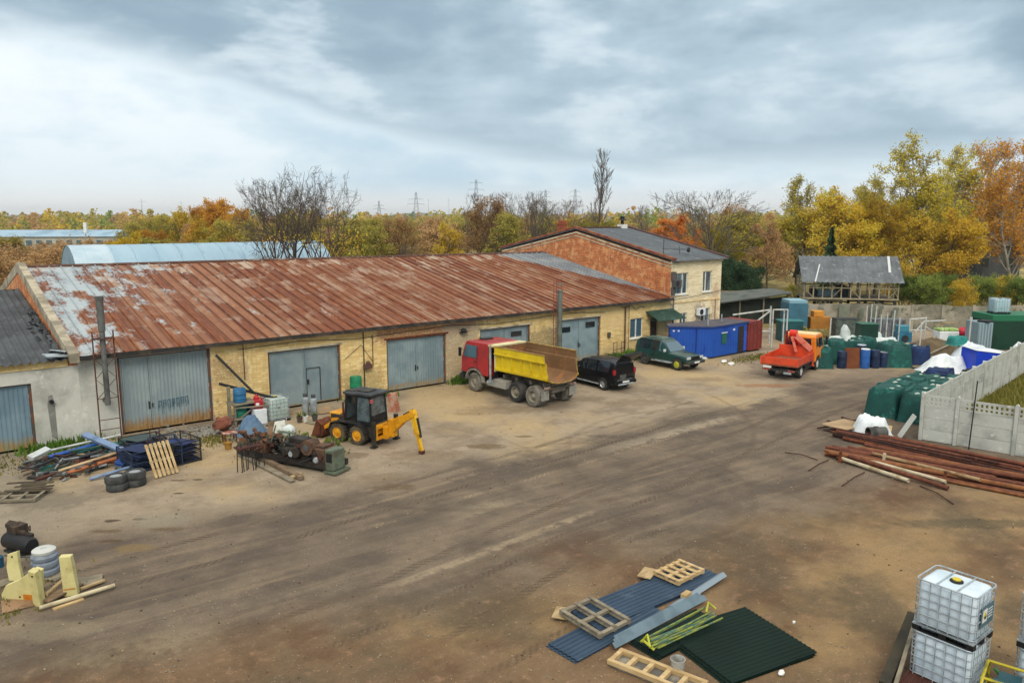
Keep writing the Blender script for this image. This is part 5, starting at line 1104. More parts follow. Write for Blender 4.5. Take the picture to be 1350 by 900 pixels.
    for s in (-1, 1): m = MB(); m.box(s * .8 - .07, s * .8 + .07, -1.02, -.86, .1, 1.15); m.box(s * .8 - .04, s * .8 + .04, -.98, -.9, .06, .3); m.box(s * .8 - .14, s * .8 + .14, -1.06, -.82, .02, .07); m.build('stabiliser', dk, T)
    m = MB(); m.tube([(-.3, -1.0, 1.0), (-.2, -.95, 1.2), (0, -.95, 1.25), (.1, -1.05, .9)], .02, 5); m.tube([(-.62, -.8, 1.0), (-.66, -.9, 1.3), (-.58, -.82, 1.35)], .03, 5); m.build('hydraulic_hose', BLACK, T)
    K = Vector((.0, -1.25, .62)); E_ = Vector((-.38, -2.72, 1.62)); Tp = Vector((-.50, -3.2, .08))
    bm_ = MB(); mid = K.lerp(E_, .5) + Vector((0, 0, .1)); bm_.bar(K, mid, .22, .34); bm_.bar(mid, E_, .2, .28); bm_.cyl(E_ + Vector((-.14, 0, 0)), E_ + Vector((.14, 0, 0)), .14, n=10); bm_.box(-.15, .15, -1.5, -1.2, .4, 1.15); bm_.bar((0, -1.35, 1.1), tuple(K.lerp(E_, .55) + Vector((0, 0, .25))), .1, .1); bm_.build('boom', yl, T)
    d = MB(); dirv = (Tp - E_); d.bar(E_ - dirv * .12, E_ + dirv * .55, .16, .26); d.bar(E_ + dirv * .5, Tp, .12, .16); d.build('dipper_arm', M('brighter_yellow', '#e0b020', .45, '#c08a18', 2), T)
    d = MB(); d.cyl(E_.lerp(K, .4) + Vector((0, 0, .26)), E_ + Vector((0, 0, .18)), .05, n=8); d.bar(E_ + dirv * .1 + Vector((0, -.16, .02)), E_ + dirv * .62 + Vector((0, -.12, .02)), .09, .07); d.build('dipper_ram', dk, T)
    d = MB(); d.box(Tp.x - .09, Tp.x + .09, Tp.y - .1, Tp.y + .1, 0, .14); d.build('dipper_foot', RUSTD, T)
backhoe()
# ================================================================ yard clutter
# ---- IBC tanks
def ibc(label, loc, rz=0, dirty=False, lab=True, group=None, cap=True, tone='#cfdde6'):
    T = thing('liquid_container', label, 'container', loc, rz, group); w, d = 1.0, 1.2      # w along X, d along Y
    body = M('milky_plastic', tone, .45, '#b9cbd6' if not dirty else '#9fb2a8', 1.5, .55, .2, var=.04, spec=.35)
    b = MB(); n = 3
    def ring(inset, z):
        r = .12; pts = []
        for cx, cy, a0 in ((1, 1, 0), (-1, 1, 90), (-1, -1, 180), (1, -1, 270)):
            for k in range(4): a = R(a0 + 30 * k); pts.append((cx * (w/2 - .035 - inset - r) + r * math.cos(a), cy * (d/2 - .035 - inset - r) + r * math.sin(a), z))
        return pts
    rows = [ring(.02, .17), ring(0, .21), ring(0, 1.04), ring(.03, 1.10), ring(.10, 1.125)]; k = 16
    b.add([p for r in rows for p in r], [tuple(range(k - 1, -1, -1)), tuple(4 * k + i for i in range(k))] + [(i*k+j, i*k+(j+1) % k, (i+1)*k+(j+1) % k, (i+1)*k+j) for i in range(4) for j in range(k)])
    bo = b.build('plastic_tank', body, T, smooth=50)
    c = MB(); ys = [-d/2 + .1 + i * (d - .2) / 5 for i in range(6)]; xs = [-w/2 + .1 + i * (w - .2) / 4 for i in range(5)]; t = .011
    hz = [.21, .40, .58, .76, .94, 1.135]
    for s in (-1, 1):
        for y in ys: c.cyl((s * w/2, y, .15), (s * w/2, y, 1.14), t, n=5, caps=False)
        for x in xs: c.cyl((x, s * d/2, .15), (x, s * d/2, 1.14), t, n=5, caps=False)
    for z in hz:
        r = .1; pts = []
        for cx, cy, a0 in ((1, 1, 0), (-1, 1, 90), (-1, -1, 180), (1, -1, 270)):
            for q in range(3): a = R(a0 + 45 * q); pts.append((cx * (w/2 - r) + r * math.cos(a), cy * (d/2 - r) + r * math.sin(a), z))
        c.tube(pts + [pts[0]], t * (1.5 if z > 1.1 else 1), 5, False)
    for y in (-.2, .2): c.bar((-w/2, y, 1.14), (w/2, y, 1.14), .03, .012)
    c.build('cage', GALV, T)
    p = MB()
    for y in (-d/2 + .07, 0, d/2 - .07):
        for x in (-w/2 + .08, 0, w/2 - .08): p.box(x - .08, x + .08, y - .07, y + .07, .01, .12)
    for x in (-w/2 + .08, 0, w/2 - .08): p.box(x - .07, x + .07, -d/2, d/2, -.0 + .0, .012)
    pl = p.build('pallet_block', BLACK, T)
    q = MB(); q.box(-w/2, w/2, -d/2, d/2, .121, .15); q.build('pallet_deck', GALV, T)
    if cap:
        m = MB(); m.lathe([(.13, 1.12), (.13, 1.15), (.1, 1.17), (0, 1.17)], 16); m.build('filler_ring', BLACK, T, smooth=40); m = MB(); m.lathe([(.085, 1.168), (.085, 1.19), (0, 1.195)], 14); m.build('lid', M('yellow_lid', '#c9b52c', .5), T, smooth=40)
    m = MB(); m.box(w/2 + .005, w/2 + .05, -.1, .1, .2, .34); m.cyl((w/2, 0, .27), (w/2 + .12, 0, .27), .05, n=8); m.build('outlet_valve', BLACK, T)
    if lab:   # dark plate with a white hazard diamond on the short side facing the yard gate
        m = MB(); m.box(-.28, .34, -d/2 - .016, -d/2 - .012, .42, .86); pt = m.build('name_plate', M('grey_green_plate', '#4f6d75', .5), T)
        m = MB(); m.box(-.22, .0, -d/2 - .022, -d/2 - .018, .53, .80); m.build('label', WHITE, pt); m = MB(); m.prism([(-.11, .57), (-.03, .665), (-.11, .76), (-.19, .665)], 'y', -d/2 - .028, -d/2 - .024); m.build('hazard_diamond', M('yellow_label', '#c7b93a', .5), pt)
        m = MB(); m.prism([(-.11, .585), (-.045, .66), (-.175, .66)], 'y', -d/2 - .033, -d/2 - .029); m.build('hazard_mark', BLACK, pt)
        m = MB()
        for zz in (.74, .68, .62, .56): m.box(.05, .28, -d/2 - .021, -d/2 - .018, zz, zz + .018)
        m.build('label_text', WHITE, pt)
    return T
LOWZ = .02
# a short side of each tank faces -Y in the yard, so the plate shows on the right in the photo
ibc('white caged liquid tank standing on top of another, hazard label on its side', (9.27, -31.77, 1.18))
ibc('white liquid tank in a steel cage, lower one of the pair, partly behind brown sheets', (9.27, -31.77, LOWZ), lab=False, cap=False)
ibc('white caged liquid tank cut off by the right edge, upper one', (10.22, -33.42, 1.18), lab=False)
ibc('white caged liquid tank cut off by the right edge, lower one', (10.22, -33.42, LOWZ), lab=False, cap=False)
ibc('old greenish caged liquid tank standing by the garage wall under the black hoist', (6.55, -1.75, .0), R(4), True, False, tone='#b5c4bb')

# ---- pallets
def pallet(label, loc, rot, mat, L=1.2, W=.8, top=5, h=.13, open_=False, name='pallet'):
    T = thing(name, label, 'pallet', loc); T.rotation_euler = rot; p = MB()
    for y in (-W/2 + .05, 0, W/2 - .05): p.box(-L/2, L/2, y - .05, y + .05, .025, h - .025)
    p.build('stringer', mat, T); b = MB()
    for i in range(top): x = -L/2 + .05 + i * (L - .1) / (top - 1); b.box(x - .05, x + .05, -W/2, W/2, h - .023, h)
    b.build('deck_board', mat, T); b = MB()
    for i in range(3): x = -L/2 + .05 + i * (L - .1) / 2; b.box(x - .05, x + .05, -W/2, W/2, 0, .023)
    b.build('bottom_board', mat, T); return T

# ---- profiled sheets
def ribbed(name, mat, size, loc, rz, label, cat, n=8, h=.10, kind=0, amp=.022, layers=3):
    T = thing(name, label, cat, loc, rz); L, W = size
    for q in range(layers):
        m = MB(); pts = []; k = n
        for i in range(k): y = -W/2 + W * i / k; s = W / k; pts += [(y, 0), (y + s * .45, 0), (y + s * .55, amp), (y + s * .9, amp)]
        pts.append((W/2, 0)); z = .01 + q * h / layers; j = len(pts); off = (q * .07 - .05)
        m.add([(-L/2 + off, y, z + b) for y, b in pts] + [(L/2 + off, y + .02 * q, z + b) for y, b in pts], [(i, i+1, j+i+1, j+i) for i in range(j - 1)])
        m.add([(-L/2 + off, y, z + b - .014) for y, b in pts] + [(L/2 + off, y + .02 * q, z + b - .014) for y, b in pts], [(j+i, j+i+1, i+1, i) for i in range(j - 1)])
        m.build('sheet', mat, T, normals=False)
    return T
BG = M('blue_grey_sheet', '#35495e', .6, '#2c3f52', .9, .5, .2, metal=.15, c3='#425362', sc3=2)
DG = M('very_dark_green_sheet', '#0e231c', .75, '#0b1c16', .8, .5, .2, spec=.2)
ribbed('roofing_sheet_stack', BG, (4.6, 1.12), (7.15, -25.22, .0), R(-2), 'long stack of blue grey ribbed roofing sheets lying under two pallets', 'metal sheets', 8)
ribbed('roofing_sheet_stack', BG, (3.2, .95), (5.2, -25.75, .0), R(3), 'shorter pile of blue grey ribbed sheets poking out under the grey pallet', 'metal sheets', 7, .07, layers=2)
ribbed('green_sheet_stack', DG, (2.55, 2.3), (7.0, -28.1, .0), R(-12), 'wide stack of dark green ribbed sheets lying on the dirt', 'metal sheets', 18, .10, layers=3, amp=.014)
ribbed('green_sheet_stack', DG, (2.3, .9), (6.3, -26.95, .0), R(-1), 'narrow stack of dark green sheets under the bundle of yellow poles', 'metal sheets', 7, .08, amp=.014)
f = MB()
for y, z in ((0, .0), (.06, .03), (.12, .06)): f.prism([(y - .1, .1 + z), (y, .2 + z), (y + .1, .1 + z), (y + .095, .09 + z), (y, .185 + z), (y - .095, .09 + z)], 'x', -1.75 + z * 3, 1.75 - z * 2)
o = f.build('ridge_flashing', M('pale_blue_zinc', '#71858f', .45, '#5f727d', 1.2, metal=.3)); o.location = (6.35, -26.38, .0); o.rotation_euler = (0, 0, R(2)); tag(o, 'pale blue folded ridge flashing lying along the blue grey sheets', 'metal strip')
f = MB(); f.prism([(-.12, .02), (0, .1), (.12, .02), (.11, .01), (0, .085), (-.11, .01)], 'x', -1.3, 1.3); o = f.build('ridge_flashing', M('grey_zinc', '#8796a0', .45, metal=.3)); o.location = (8.3, -25.98, .09); o.rotation_euler = (0, 0, R(7)); tag(o, 'grey zinc strip on the far end of the blue grey sheets', 'metal strip')
pallet('pale new wooden pallet lying on the far end of the blue grey sheets', (8.62, -25.08, .14), (0, 0, R(2)), WOODN, 1.15, .85, 5)
pallet('weathered grey wooden pallet lying on the near end of the blue grey sheets', (5.12, -25.35, .14), (R(3), 0, R(2)), WOODG, 1.1, 1.35, 3)
def board(label, a, b, w, t, mat, name='plank', cat='plank', z=None, roll=0):
    m = MB(); a, b = Vector(a), Vector(b); m.bar((0, 0, 0), b - a, w, t, roll); o = m.build(name, mat, bevel=.006); o.location = a; return tag(o, label, cat)
board('small pale wooden board beside the new pallet', (7.7, -24.62, .14), (8.25, -24.4, .16), .38, .03, WOOD)
board('small pale board under the grey pallet', (4.5, -24.75, .10), (4.95, -24.45, .12), .4, .03, WOOD)
board('short light block on the grey zinc strip', (7.6, -26.05, .2), (7.9, -26.0, .2), .16, .1, WOODN)
yg = M('lime_yellow_pole', '#8f983a', .6, '#66733c', 2.5, .5, .2, c3='#43665c', sc3=3, th3=.52); rn = random.Random(11); T = thing('pole_bundle', 'bundle of lime yellow and teal poles lying on the dark green sheets', 'poles', (6.3, -27.08, .17), R(-1))
for i in range(11):
    m = MB(); y = rn.uniform(-.22, .22); m.cyl((-1.15 + rn.uniform(-.1, .15), y, .03 + .05 * (i % 3)), (1.1 + rn.uniform(-.15, .1), y + rn.uniform(-.12, .12), .03 + .05 * ((i + 1) % 3)), .021, n=6); m.build('pole', yg, T)
m = MB(); m.tube([(-1.2, -.2, .05), (-1.3, 0, .2), (-1.2, .2, .06), (-1.1, .1, .24), (-1.28, -.15, .12)], .03, 6); ys_ = M('bright_yellow_strap', '#a9ad34', .6); m.build('yellow_strap', ys_, T); m = MB(); m.tube([(1.0, .1, .1), (1.2, .2, .25), (1.25, .0, .15)], .03, 6); m.build('yellow_strap', ys_, T)
m = MB(); m.lathe([(.13, 0), (.16, .32), (.165, .33), (.15, .33), (.125, .03), (0, .03)], 18); o = m.build('bucket', M('grey_white_bucket', '#a9aba6', .6, '#7c7d78', 4), smooth=40); o.location = G(893, 886); tag(o, 'grey white plastic bucket beside the wooden crate', 'bucket')
# wooden window-like frame crate at the bottom edge
def open_crate(label, loc, rot, L, W, mat, cells):
    T = thing('wooden_crate', label, 'crate', loc); T.rotation_euler = rot; m = MB()
    for y in (-W/2 + .05, W/2 - .05): m.box(-L/2, L/2, y - .05, y + .05, .06, .16)
    for i in range(cells + 1): x = -L/2 + .05 + i * (L - .1) / cells; m.box(x - .05, x + .05, -W/2 + .1, W/2 - .1, .06, .15)
    m.build('frame', mat, T); m = MB(); m.box(-L/2 + .02, L/2 - .02, -W/2 + .02, W/2 - .02, .015, .05); m.build('base_panel', M('grey_crate_board', '#5c5a55', .9, '#8a8578', 2.5), T); return T  # base panel is a mottled grey board under the cells
open_crate('long pale wooden crate with open cells at the bottom edge', (4.62, -27.75, 0), (0, 0, R(-76)), 2.1, .62, WOODN, 5)
for (px, py, l) in ((1030, 889, 'white crumpled scrap at the corner of the dark green sheets'), (1058, 838, 'tiny white scrap on the back edge of the dark green sheets')):
    m = MB(); m.ball((0, 0, .05), (.09, .07, .06), 8, 6, .5, 2.5, px); o = m.build('paper_scrap', WHITE, smooth=False); o.location = G(px, py, .0) if py > 880 else (8.55, -28.6, .25); o.scale = (1, 1, 1) if py > 880 else (.5, .5, .5); tag(o, l, 'scrap')

# ---- brown ribbed deck, beam and pole in front of the white tanks; yellow machine at the edge
BR = M('dark_brown_sheet', '#3b1f18', .6, '#4d2a1f', 1.2, .5, .2)
ribbed('brown_sheet_stack', BR, (1.7, 2.1), (8.0, -32.3, .0), R(4), 'dark brown ribbed sheets lying in front of the white tanks', 'metal sheets', 14, .22, layers=4)
m = MB(); m.bar((0, 0, 0), Vector(G(1166, 905, .15)) - Vector((10.6, -30.42, .5)), .22, .22); o = m.build('steel_beam', M('dark_olive_beam', '#3a3526', .8, '#2a2720', 2)); o.location = (10.6, -30.42, .5); tag(o, 'dark steel beam leaning from the white tanks to the bottom edge', 'beam')
board('pale grey pole lying on the dark beam beside the white tanks', (10.5, -30.58, .74), tuple(G(1180, 905, .3)), .08, .08, WOODG, 'wooden_pole', 'pole')
def pump():
    T = thing('pump_unit', 'teal machine inside a yellow tube frame at the bottom right corner', 'machine', (9.12, -32.93, 0), R(12)); y = M('yellow_tube', '#b9ab22', .5, '#938620', 4); m = MB()
    for s in (-1, 1):
        m.tube([(-.55, s * .4, .05), (-.55, s * .4, .55), (-.35, s * .4, .78), (.35, s * .4, .82), (.6, s * .4, .6), (.6, s * .4, .05)], .03, 6); m.tube([(-.55, s * .4, .3), (.6, s * .4, .3)], .025, 6)
    for p in ((-.55, .3), (-.35, .78), (.35, .82), (.6, .3)): m.cyl((p[0], -.4, p[1]), (p[0], .4, p[1]), .028, n=6)
    m.build('frame', y, T); m = MB(); m.box(-.4, .3, -.3, .3, .12, .5); m.cyl((-.1, -.2, .55), (-.1, .25, .55), .16, n=12); m.box(.05, .4, -.2, .2, .5, .66); m.build('motor', M('teal_paint', '#1d4a52', .4, '#22566a', 2), T, bevel=.02)
    m = MB(); m.cyl((.35, 0, .2), (.55, 0, .2), .14, n=12); m.box(-.3, .0, -.32, .32, .1, .3); m.build('pump_housing', DARK, T)
    m = MB(); m.tube([(.4, .1, .5), (.7, .3, .5), (.9, .1, .15), (1.1, .3, .05)], .035, 6); m.build('hose', M('green_hose', '#2f7a3a', .5), T)
pump()

# ---- rusty pipes
rn = random.Random(21); pm = [RUST, RUSTD, M('red_brown_pipe', '#74442f', .9, '#553024', 2, .5, .2, stretch=(.3, 2, 2), bump=.3), M('orange_rust_pipe', '#8a5a36', .9, '#684028', 2, .5, .2, stretch=(.3, 2, 2), bump=.3)]
def hollow(m, a, b, r): 
    a, b = Vector(a), Vector(b); d = (b - a).normalized(); m.tube([a, b], r, 10, False); m.tube([a, b], r * .8, 10, False)
    for e in (a, b):
        u = d.orthogonal().normalized(); w = d.cross(u); n = 10
        m.add([e + (u * math.cos(2*math.pi*k/n) + w * math.sin(2*math.pi*k/n)) * r for k in range(n)] + [e + (u * math.cos(2*math.pi*k/n) + w * math.sin(2*math.pi*k/n)) * r * .8 for k in range(n)], [(k, (k+1) % n, n+(k+1) % n, n+k) for k in range(n)])
def pipe(a, b, r, mat, label, group=None, cat='pipe', name='steel_pipe'):
    m = MB(); hollow(m, (0, 0, 0), Vector(b) - Vector(a), r); o = m.build(name, mat, smooth=40, normals=False); o.location = a; return tag(o, label, cat, group)
# front bundle (runs from the corner of the fence towards the right edge)
P0, P1 = Vector((22.5, -21.8, 0)), Vector((24.3, -30.0, 0)); d = (P1 - P0).normalized(); nrm = Vector((-d.y, d.x, 0))
for row, cnt in ((0, 9), (1, 7)):
    for i in range(cnt):
        r = rn.uniform(.05, .095); off = (i - cnt / 2) * .25 + rn.uniform(-.05, .05); sh = rn.uniform(-.6, .9); ln = rn.uniform(5.5, 9.5)
        a = P0 + nrm * (off + .3) + d * (sh + (.0 if row else .2)); b = a + d * ln + nrm * rn.uniform(-.25, .25); a.z = .08 + row * .15; b.z = .08 + row * .15 - .01
        pipe(a, b, r, pm[rn.choice([0, 2, 2, 3, 1])], 'long rusty red brown steel pipe in the front pipe heap', 'rusty pipes in the front heap')
Q0, Q1 = Vector((25.6, -20.6, 0)), Vector((26.1, -31.0, 0)); d = (Q1 - Q0).normalized(); nrm = Vector((-d.y, d.x, 0))
for row, cnt in ((0, 8), (1, 5)):
    for i in range(cnt):
        r = rn.uniform(.045, .085); off = (i - cnt / 2) * .26 + rn.uniform(-.05, .05); sh = rn.uniform(-.8, 1.6); ln = rn.uniform(6, 10)
        a = Q0 + nrm * off + d * sh; b = a + d * ln + nrm * rn.uniform(-.3, .3); a.z = .1 + row * .18; b.z = a.z
        pipe(a, b, r, pm[rn.choice([1, 1, 0, 2])], 'dark rusty steel pipe lying along the foot of the concrete fence', 'dark pipes by the fence')
m = MB(); wpm = M('flaking_white_pipe', '#bdb398', .8, '#94805f', 2.5, .55, .15)
pipe((21.9, -22.55, .14), (21.35, -25.45, .12), .075, wpm, 'whitish pipe lying nearest the yard in front of the rusty heap')
pipe((22.3, -22.9, .22), (22.25, -26.4, .14), .07, wpm, 'whitish pipe with flaking paint leaning on the rusty heap')
pipe((22.0, -22.8, .3), (21.7, -26.7, .1), .085, pm[2], 'red brown pipe between the two whitish pipes')
pipe((22.9, -23.3, .34), (22.9, -27.3, .32), .07, M('tan_pipe', '#9c8562', .85, '#7c5a3c', 2), 'tan pipe resting on top of the front pipe heap')
for x, y, h, l in ((21.75, -22.55, .5, 'short rusty stake standing at the end of the whitish pipes'), (22.6, -23.9, .55, 'pale upright post among the front pipes'), (22.35, -26.3, .5, 'short reddish stake at the middle of the front pipes')):
    m = MB(); m.obox((0, 0, h / 2), (.11, .11, h), (R(4), 0, .4)); o = m.build('stake', RUST if 'pale' not in l else wpm); o.location = (x, y, 0); tag(o, l, 'stake')
rods = [((1035, 596), (1078, 606), 'thin dark rod lying on the dirt nearest the open yard'), ((1066, 620), (1092, 606), 'thin bent rod lying just off the pipe ends'), ((1213, 640), (1257, 664), 'thin dark rod sticking out towards the bottom right from the pipes'), ((1110, 640), (1140, 622), 'thin rusty rod below the whitish pipes')]
for (a, b, l) in rods: a = G(*a, .03); b = G(*b, .04); m = MB(); m.tube([(0, 0, 0), (b - a) * .5 + Vector((.05, 0, .05)), b - a], .022, 5); o = m.build('steel_rod', RUSTD); o.location = a; tag(o, l, 'rod')

# ---- netted stacks of goods
NET = M('green_debris_net', '#0d4f48', .7, '#0a3f3a', 1.4, .5, .2, bump=.3, bsc=18, c3='#156a60', sc3=2.2); NETD = M('navy_debris_net', '#16305a', .85, '#122348', 1.4, .5, .2, bump=.5, c3='#1d3f75', sc3=2); STONE = M('pale_stone', '#9db0a6', .9, '#7b938a', 4)
def netted(label, loc, size, rz, seed, mat=NET, h=1.4, group=None, stones=3, rough=.10):
    T = thing('netted_stack', label, 'stack', loc, rz, group); L, W = size; rn = random.Random(seed); N = 22; m = MB()
    def fn(u, v):
        a, b = (u - .5) * 2, (v - .5) * 2; e = max(abs(a), abs(b))
        e = (abs(a) ** 5 + abs(b) ** 5) ** .2; k = max(0, min(1, (1.0 - e) / .16)) ** .8; k = k * k * (3 - 2 * k); x, y = a * L / 2, b * W / 2
        q = noise.noise(Vector((x * 1.3 + seed * 3.1, y * 1.3, seed))); q2 = noise.noise(Vector((x * 4 + seed, y * 4, seed * 2)))
        step = .12 * (1 if noise.noise(Vector((round(x * 1.1) * 1.7 + seed, round(y * 1.1) * 2.3, 4.2 + seed))) > .05 else 0)
        z = k * (h + rough * q - step + .05 * q2); side = 1 + .05 * (1 - k) + .035 * q2 * (1 - k)
        return (x * side, y * side, max(0, z))
    m.grid(fn, N * 2, N * 2); m.build('net_cover', mat, T, smooth=60)
    for i in range(stones):
        x, y = rn.uniform(-.38, .38) * L, rn.uniform(-.38, .38) * W; z = fn(x / L + .5, y / W + .5)[2]; s = MB(); s.ball((x, y, z + .02), (.16 * rn.uniform(.6, 1.2), .12, .04), 8, 6, .5, 2.5, i + seed); s.build('weight_stone', STONE, T, smooth=40)
    return T
rows = ['in the front row next to the crate pallet', 'in the front row against the fence', 'in the second row on the yard side', 'in the second row against the fence', 'in the third row on the yard side', 'in the third row against the fence', 'in the last row on the yard side', 'last by the fence near the white sheets']
k = 0
for i in range(4):
    for j in range(2):
        netted('goods stack under a dark green cover, ' + rows[k], (31.1 + i * 2.05, -19.85 - j * 1.66 + i * .27, 0), (1.95, 1.56), R(7), 31 + k, h=1.42 - .1 * i + .07 * j, stones=2 + (k % 2), group='green netted stacks along the fence'); k += 1
netted('low navy blue netted stack behind the green ones', (39.2, -19.0, 0), (1.9, 1.5), R(12), 77, NETD, 1.15, stones=1)
mids = [((40.0, -10.9), (1.7, 1.9), 1.45, NET, 'green netted stack right beside the orange truck cab'), ((42.4, -11.0), (2.0, 1.5), 1.55, NET, 'long green netted stack behind the brown panel'), ((44.6, -11.6), (2.0, 1.5), 1.5, NET, 'green netted stack behind the blue barrels'), ((44.3, -13.9), (2.0, 1.9), 1.5, NET, 'tall green netted stack right of the blue barrels'), ((46.4, -14.4), (1.6, 1.6), 1.2, NETD, 'navy netted stack at the right end of the middle heap'), ((47.0, -12.4), (1.8, 1.6), 1.1, NET, 'low green netted stack near the back of the middle heap'), ((41.2, -9.4), (1.6, 1.4), 1.3, NETD, 'dark blue netted stack behind the crane truck cab')]
for n, ((x, y), s, h, mt, l) in enumerate(mids): netted(l, (x, y, 0), s, R(-38 + 12 * (n % 3)), 51 + n, mt, h, stones=2)
m = MB(); m.obox((0, 0, .68), (.95, .06, 1.35), (R(-6), 0, 0)); o = m.build('rusty_sheet', M('brown_rust_panel', '#5f3320', .9, '#784526', 1.5, .5, .2)); o.location = (41.15, -12.75, 0); o.rotation_euler = (0, 0, R(-38)); tag(o, 'brown rusty steel panel leaning on the netted stacks', 'panel')
def barrel(label, loc, mat, r=.29, h=.9, cat='barrel', lidm=None):
    T = thing('barrel', label, cat, loc); m = MB()
    m.lathe([(r * .9, 0), (r, .03), (r, h * .3), (r * 1.03, h * .33), (r, h * .36), (r, h * .64), (r * 1.03, h * .67), (r, h * .7), (r, h * .96), (r * .93, h)], 20); m.build('drum', mat, T, smooth=40)
    m = MB(); m.lathe([(r * .95, h + .002), (r * .95, h + .03), (r * .8, h + .015), (0, h + .015)], 20); m.cyl((r * .5, 0, h + .01), (r * .5, 0, h + .05), .05, n=8); m.build('lid', lidm or mat, T, smooth=40); return T
BB = M('bright_blue_plastic', '#285fa8', .5, '#204e8c', 2); NB = M('navy_plastic', '#14233f', .5, '#1c3054', 2)
barrel('bright blue plastic barrel beside the brown rusty panel', (41.85, -13.25, 0), BB, .3, 1.25, lidm=WHITE)
barrel('navy blue barrel right of the bright blue one', (42.5, -13.6, 0), NB, .3, 1.15); barrel('navy blue barrel behind the bright blue one, its lid pale', (42.4, -12.7, .0), NB, .3, 1.4, lidm=M('pale_lid', '#a7b4bf', .5)); barrel('navy barrel left of the brown rusty panel', (40.7, -12.3, 0), NB, .3, 1.1)
barrel('dark blue barrel squeezed against the tall green netted stack', (43.1, -13.85, 0), NB, .28, 1.0, lidm=M('grey_lid', '#8a949c', .5))
# ---- things in the back corner of the yard
def blk(name, label, cat, px, dist, size, mat, rz=None, extra=None, z=0, bevel=.02):
    T = thing(name, label, cat, D(px, dist, z), -YAW if rz is None else rz); w, d, h = size; m = MB(); m.box(-w/2, w/2, 0, d, 0, h); m.build('body', mat, T, bevel=bevel)
    if extra: extra(T, w, d, h)
    return T
def lid_(mat, t=.12, ov=.05): return lambda T, w, d, h: MB().box(-w/2 - ov, w/2 + ov, -ov, d + ov, h + .003, h + t).build('lid', mat, T, bevel=.02)
def ribs_(mat, n=5):
    def f(T, w, d, h):
        m = MB()
        for i in range(n): x = -w/2 + w * (i + .5) / n; m.box(x - .05, x + .05, -.045, -.003, .1, h - .1)
        m.build('rib', mat, T)
    return f
tb = M('teal_blue_steel', '#3f6f86', .6, '#35606f', 1.2, .5, .2); tb2 = M('pale_teal_roof', '#7fa5b4', .6)
blk('steel_tank', 'teal blue steel tank box with pale top behind the crane truck', 'tank', 1060, 63.5, (1.6, 2.0, 2.75), tb, extra=lid_(tb2, .25, -.05))
blk('steel_tank', 'low dark teal tank in front of the teal blue box', 'tank', 1053, 61, (1.8, 1.2, 1.55), M('dark_teal', '#1c4f55', .5, '#183f45', 2), extra=lid_(M('teal_top', '#2f6f70', .5), .1))
def orange_top(T, w, d, h):
    MB().box(-w/2 + .3, w/2 - .5, .2, d - .2, h + .003, h + .5).build('upper_block', M('orange_wrap_light', '#c98a2e', .7, '#b87622', 1.5), T, bevel=.06)
blk('wrapped_pallet', 'orange wrapped pallet load against the concrete wall', 'pallet load', 1091, 64, (1.7, 1.2, 1.55), M('orange_wrap', '#b0792c', .7, '#946222', 1.5, .5, .2), extra=orange_top)
def mesh_load(T, w, d, h):
    m = MB(); rn = random.Random(6)
    for i in range(60): m.obox((rn.uniform(-w/2, w/2), rn.uniform(-.08, d), rn.uniform(.1, h + .1)), (rn.uniform(.1, .4), .08, rn.uniform(.05, .3)), (rn.random(), rn.random() * 3, rn.random() * 3))
    m.build('branch', M('yellowish_twigs', '#8d7d42', .9, '#6b5f33', 2), T)
blk('yellow_crate', 'yellowish crate of scrap in front of the orange wrapped load', 'crate', 1088, 60, (1.8, 1.0, 1.0), M('dull_yellow', '#7d6f3e', .9, '#5f5a38', 2.5, .5, .2), extra=mesh_load)
blk('green_cabinet', 'dark green steel cabinet standing behind the netted stacks', 'cabinet', 1158, 58, (1.3, 1.1, 1.75), M('dark_green_cabinet', '#0e3a2c', .5, '#0c3026', 1.2), extra=lid_(M('green_cabinet_top', '#1d5a45', .5), .06))
rn = random.Random(14)
for i, (px, dst, h, l) in enumerate(((1152, 60.5, 2.9, 'first from the green cabinet'), (1158, 61, 3.0, 'second from the left'), (1164, 60.5, 2.9, 'third from the left'), (1172, 59, 2.4, 'just right of the green cabinet'), (1180, 59.5, 2.5, 'in the middle of the row'), (1189, 60, 2.6, 'with a bent top'), (1197, 59, 2.2, 'at the right end of the row'), (1104, 60, 2.0, 'dark-tipped, right of the yellowish crate'))):
    m = MB(); m.tube([(0, 0, 0), (.02, 0, h * .6), (.05 * (i % 3), 0, h)], .045, 6); m.box(-.12, .12, -.12, .12, 0, .05); o = m.build('thin_post', PW); o.location = D(px, dst); tag(o, 'thin pale upright post in the back corner, ' + l, 'post')
def sackpile(label, px, dist, w, h, mat, seed, name='white_bag', cat='bag', d=1.0):
    m = MB(); m.ball((0, d/2, h * .5), (w/2, d/2, h * .55), 16, 10, .35, 1.8, seed, 0.0); o = m.build(name, mat, smooth=True); o.location = D(px, dist); o.rotation_euler = (0, 0, -YAW); return tag(o, label, cat)
WB = M('white_bag_cloth', '#c9d3d2', .8, '#aebcba', 2, .55, .15, bump=.4, bsc=8)
for a in ((1180, 56, 1.7, .95, 'bulging white bag right behind the tall green netted stack'), (1170, 58, .9, 1.1, 'slim white bag touching the green cabinet'), (1190, 57.5, 1.2, .8, 'low white bag at the foot of the thin posts'), (1128, 59, .7, 1.35, 'upright white sack between the green cabinet and the orange load'), (1138, 58.5, 1.1, .75, 'flat white sack left of the green cabinet'), (1117, 58.5, 1.3, .7, 'greyish sack right of the yellowish crate')):
    sackpile(a[4], a[0], a[1], a[2], a[3], WB, a[0])
blk('cable_drum_box', 'dark box of grey mesh behind the thin posts', 'box', 1128, 63, (1.9, 1.0, 1.5), M('grey_green_mesh', '#5f6a62', .8, '#3f4a44', 3, .5, .15), extra=lid_(DARK, .05))
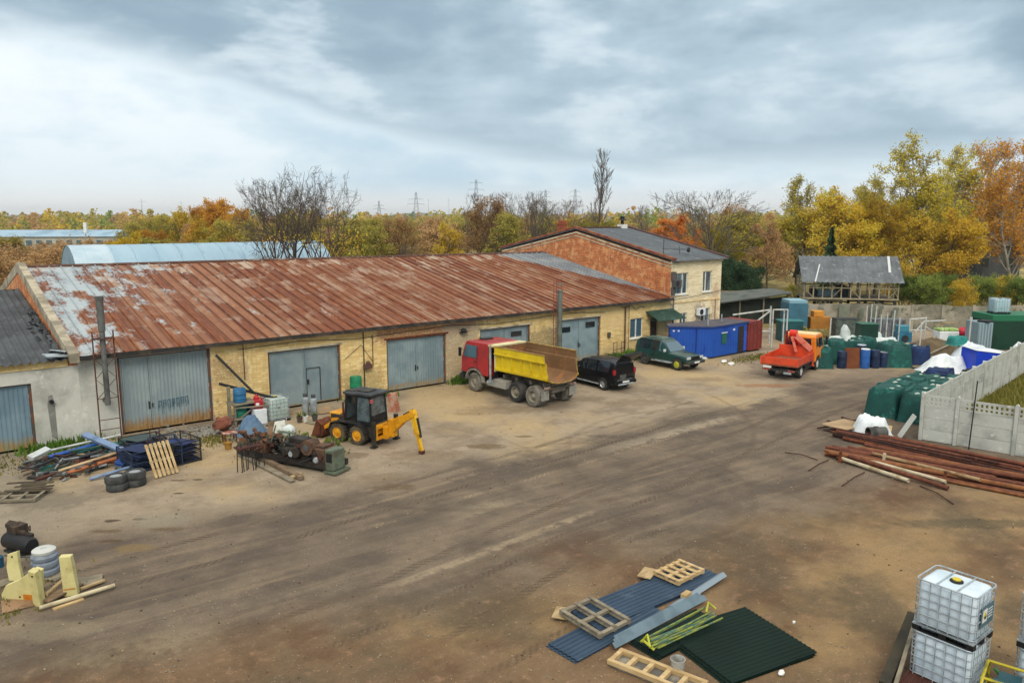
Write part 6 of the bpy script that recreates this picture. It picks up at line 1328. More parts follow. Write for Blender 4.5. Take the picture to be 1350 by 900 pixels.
blk('steel_rack', 'dark grey steel rack between the posts and the back wall', 'rack', 1184, 63, (2.6, 1.0, 1.5), M('rack_grey', '#4c5358', .8, '#6f767a', 3, .5, .15), extra=ribs_(STEEL, 6))
def machine(T, w, d, h):
    MB().box(-w/2 + .1, w/2 - .2, .1, .8, h + .003, h + .5).build('motor_housing', M('teal_motor', '#3c8296', .5), T, bevel=.05); MB().cyl((0, -.02, h * .5), (0, -.12, h * .5), .25, n=12).build('flywheel', DARK, T)
blk('blue_machine', 'turquoise blue machine beside the white gate frame', 'machine', 1206, 59.5, (1.1, .9, .95), M('turquoise_machine', '#2a6f8c', .5, '#225a73', 2), extra=machine)
def lime_bags(T, w, d, h):
    m = MB()
    for i in range(4): m.box(-w/2 + w * i / 4 + .01, -w/2 + w * (i + 1) / 4 - .01, .05, d - .05, h + .003, h + .22)
    m.build('lime_bag', M('lime_bag', '#8fb05a', .7, '#b9c99a', 3), T, bevel=.06); m = MB(); m.bar((-w/2 + .3, .3, h + .7), (w/2, .4, h + .6), .1, .08); m.bar((-w/2, .6, h + .35), (-w/2 + .6, .5, h + .62), .08, .08); m.build('top_batten', WOOD, T)
blk('wrapped_pallet', 'white wrapped pallet load with lime green bags on top', 'pallet load', 1266, 58.5, (1.5, 1.0, 1.15), WPLAST, extra=lime_bags, bevel=.06)
def dark_plinth(T, w, d, h): MB().box(-w/2 - .2, w/2 + .2, -.1, d + .1, -.0, .4).build('grey_base', STEEL, T)
T = thing('red_drum', 'round red cover on a dark stand near the pale post', 'drum', D(1288, 58.5), -YAW); m = MB(); m.ball((0, .4, 1.05), (.5, .4, .42), 14, 10); m.build('cover', M('crimson_cover', '#b31f38', .5, '#981a30', 2), T, smooth=True); MB().box(-.55, .5, 0, .8, .4, .7).box(-.4, .4, .1, .7, 0, .4).build('stand', STEEL, T)
m = MB(); m.lathe([(.3, 0), (.36, .5), (.3, 1.0), (.1, 1.1), (0, 1.1)], 12); o = m.build('grey_urn', M('grey_pink', '#8d8890', .7), smooth=40); o.location = D(1303, 57); tag(o, 'grey rounded sack between the pale post and the silver container', 'sack')
blk('silver_container', 'tall silver corrugated container box in front of the green one', 'container', 1314, 55.5, (1.05, 1.6, 2.25), M('silver_sheet', '#8fa5ad', .4, '#7c929b', 2, stretch=(4, 4, .4), metal=.3), extra=ribs_(M('silver_rib', '#9fb3ba', .4, metal=.3), 5))
GC = blk('green_container', 'dark green container at the right edge with a lighter top band', 'container', 1362, 57, (4.4, 2.6, 2.15), M('bottle_green_steel', '#0c3b2a', .5, '#0a2f22', 1), extra=lid_(M('emerald_band', '#1c6a4a', .5), .45, .02))
c = D(1329, 58.2, 2.61); ibc('pale blue caged tank standing on top of the green container', (c.x, c.y, 2.61), -YAW + R(90), False, False, tone='#a9cdd6')
m = MB(); m.box(-.5, .5, -.4, .4, 0, .12); o = m.build('black_slab', BLACK, bevel=.03); o.location = D(1313, 55.9, 2.26); tag(o, 'black slab lying on top of the silver container', 'slab')
# white sheets with a blue tarpaulin
def sheetpile(label, c, w, d, h, mat, seed, rz=0, name='sheeted_heap', cat='heap', top=.7):
    m = MB()
    def fn(u, v):
        a, b = (u - .5) * 2, (v - .5) * 2; e = (abs(a) ** 3 + abs(b) ** 3) ** (1 / 3); k = max(0, min(1, (1 - e) / (1 - top + .001))); k = k * k * (3 - 2 * k)
        q = noise.noise(Vector((a * 2.2 + seed, b * 2.2, seed))) + .5 * noise.noise(Vector((a * 6, b * 6, seed * 1.7))); fo = abs(noise.noise(Vector((a * 1.6 + seed * 3, b * 1.6, 1.5)))) + .5 * abs(noise.noise(Vector((a * 4, b * 4 + seed, 2.5)))); return (a * w/2 * (1 + .05 * q), b * d/2 * (1 + .05 * q), max(0, k * h * (1.06 - .36 * fo + .08 * q)))
    m.grid(fn, 40, 40); o = m.build(name, mat, smooth=50); o.location = c; o.rotation_euler = (0, 0, rz); return tag(o, label, cat)
WS = M('white_polythene', '#dfe6e8', .35, '#c3ced3', 1.5, .55, .15, bump=.3, bsc=6)
sheetpile('big heap under crumpled white plastic sheets near the fence', (45.2, -17.0, 0), 3.8, 2.2, 1.05, WS, 3, R(-38), top=.3); sheetpile('smaller mound of white plastic sheets behind the big one', (48.2, -17.2, 0), 3.4, 2.2, 1.55, WS, 8, R(-35), top=.3); sheetpile('small white crumpled sheet roll beside the silver container', (51.9, -18.9, 0), 2.2, 1.0, 1.35, WS, 12, R(-40), top=.3)
BT = M('royal_blue_tarp', '#1440c4', .45, '#1a4ad6', 1.2, var=.05)
T = thing('tarpaulin_stack', 'stack under a white sheet with a royal blue tarpaulin front by the fence', 'stack', (46.0, -18.9, 0), R(-38)); m = MB(); m.prism([(-1.0, 0), (1.6, 0), (1.6, 1.25), (-1.0, 1.6)], 'y', -.7, 1.0); m.build('blue_tarp', BT, T, bevel=.06); m = MB(); m.add([(-1.1, -.75, 1.62), (1.7, -.78, 1.27), (1.7, 1.05, 1.3), (-1.1, 1.05, 1.66), (.2, .1, 1.62)], [(0, 1, 4), (1, 2, 4), (2, 3, 4), (3, 0, 4)]); m.build('white_top_sheet', WS, T)
sheetpile('teal cushion-like bundle lying on the white sheets', (48.0, -16.4, 1.35), 1.5, 1.1, .55, M('teal_cloth', '#1d7a74', .7, '#17635f', 2), 5, R(-30), 'teal_bundle', 'bundle')
sheetpile('black plastic heap at the foot of the blue tarpaulin', (43.6, -19.2, 0), 1.8, 1.0, .6, BLACK, 6, R(-35)); sheetpile('dark heap at the tip of the netted stacks', (40.4, -17.9, 0), 2.0, 1.1, .65, M('dark_violet_cloth', '#2a2838', .8), 9, R(10))
# earth bank and boards by the gate post
o = MB()
def fn(u, v): return ((u - .5) * 7, (v - .5) * 3.2, max(-.05, 1.0 * math.sin(math.pi * u) * math.sin(math.pi * v) * (1 + .4 * noise.noise(Vector((u * 6, v * 4, 2)))) - .05))
o.grid(fn, 40, 20); o = o.build('earth_mound', M('brown_earth', '#6a5b42', .95, '#4c4230', 1.2, .5, .2, bump=.5), smooth=True); o.location = D(1243, 56.0); o.rotation_euler = (0, 0, -YAW); tag(o, 'low mound of brown earth right of the white gate post', 'mound'); o['kind'] = 'structure'
for i, (a, b, l) in enumerate((((1216, 468), (1236, 452), 'long bleached plank propped on the earth mound'), ((1222, 474), (1262, 462), 'brown plank lying at the foot of the earth mound'), ((1214, 455), (1250, 450), 'grey plank lying along the top of the earth mound'))):
    pa, pb = G(*a), G(*b); board(l, (pa.x, pa.y, .35), (pb.x, pb.y, .75), .16, .05, WOOD if i == 0 else WOODG)

# ---- crate pallet, bag and drum at the corner of the fence
board('pale plywood sheet lying on scrap beside the netted stacks', tuple(G(1098, 563, .28)), tuple(G(1128, 556, .3)), 1.25, .05, PLY, 'plywood_sheet', 'sheet')
m = MB(); rn = random.Random(2)
for i in range(14): a = rn.uniform(0, 3.1); m.obox((rn.uniform(-1.2, 1.4), rn.uniform(-.7, .7), .1 + rn.random() * .12), (rn.uniform(.3, 1.6), .08, .05), (0, rn.uniform(-.1, .1), a))
o = m.build('scrap_boards', RUSTD); o.location = G(1118, 566); tag(o, 'dark scrap lying under the pale plywood sheet', 'scrap', kind='stuff')
T = pallet('pale wooden crate pallet leaning at the corner of the netted stacks', G(1152, 571, .02), (R(52), R(10), R(-62)), WOODN, 1.35, 1.05, 6, .13); 
m = MB(); m.box(-.66, .66, -.5, .5, .05, .075); m.build('slat_panel', M('pale_slat', '#c8a467', .85, '#a8854d', 2, stretch=(1, 5, 1)), T)
sheetpile('white crumpled plastic bags between the crate pallet and the fence', (26.75, -21.3, 0), 1.9, 1.3, .85, WS, 15, R(-50), 'plastic_bag', 'bags', .5)
m = MB(); hollow(m, (0, -.45, .3), (0, .35, .3), .27); m.box(-.02, .02, -.1, .1, .5, .6); o = m.build('steel_drum', M('grey_black_drum', '#4f504c', .7, '#2a2a28', 2), smooth=40, normals=False); o.location = (25.95, -21.9, .05); o.rotation_euler = (0, 0, R(55)); tag(o, 'grey open drum lying on its side at the fence corner', 'drum')
board('grey slab leaning against the end post of the fence', (27.35, -22.3, 0), (27.7, -22.75, 1.05), .5, .06, CONC, 'concrete_slab', 'slab'); board('broken grey board lying by the open drum', (25.6, -22.2, .2), (26.6, -22.9, .12), .22, .05, WOODG)

# ================================================================ left side
# tyres
def tyres(label, loc, group=None):
    T = thing('tyre', label, 'tyre', loc, 0, group); r, w = .38, .27
    m = MB(); m.lathe([(.22, w * .3), (.22, 0), (r * .92, 0), (r, .05), (r, w - .05), (r * .92, w), (.23, w), (.22, w * .3)], 24, caps=False); m.build('rubber', M('old_tyre', '#2f3132', .85, '#4a4b4a', 2.5, .5, .15), T, smooth=40)
    m = MB(); m.lathe([(.225, w * .9), (.21, w * .9), (.2, w * .55), (.09, w * .6), (0, w * .62)], 18); m.build('rim', M('pale_alloy', '#a9b0b5', .4, metal=.4), T, smooth=40); m = MB()
    for k in range(5): a = 2 * math.pi * k / 5; m.bar((math.cos(a) * .05, math.sin(a) * .05, w * .8), (math.cos(a) * .22, math.sin(a) * .22, w * .84), .07, .03)
    m.build('spoke', M('light_alloy', '#c2c8cc', .35, metal=.4), T); return T
a, b = G(154, 645), G(179, 639); tyres('old car tyre with alloy rim, upper one of the left pair', (a.x, a.y, .275)); tyres('old car tyre lying flat at the bottom of the left pair', (a.x + .03, a.y - .02, 0)); tyres('old car tyre with alloy rim, upper one of the right pair', (b.x, b.y, .275)); tyres('old car tyre lying flat at the bottom of the right pair', (b.x, b.y + .02, 0))
# wire cages and pallet
def wire_cage(label, loc, rz, size, mat, net):
    T = thing('wire_cage', label, 'cage', loc, rz); w, d, h = size; m = MB()
    for x in (0, w):
        for y in (0, d): m.bar((x, y, 0), (x, y, h), .045, .045)
    for z in (.06, h * .5, h):
        m.bar((0, 0, z), (w, 0, z), .035, .035); m.bar((0, d, z), (w, d, z), .035, .035); m.bar((0, 0, z), (0, d, z), .035, .035); m.bar((w, 0, z), (w, d, z), .035, .035)
    m.build('frame', mat, T); m = MB(); n = int(w / .09); k = int(d / .09); q = int(h / .09)
    for i in range(1, n): x = w * i / n; m.bar((x, 0, 0), (x, 0, h), .008, .008); m.bar((x, d, 0), (x, d, h), .008, .008)
    for i in range(1, k): y = d * i / k; m.bar((0, y, 0), (0, y, h), .008, .008); m.bar((w, y, 0), (w, y, h), .008, .008)
    for i in range(1, q): z = h * i / q; m.bar((0, 0, z), (w, 0, z), .008, .008); m.bar((0, d, z), (w, d, z), .008, .008); m.bar((0, 0, z), (0, d, z), .008, .008); m.bar((w, 0, z), (w, d, z), .008, .008)
    m.build('wire_mesh', mat, T, normals=False); m = MB(); m.box(.03, w - .03, .03, d - .03, .02, .05)
    for i in range(5): m.obox((w * .5, d * .5, .2 + i * .14), (w * .86, d * .84, .02), (.06 * (i % 2), .07 * ((i + 1) % 2), .1 * i))
    m.build('mesh_shelf', net, T); return T
NV = M('dark_navy_steel', '#1f2b40', .6, '#2a3a52', 2); NVN = M('navy_netting', '#22345a', .9, '#1a2540', 2)
wire_cage('dark navy wire cage behind the left tyres', (-.95, -6.3, 0), R(8), (1.3, 1.5, .8), NV, NVN); wire_cage('dark wire cage under the leaning slatted pallet', (-.1, -6.2, 0), R(-5), (1.0, 1.4, .95), NV, M('black_netting', '#1a1f24', .9)); wire_cage('right-hand wire cage with blue netting beyond the leaning pallet', (.55, -6.35, 0), R(12), (1.15, 1.6, .95), DARK, M('blue_netting', '#26386a', .9, '#1c2748', 2)); wire_cage('grey green wire cage nearest the big gate', (-.7, -4.55, 0), R(4), (1.5, 1.2, .75), DARK, M('grey_green_netting', '#3a4a4c', .9))
T = thing('slatted_pallet', 'pale slatted pallet leaning upright against the dark wire cages', 'pallet', (.02, -7.25, .0)); T.rotation_euler = (R(62), 0, R(14)); m = MB()
for i in range(6): x = -.42 + i * .168; m.box(x - .05, x + .05, 0, 1.35, .06, .085)
m.build('slat', WOODN, T); m = MB()
for y in (.08, .65, 1.25): m.box(-.47, .47, y - .04, y + .04, 0, .06)
m.build('cross_bar', WOODG, T)
m = MB(); m.tube([(-.2, 0, 0), (-.2, 0, 1.45), (.15, 0, 1.5), (.15, 0, .1)], .022, 5); m.tube([(1.4, .1, .0), (1.35, .1, 1.1), (1.0, .2, 1.15)], .02, 5); o = m.build('bent_bar', RUSTD); o.location = (.15, -5.5, 0); tag(o, 'bent iron bars standing up behind the slatted pallet', 'bar')
# scrap heap in front of the grey workshop
def sm(c, c2): return M('scrap_steel', c, .6, c2, 2, .55)
SC = [('teal', '#1f6a66', '#18514e'), ('blue', '#23509c', '#1c3c74'), ('grey blue', '#6f86a6', '#566b88'), ('dark green', '#20473c', '#19352e'), ('rusty orange', '#9c5a30', '#7a4426'), ('white', '#b9bfbf', '#959b9b'), ('black', '#22252a', '#34302b'), ('pale wooden', '#b49a76', '#8f7858')]
H0 = Vector((-3.0, -3.8, 0)); spec = [('teal', (-3.9, -3.2, .25), (.0, -3.3, .62), .14, 'longest teal steel profile along the top of the scrap heap'), ('teal', (-3.7, -3.9, .18), (-.9, -3.6, .42), .12, 'teal steel profile on the near side of the scrap heap'), ('blue', (-3.4, -3.3, .42), (-1.2, -3.0, .6), .16, 'deep blue steel profile lying high on the scrap heap'), ('grey blue', (-1.9, -2.6, .95), (-.55, -5.4, .42), .26, 'wide pale grey blue channel sloping down over the scrap heap'), ('grey blue', (-2.4, -6.1, .08), (-.6, -5.9, .25), .12, 'grey blue bar lying flat in front of the scrap heap'), ('dark green', (-4.0, -4.0, .1), (-1.9, -4.5, .22), .14, 'dark green bar at the left foot of the scrap heap'), ('rusty orange', (-3.0, -4.9, .1), (-.9, -4.7, .35), .16, 'rusty orange bar low in the scrap heap'), ('rusty orange', (-.9, -2.8, .3), (.1, -4.6, .75), .1, 'rusty angle iron poking up beside the wire cages'), ('pale wooden', (-3.2, -4.7, .2), (-.7, -4.4, .5), .12, 'pale wooden batten lying across the scrap heap'), ('white', (-3.2, -2.4, .45), (-.4, -1.9, .5), .1, 'white bar at the back of the scrap heap by the wall'), ('white', (-3.9, -2.9, .4), (-3.2, -2.5, .55), .3, 'short white lump at the left top of the scrap heap'), ('black', (-3.3, -4.2, .3), (-1.5, -3.9, .5), .14, 'black bar in the middle of the scrap heap'), ('black', (-4.2, -4.4, .06), (-3.0, -5.4, .2), .12, 'black bar at the lower left of the scrap heap'), ('dark green', (-2.6, -3.2, .5), (-.6, -3.9, .66), .1, 'thin dark green bar crossing the teal ones'), ('blue', (-1.2, -5.2, .15), (-.5, -4.6, .5), .35, 'crumpled blue plate between the scrap heap and the cages'), ('black', (-2.9, -3.6, .34), (-.8, -4.2, .3), .16, 'flat black strip under the pale batten')]
cs = {n: sm(a, b) for n, a, b in SC}
for cname, a, b, w, l in spec: board(l, a, b, w, w * .45, cs[cname], 'steel_profile' if cname != 'pale wooden' else 'batten', 'scrap bar', roll=.3)
m = MB(); rn = random.Random(19)
for i in range(150):
    x = rn.uniform(-4.2, -.4); y = rn.uniform(-5.6, -2.2); z = max(.03, .38 * math.exp(-((y + 3.7) / 1.1) ** 2) + rn.uniform(-.1, .1)); m.mat = rn.randrange(4); L = rn.uniform(.12, 1.1); m.obox((x, y, z), (L, rn.uniform(.03, .13), rn.uniform(.02, .1)), (rn.uniform(-.3, .3), rn.uniform(-.25, .25), rn.gauss(.1, .7)))
o = m.build('scrap_litter', [DARK, sm('#54574f', '#3b3d3a'), RUSTD, sm('#7f8688', '#5a5f60')], normals=False); tag(o, 'tangle of small rusty offcuts filling the scrap heap', 'scrap', kind='stuff')
# rubble at the foot of the big gate
m = MB(); rn = random.Random(23)
for i in range(240): x = rn.gauss(3.4, 1.1); y = rn.gauss(-1.9, .75); m.obox((x, y, .03), (rn.uniform(.05, .2),) * 2 + (rn.uniform(.04, .12),), (rn.random(), rn.random(), rn.random() * 3))
o = m.build('rubble', M('grey_rubble', '#8a8880', .95, '#6d6a62', 4)); tag(o, 'grey rubble spread before the big gate', 'rubble', kind='stuff')

# trestle rack with barrels beside the big gate
T = thing('barrel_rack', 'pale timber trestle rack standing between the big gate and the black hoist', 'rack', (4.55, -1.9, 0), R(2)); m = MB()
for x in (0, 1.05):
    for y in (0, .8): m.bar((x, y, 0), (x, y, 1.02), .09, .09)
m.bar((-.3, -.15, 0), (-.3, -.15, 2.0), .12, .12); m.bar((1.05, 0, 0), (2.0, -.5, .75), .07, .07); m.bar((0, 0, .2), (1.05, 0, .9), .06, .06); m.bar((0, 0, .9), (1.9, -.4, .85), .06, .06); m.bar((1.5, -.3, .0), (1.2, .2, 1.0), .06, .06); m.build('timber_leg', WOODG, T)
m = MB(); m.box(-.08, 1.12, -.1, .9, 1.02, 1.07); m.build('shelf', WOODG, T); MB().box(-.08, 1.12, -.1, .9, .32, .37).build('shelf', WOODG, T)
barrel('blue plastic barrel on the upper shelf of the timber rack', (4.95, -1.5, 1.08), M('mid_blue_plastic', '#2c6f9c', .5, '#255e85', 2), .3, .62); barrel('teal green drum on the lower shelf of the timber rack', (4.95, -1.5, .375), M('teal_green_plastic', '#1d7a63', .5, '#196653', 2), .3, .58)
def can(label, loc, mat, capm):
    T = thing('jerry_can', label, 'can', loc, R(-20)); m = MB(); m.box(-.2, .2, -.11, .11, 0, .42); m.build('body', mat, T, bevel=.03); m = MB(); m.tube([(-.12, 0, .42), (-.12, 0, .52), (.1, 0, .52), (.1, 0, .42)], .022, 6); m.cyl((.14, 0, .42), (.14, 0, .5), .045, n=8); m.build('handle', capm, T); MB().box(-.13, .02, -.118, -.112, .1, .3).build('label', WHITE, T)
RD = M('bright_red_plastic', '#b3202a', .4, '#98202a', 3)
blk('blue_crate', 'dark blue plastic crate beside the round blue tarpaulin', 'crate', 316, 36.6, (.6, .5, .85), M('ultramarine_plastic', '#20388c', .5), rz=R(5))
pp = D(328, 36.2); m = MB(); m.box(-.3, .3, -.25, .25, 0, .72); o = m.build('white_box', WPLAST, bevel=.02); o.location = pp; tag(o, 'white box standing under the red can', 'box'); can('red plastic can with a white label on the white box', (pp.x, pp.y, .73), RD, RD)
m = MB(); m.lathe([(.16, 0), (.2, .1), (.14, .26), (.0, .3)], 12); o = m.build('red_funnel', RD, smooth=40); o.location = (pp.x - .05, pp.y + .3, 1.05); o.location.z = .0; m = MB(); 
o.location = (pp.x + .05, pp.y + .42, 0); o.scale = (1, 1, 4.6); tag(o, 'tall red tapered canister behind the red can', 'canister')
sheetpile('rounded heap under a faded blue tarpaulin in front of the old tank', (4.75, -3.35, 0), 1.7, 1.3, .85, M('faded_blue_tarp', '#4a6480', .7, '#5d7890', 2, .5, .2, bump=.3, bsc=8), 4, R(20), 'tarpaulin_heap', 'heap', .1)
for px, l, h in ((392, 'grey gas bottle standing left, against the blue gate', 1.05), (403, 'grey gas bottle standing right, against the blue gate', 1.0)):
    T = thing('gas_bottle', l, 'gas bottle', D(px, 37.6)); m = MB(); m.lathe([(.15, 0), (.17, .03), (.17, h - .22), (.14, h - .12), (.06, h - .06), (.05, h)], 16); m.build('cylinder', M('dull_grey_steel', '#97a0a4', .5, '#7a8286', 3, .5, .15), T, smooth=50); m = MB(); m.lathe([(.1, h - .08), (.11, h - .06), (.11, h + .08), (.1, h + .08)], 12); m.build('valve_guard', STEEL, T, smooth=40)
for px, dst, l in ((383, 36.3, 'small plant pot with weeds by the gas bottles, the left one'), (391, 36.4, 'small whitish plant pot with weeds by the gas bottles, the middle one'), (404, 36.6, 'small plant pot with weeds by the gas bottles, the right one')):
    T = thing('plant_pot', l, 'pot', D(px, dst)); m = MB(); m.lathe([(.1, 0), (.15, .28), (.16, .3), (.13, .3), (.12, .25), (0, .25)], 14); m.build('pot', WHITE if 'whitish' in l else STEEL, T, smooth=40); m = MB(); rn = random.Random(px)
    for i in range(26): a = rn.random() * 6.3; t = rn.uniform(.1, .35); m.add([(0, 0, .28), (.03, .0, .3), (math.cos(a) * t, math.sin(a) * t, .3 + rn.random() * .35)], [(0, 1, 2)])
    m.build('weed', leafmat('pot_weed', ['#3b5222', '#5f6b2c']), T, normals=False)
m = MB(); m.ball((0, 0, .3), (.3, .28, .3), 12, 8, .2, 2, 3, 0); o = m.build('white_lump', WB, smooth=True); o.location = G(381, 577); tag(o, 'white round sack beside the weeds on the drilling rig', 'sack')
m = MB(); m.add([(-.5, -.2, .1), (.4, -.3, .2), (.6, .3, .55), (-.1, .45, .5)], [(0, 1, 2, 3)]); m.tube([(.45, -.2, .0), (.48, -.2, .95)], .025, 5); o = m.build('bent_plate', M('whitish_plate', '#b5b7ae', .7, '#8d8f88', 2), normals=False); o.location = G(363, 573); sd_ = o.modifiers.new('thick', 'SOLIDIFY'); sd_.thickness = .03; tag(o, 'bent whitish plate standing behind the drilling rig', 'plate')
board('pale plywood board lying before the blue gate', tuple(G(412, 543, .05)), tuple(G(438, 539, .07)), 1.1, .04, PLY, 'plywood_sheet', 'sheet'); board('dark plank lying between the plywood board and the digger bucket', tuple(G(405, 556, .04)), tuple(G(430, 560, .04)), .3, .05, WOODG)
m = MB(); m.lathe([(.12, 0), (.17, .3), (.18, .31), (.16, .31), (.11, .04), (0, .04)], 16); o = m.build('bucket', M('yellow_rust_bucket', '#a8823a', .7, '#8a6530', 3), smooth=40); o.location = G(301, 592); tag(o, 'rusty yellow bucket standing alone before the rack', 'bucket')
T = thing('rusty_stool', 'low rusty stool with white seat edge behind the yellow bucket', 'stool', G(303, 583)); m = MB(); m.box(-.3, .3, -.22, .22, .42, .47); m.build('seat', M('reddish_seat', '#8a4a3a', .8, '#b5aaa0', 4), T)
for x in (-.24, .24):
    for y in (-.17, .17): MB().box(x - .025, x + .025, y - .025, y + .025, 0, .42).build('leg', RUST, T)
m = MB(); m.ball((0, 0, .55), (.5, .35, .3), 12, 8, .5, 2.2, 7, 0); o = m.build('rusty_lump', M('rust_red_heap', '#7d4a38', .9, '#5c3a2c', 3), smooth=40); o.location = G(300, 578); o.location.y += .6; tag(o, 'rust red crumpled metal heap behind the stool', 'heap')
# the drilling rig: long oily skid machine with weeds
def drill_rig():
    a, b = G(312, 604), G(436, 627); T = thing('drilling_rig', 'long oily drilling rig lying in parts on the dirt, weeds growing round it', 'machine', (a + b) / 2, ang(a, b)); L = (b - a).length; h = L / 2; rn = random.Random(33)
    oil = M('oily_black_iron', '#1d1c1a', .6, '#38302a', 3, .5, .2); gg = M('greyish_green_paint', '#667260', .7, '#4a5446', 2.5, .5, .2, c3='#5a4a38', sc3=4); br = M('brown_iron', '#5c4433', .85, '#3d2f26', 3)
    m = MB()
    for y in (.15, 1.0): m.bar((-h, y, .28), (h, y, .28), .16, .24)
    for i in range(6): x = -h + .4 + i * (L - .8) / 5; m.box(x - .08, x + .08, .15, 1.0, .2, .4)
    m.build('skid_frame', oil, T)
    m = MB(); m.box(-.2, 1.1, .2, .95, .4, .95); m.cyl((.3, .1, .7), (.3, -.15, .7), .16, n=12); m.cyl((.75, .1, .7), (.75, -.1, .7), .22, n=14); m.box(.1, .9, .3, .8, .95, 1.15); m.build('engine', oil, T, bevel=.03)
    m = MB(); m.cyl((1.3, .5, .95), (1.3, -.02, .95), .3, n=16); m.box(1.0, 1.7, .3, .9, .5, .8); m.build('winch_drum', br, T, smooth=40); m = MB(); m.lathe([(.0, 0), (.12, .03), (.14, 0), (.05, -.02)], 12, (1.3, -.06, .95), 'y'); m.build('hub_cap', STEEL, T, smooth=40)
    m = MB(); m.box(h - 1.0, h - .35, .1, .95, .3, .95); m.box(h - .9, h - .45, .2, .85, .95, 1.05); m.build('gear_box', br, T, bevel=.04)
    m = MB(); m.box(h - .3, h + .12, .05, .75, .15, .98); cb = m.build('control_box', gg, T, bevel=.05); MB().box(h - .22, h + .04, .03, .044, .5, .85).build('box_opening', BLACK, cb)
    m = MB(); m.box(h - .35, h + .25, .0, .9, .05, .14); m.build('foot_plate', gg, T)
    m = MB()
    for i in range(36):
        x = rn.uniform(-h + .3, h - .4); y = rn.uniform(.1, .9); z = rn.uniform(.4, .8); m.tube([(x, y, z), (x + rn.uniform(-.3, .3), y + rn.uniform(-.4, .2), z + rn.uniform(.1, .35)), (x + rn.uniform(-.6, .6), y + rn.uniform(-.5, .2), z - rn.uniform(0, .3))], .03, 5)
    m.build('hydraulic_hose', BLACK, T)
    m = MB()
    for i in range(130): m.mat = i % 3; m.obox((rn.uniform(-h, h - .5), rn.uniform(.05, 1.0), rn.uniform(.4, .95)), (rn.uniform(.06, .34), rn.uniform(.05, .2), rn.uniform(.05, .2)), (rn.random(), rn.random(), rn.random() * 3))
    m.build('machine_fitting', [RUSTD, oil, M('mossy_iron', '#4a4f3a', .9, '#2c2d26', 4)], T, normals=False)
    m = MB(); m.box(-h + .1, -h + 1.5, .1, 1.1, .4, .85); 
    for i in range(18): m.obox((rn.uniform(-h, -h + 1.6), rn.uniform(.1, 1.1), rn.uniform(.8, 1.15)), (rn.uniform(.1, .5), rn.uniform(.06, .2), rn.uniform(.06, .16)), (rn.random(), rn.random(), rn.random() * 3))
    m.build('rusty_gear_heap', M('brown_rust_iron', '#6d4a33', .9, '#4a3325', 3), T)
    m = MB(); m.lathe([(.0, .0), (.1, .03), (.13, 0), (.1, -.05)], 14, (.55, -.06, .62), 'y'); m.lathe([(.0, .0), (.1, .03), (.13, 0), (.1, -.05)], 14, (h - .75, .06, .5), 'y'); m.build('work_lamp', GALV, T, smooth=40)
    m = MB(); m.bar((.0, .5, .95), (.0, .5, 1.35), .05, .05); m.bar((-.5, .4, 1.3), (.35, .45, 1.3), .12, .06); m.bar((.9, .5, .9), (1.25, .2, 1.45), .04, .04); m.bar((-.9, .4, .8), (-.7, .5, 1.5), .05, .05); m.build('lever', gg, T)
    w = MB()
    for i in range(260):
        cx = rn.choice([-.1, .3, h - .6, 1.7]); x, y = rn.gauss(cx, .25), rn.gauss(1.0, .2); z = rn.uniform(.4, 1.0); q = rn.random() * 6.3; s = rn.uniform(.06, .16); w.add([(x, y, z), (x + s * math.cos(q), y + s * math.sin(q), z + s), (x + s * .4, y, z + s * 1.6)], [(0, 1, 2)])
    w.build('weed', leafmat('rig_weeds', ['#44592a', '#6f7a35', '#8b8a45']), T, normals=False)
drill_rig()
T = thing('steel_rods', 'cluster of dark steel rods standing on end beside the drilling rig', 'rods', G(331, 619)); rn = random.Random(3)
m = MB(); m.box(-.55, .5, -.2, .25, .92, .98); m.build('top_bar', RUSTD, T)
for i in range(10): m = MB(); x = -.5 + i * .11; m.cyl((x + rn.uniform(-.03, .03), rn.uniform(-.15, .2), 0), (x, rn.uniform(-.1, .15), 1.0 + rn.uniform(-.06, .2)), .02, n=6); m.build('rod', DARK, T)
board('long brown board leaning steeply on the drilling rig', tuple(G(348, 607, .03)), (G(360, 590, 0) + Vector((0, 0, 1.15))), .24, .05, M('brown_board', '#6d5843', .9, '#54442f', 2, stretch=(1, 1, 4)))
board('long grey plank lying in front of the drilling rig, the nearer one', tuple(G(315, 598, .06)), tuple(G(386, 634, .06)), .22, .06, WOODG); board('long brownish beam lying in front of the drilling rig, the farther one', tuple(G(340, 601, .1)), tuple(G(398, 630, .1)), .2, .14, M('brownish_beam', '#7d6a55', .9, '#63533f', 2)); board('short pale offcut at the tip of the long planks', tuple(G(384, 629, .1)), tuple(G(398, 624, .1)), .16, .08, WOOD)
barrel('green plastic drum standing by the garage wall behind the digger', tuple(D(462, 40.6)), M('vivid_green_plastic', '#14855c', .5, '#11704d', 2), .32, 1.35)
m = MB(); m.box(-.22, .22, -.2, .2, 0, .25); m.box(-.2, .2, -.2, .18, .253, .5); m.box(-.2, .16, -.16, .2, .503, .75); m.box(-.18, .16, -.16, .16, .753, .95); o = m.build('brick_stack', M('pinkish_brick', '#b59a86', .9, '#a3644c', 3, .5, .15), bevel=.01); o.location = D(513, 38.4); o.rotation_euler = (0, 0, .4); tag(o, 'small stack of pinkish bricks standing behind the digger cab', 'brick stack')

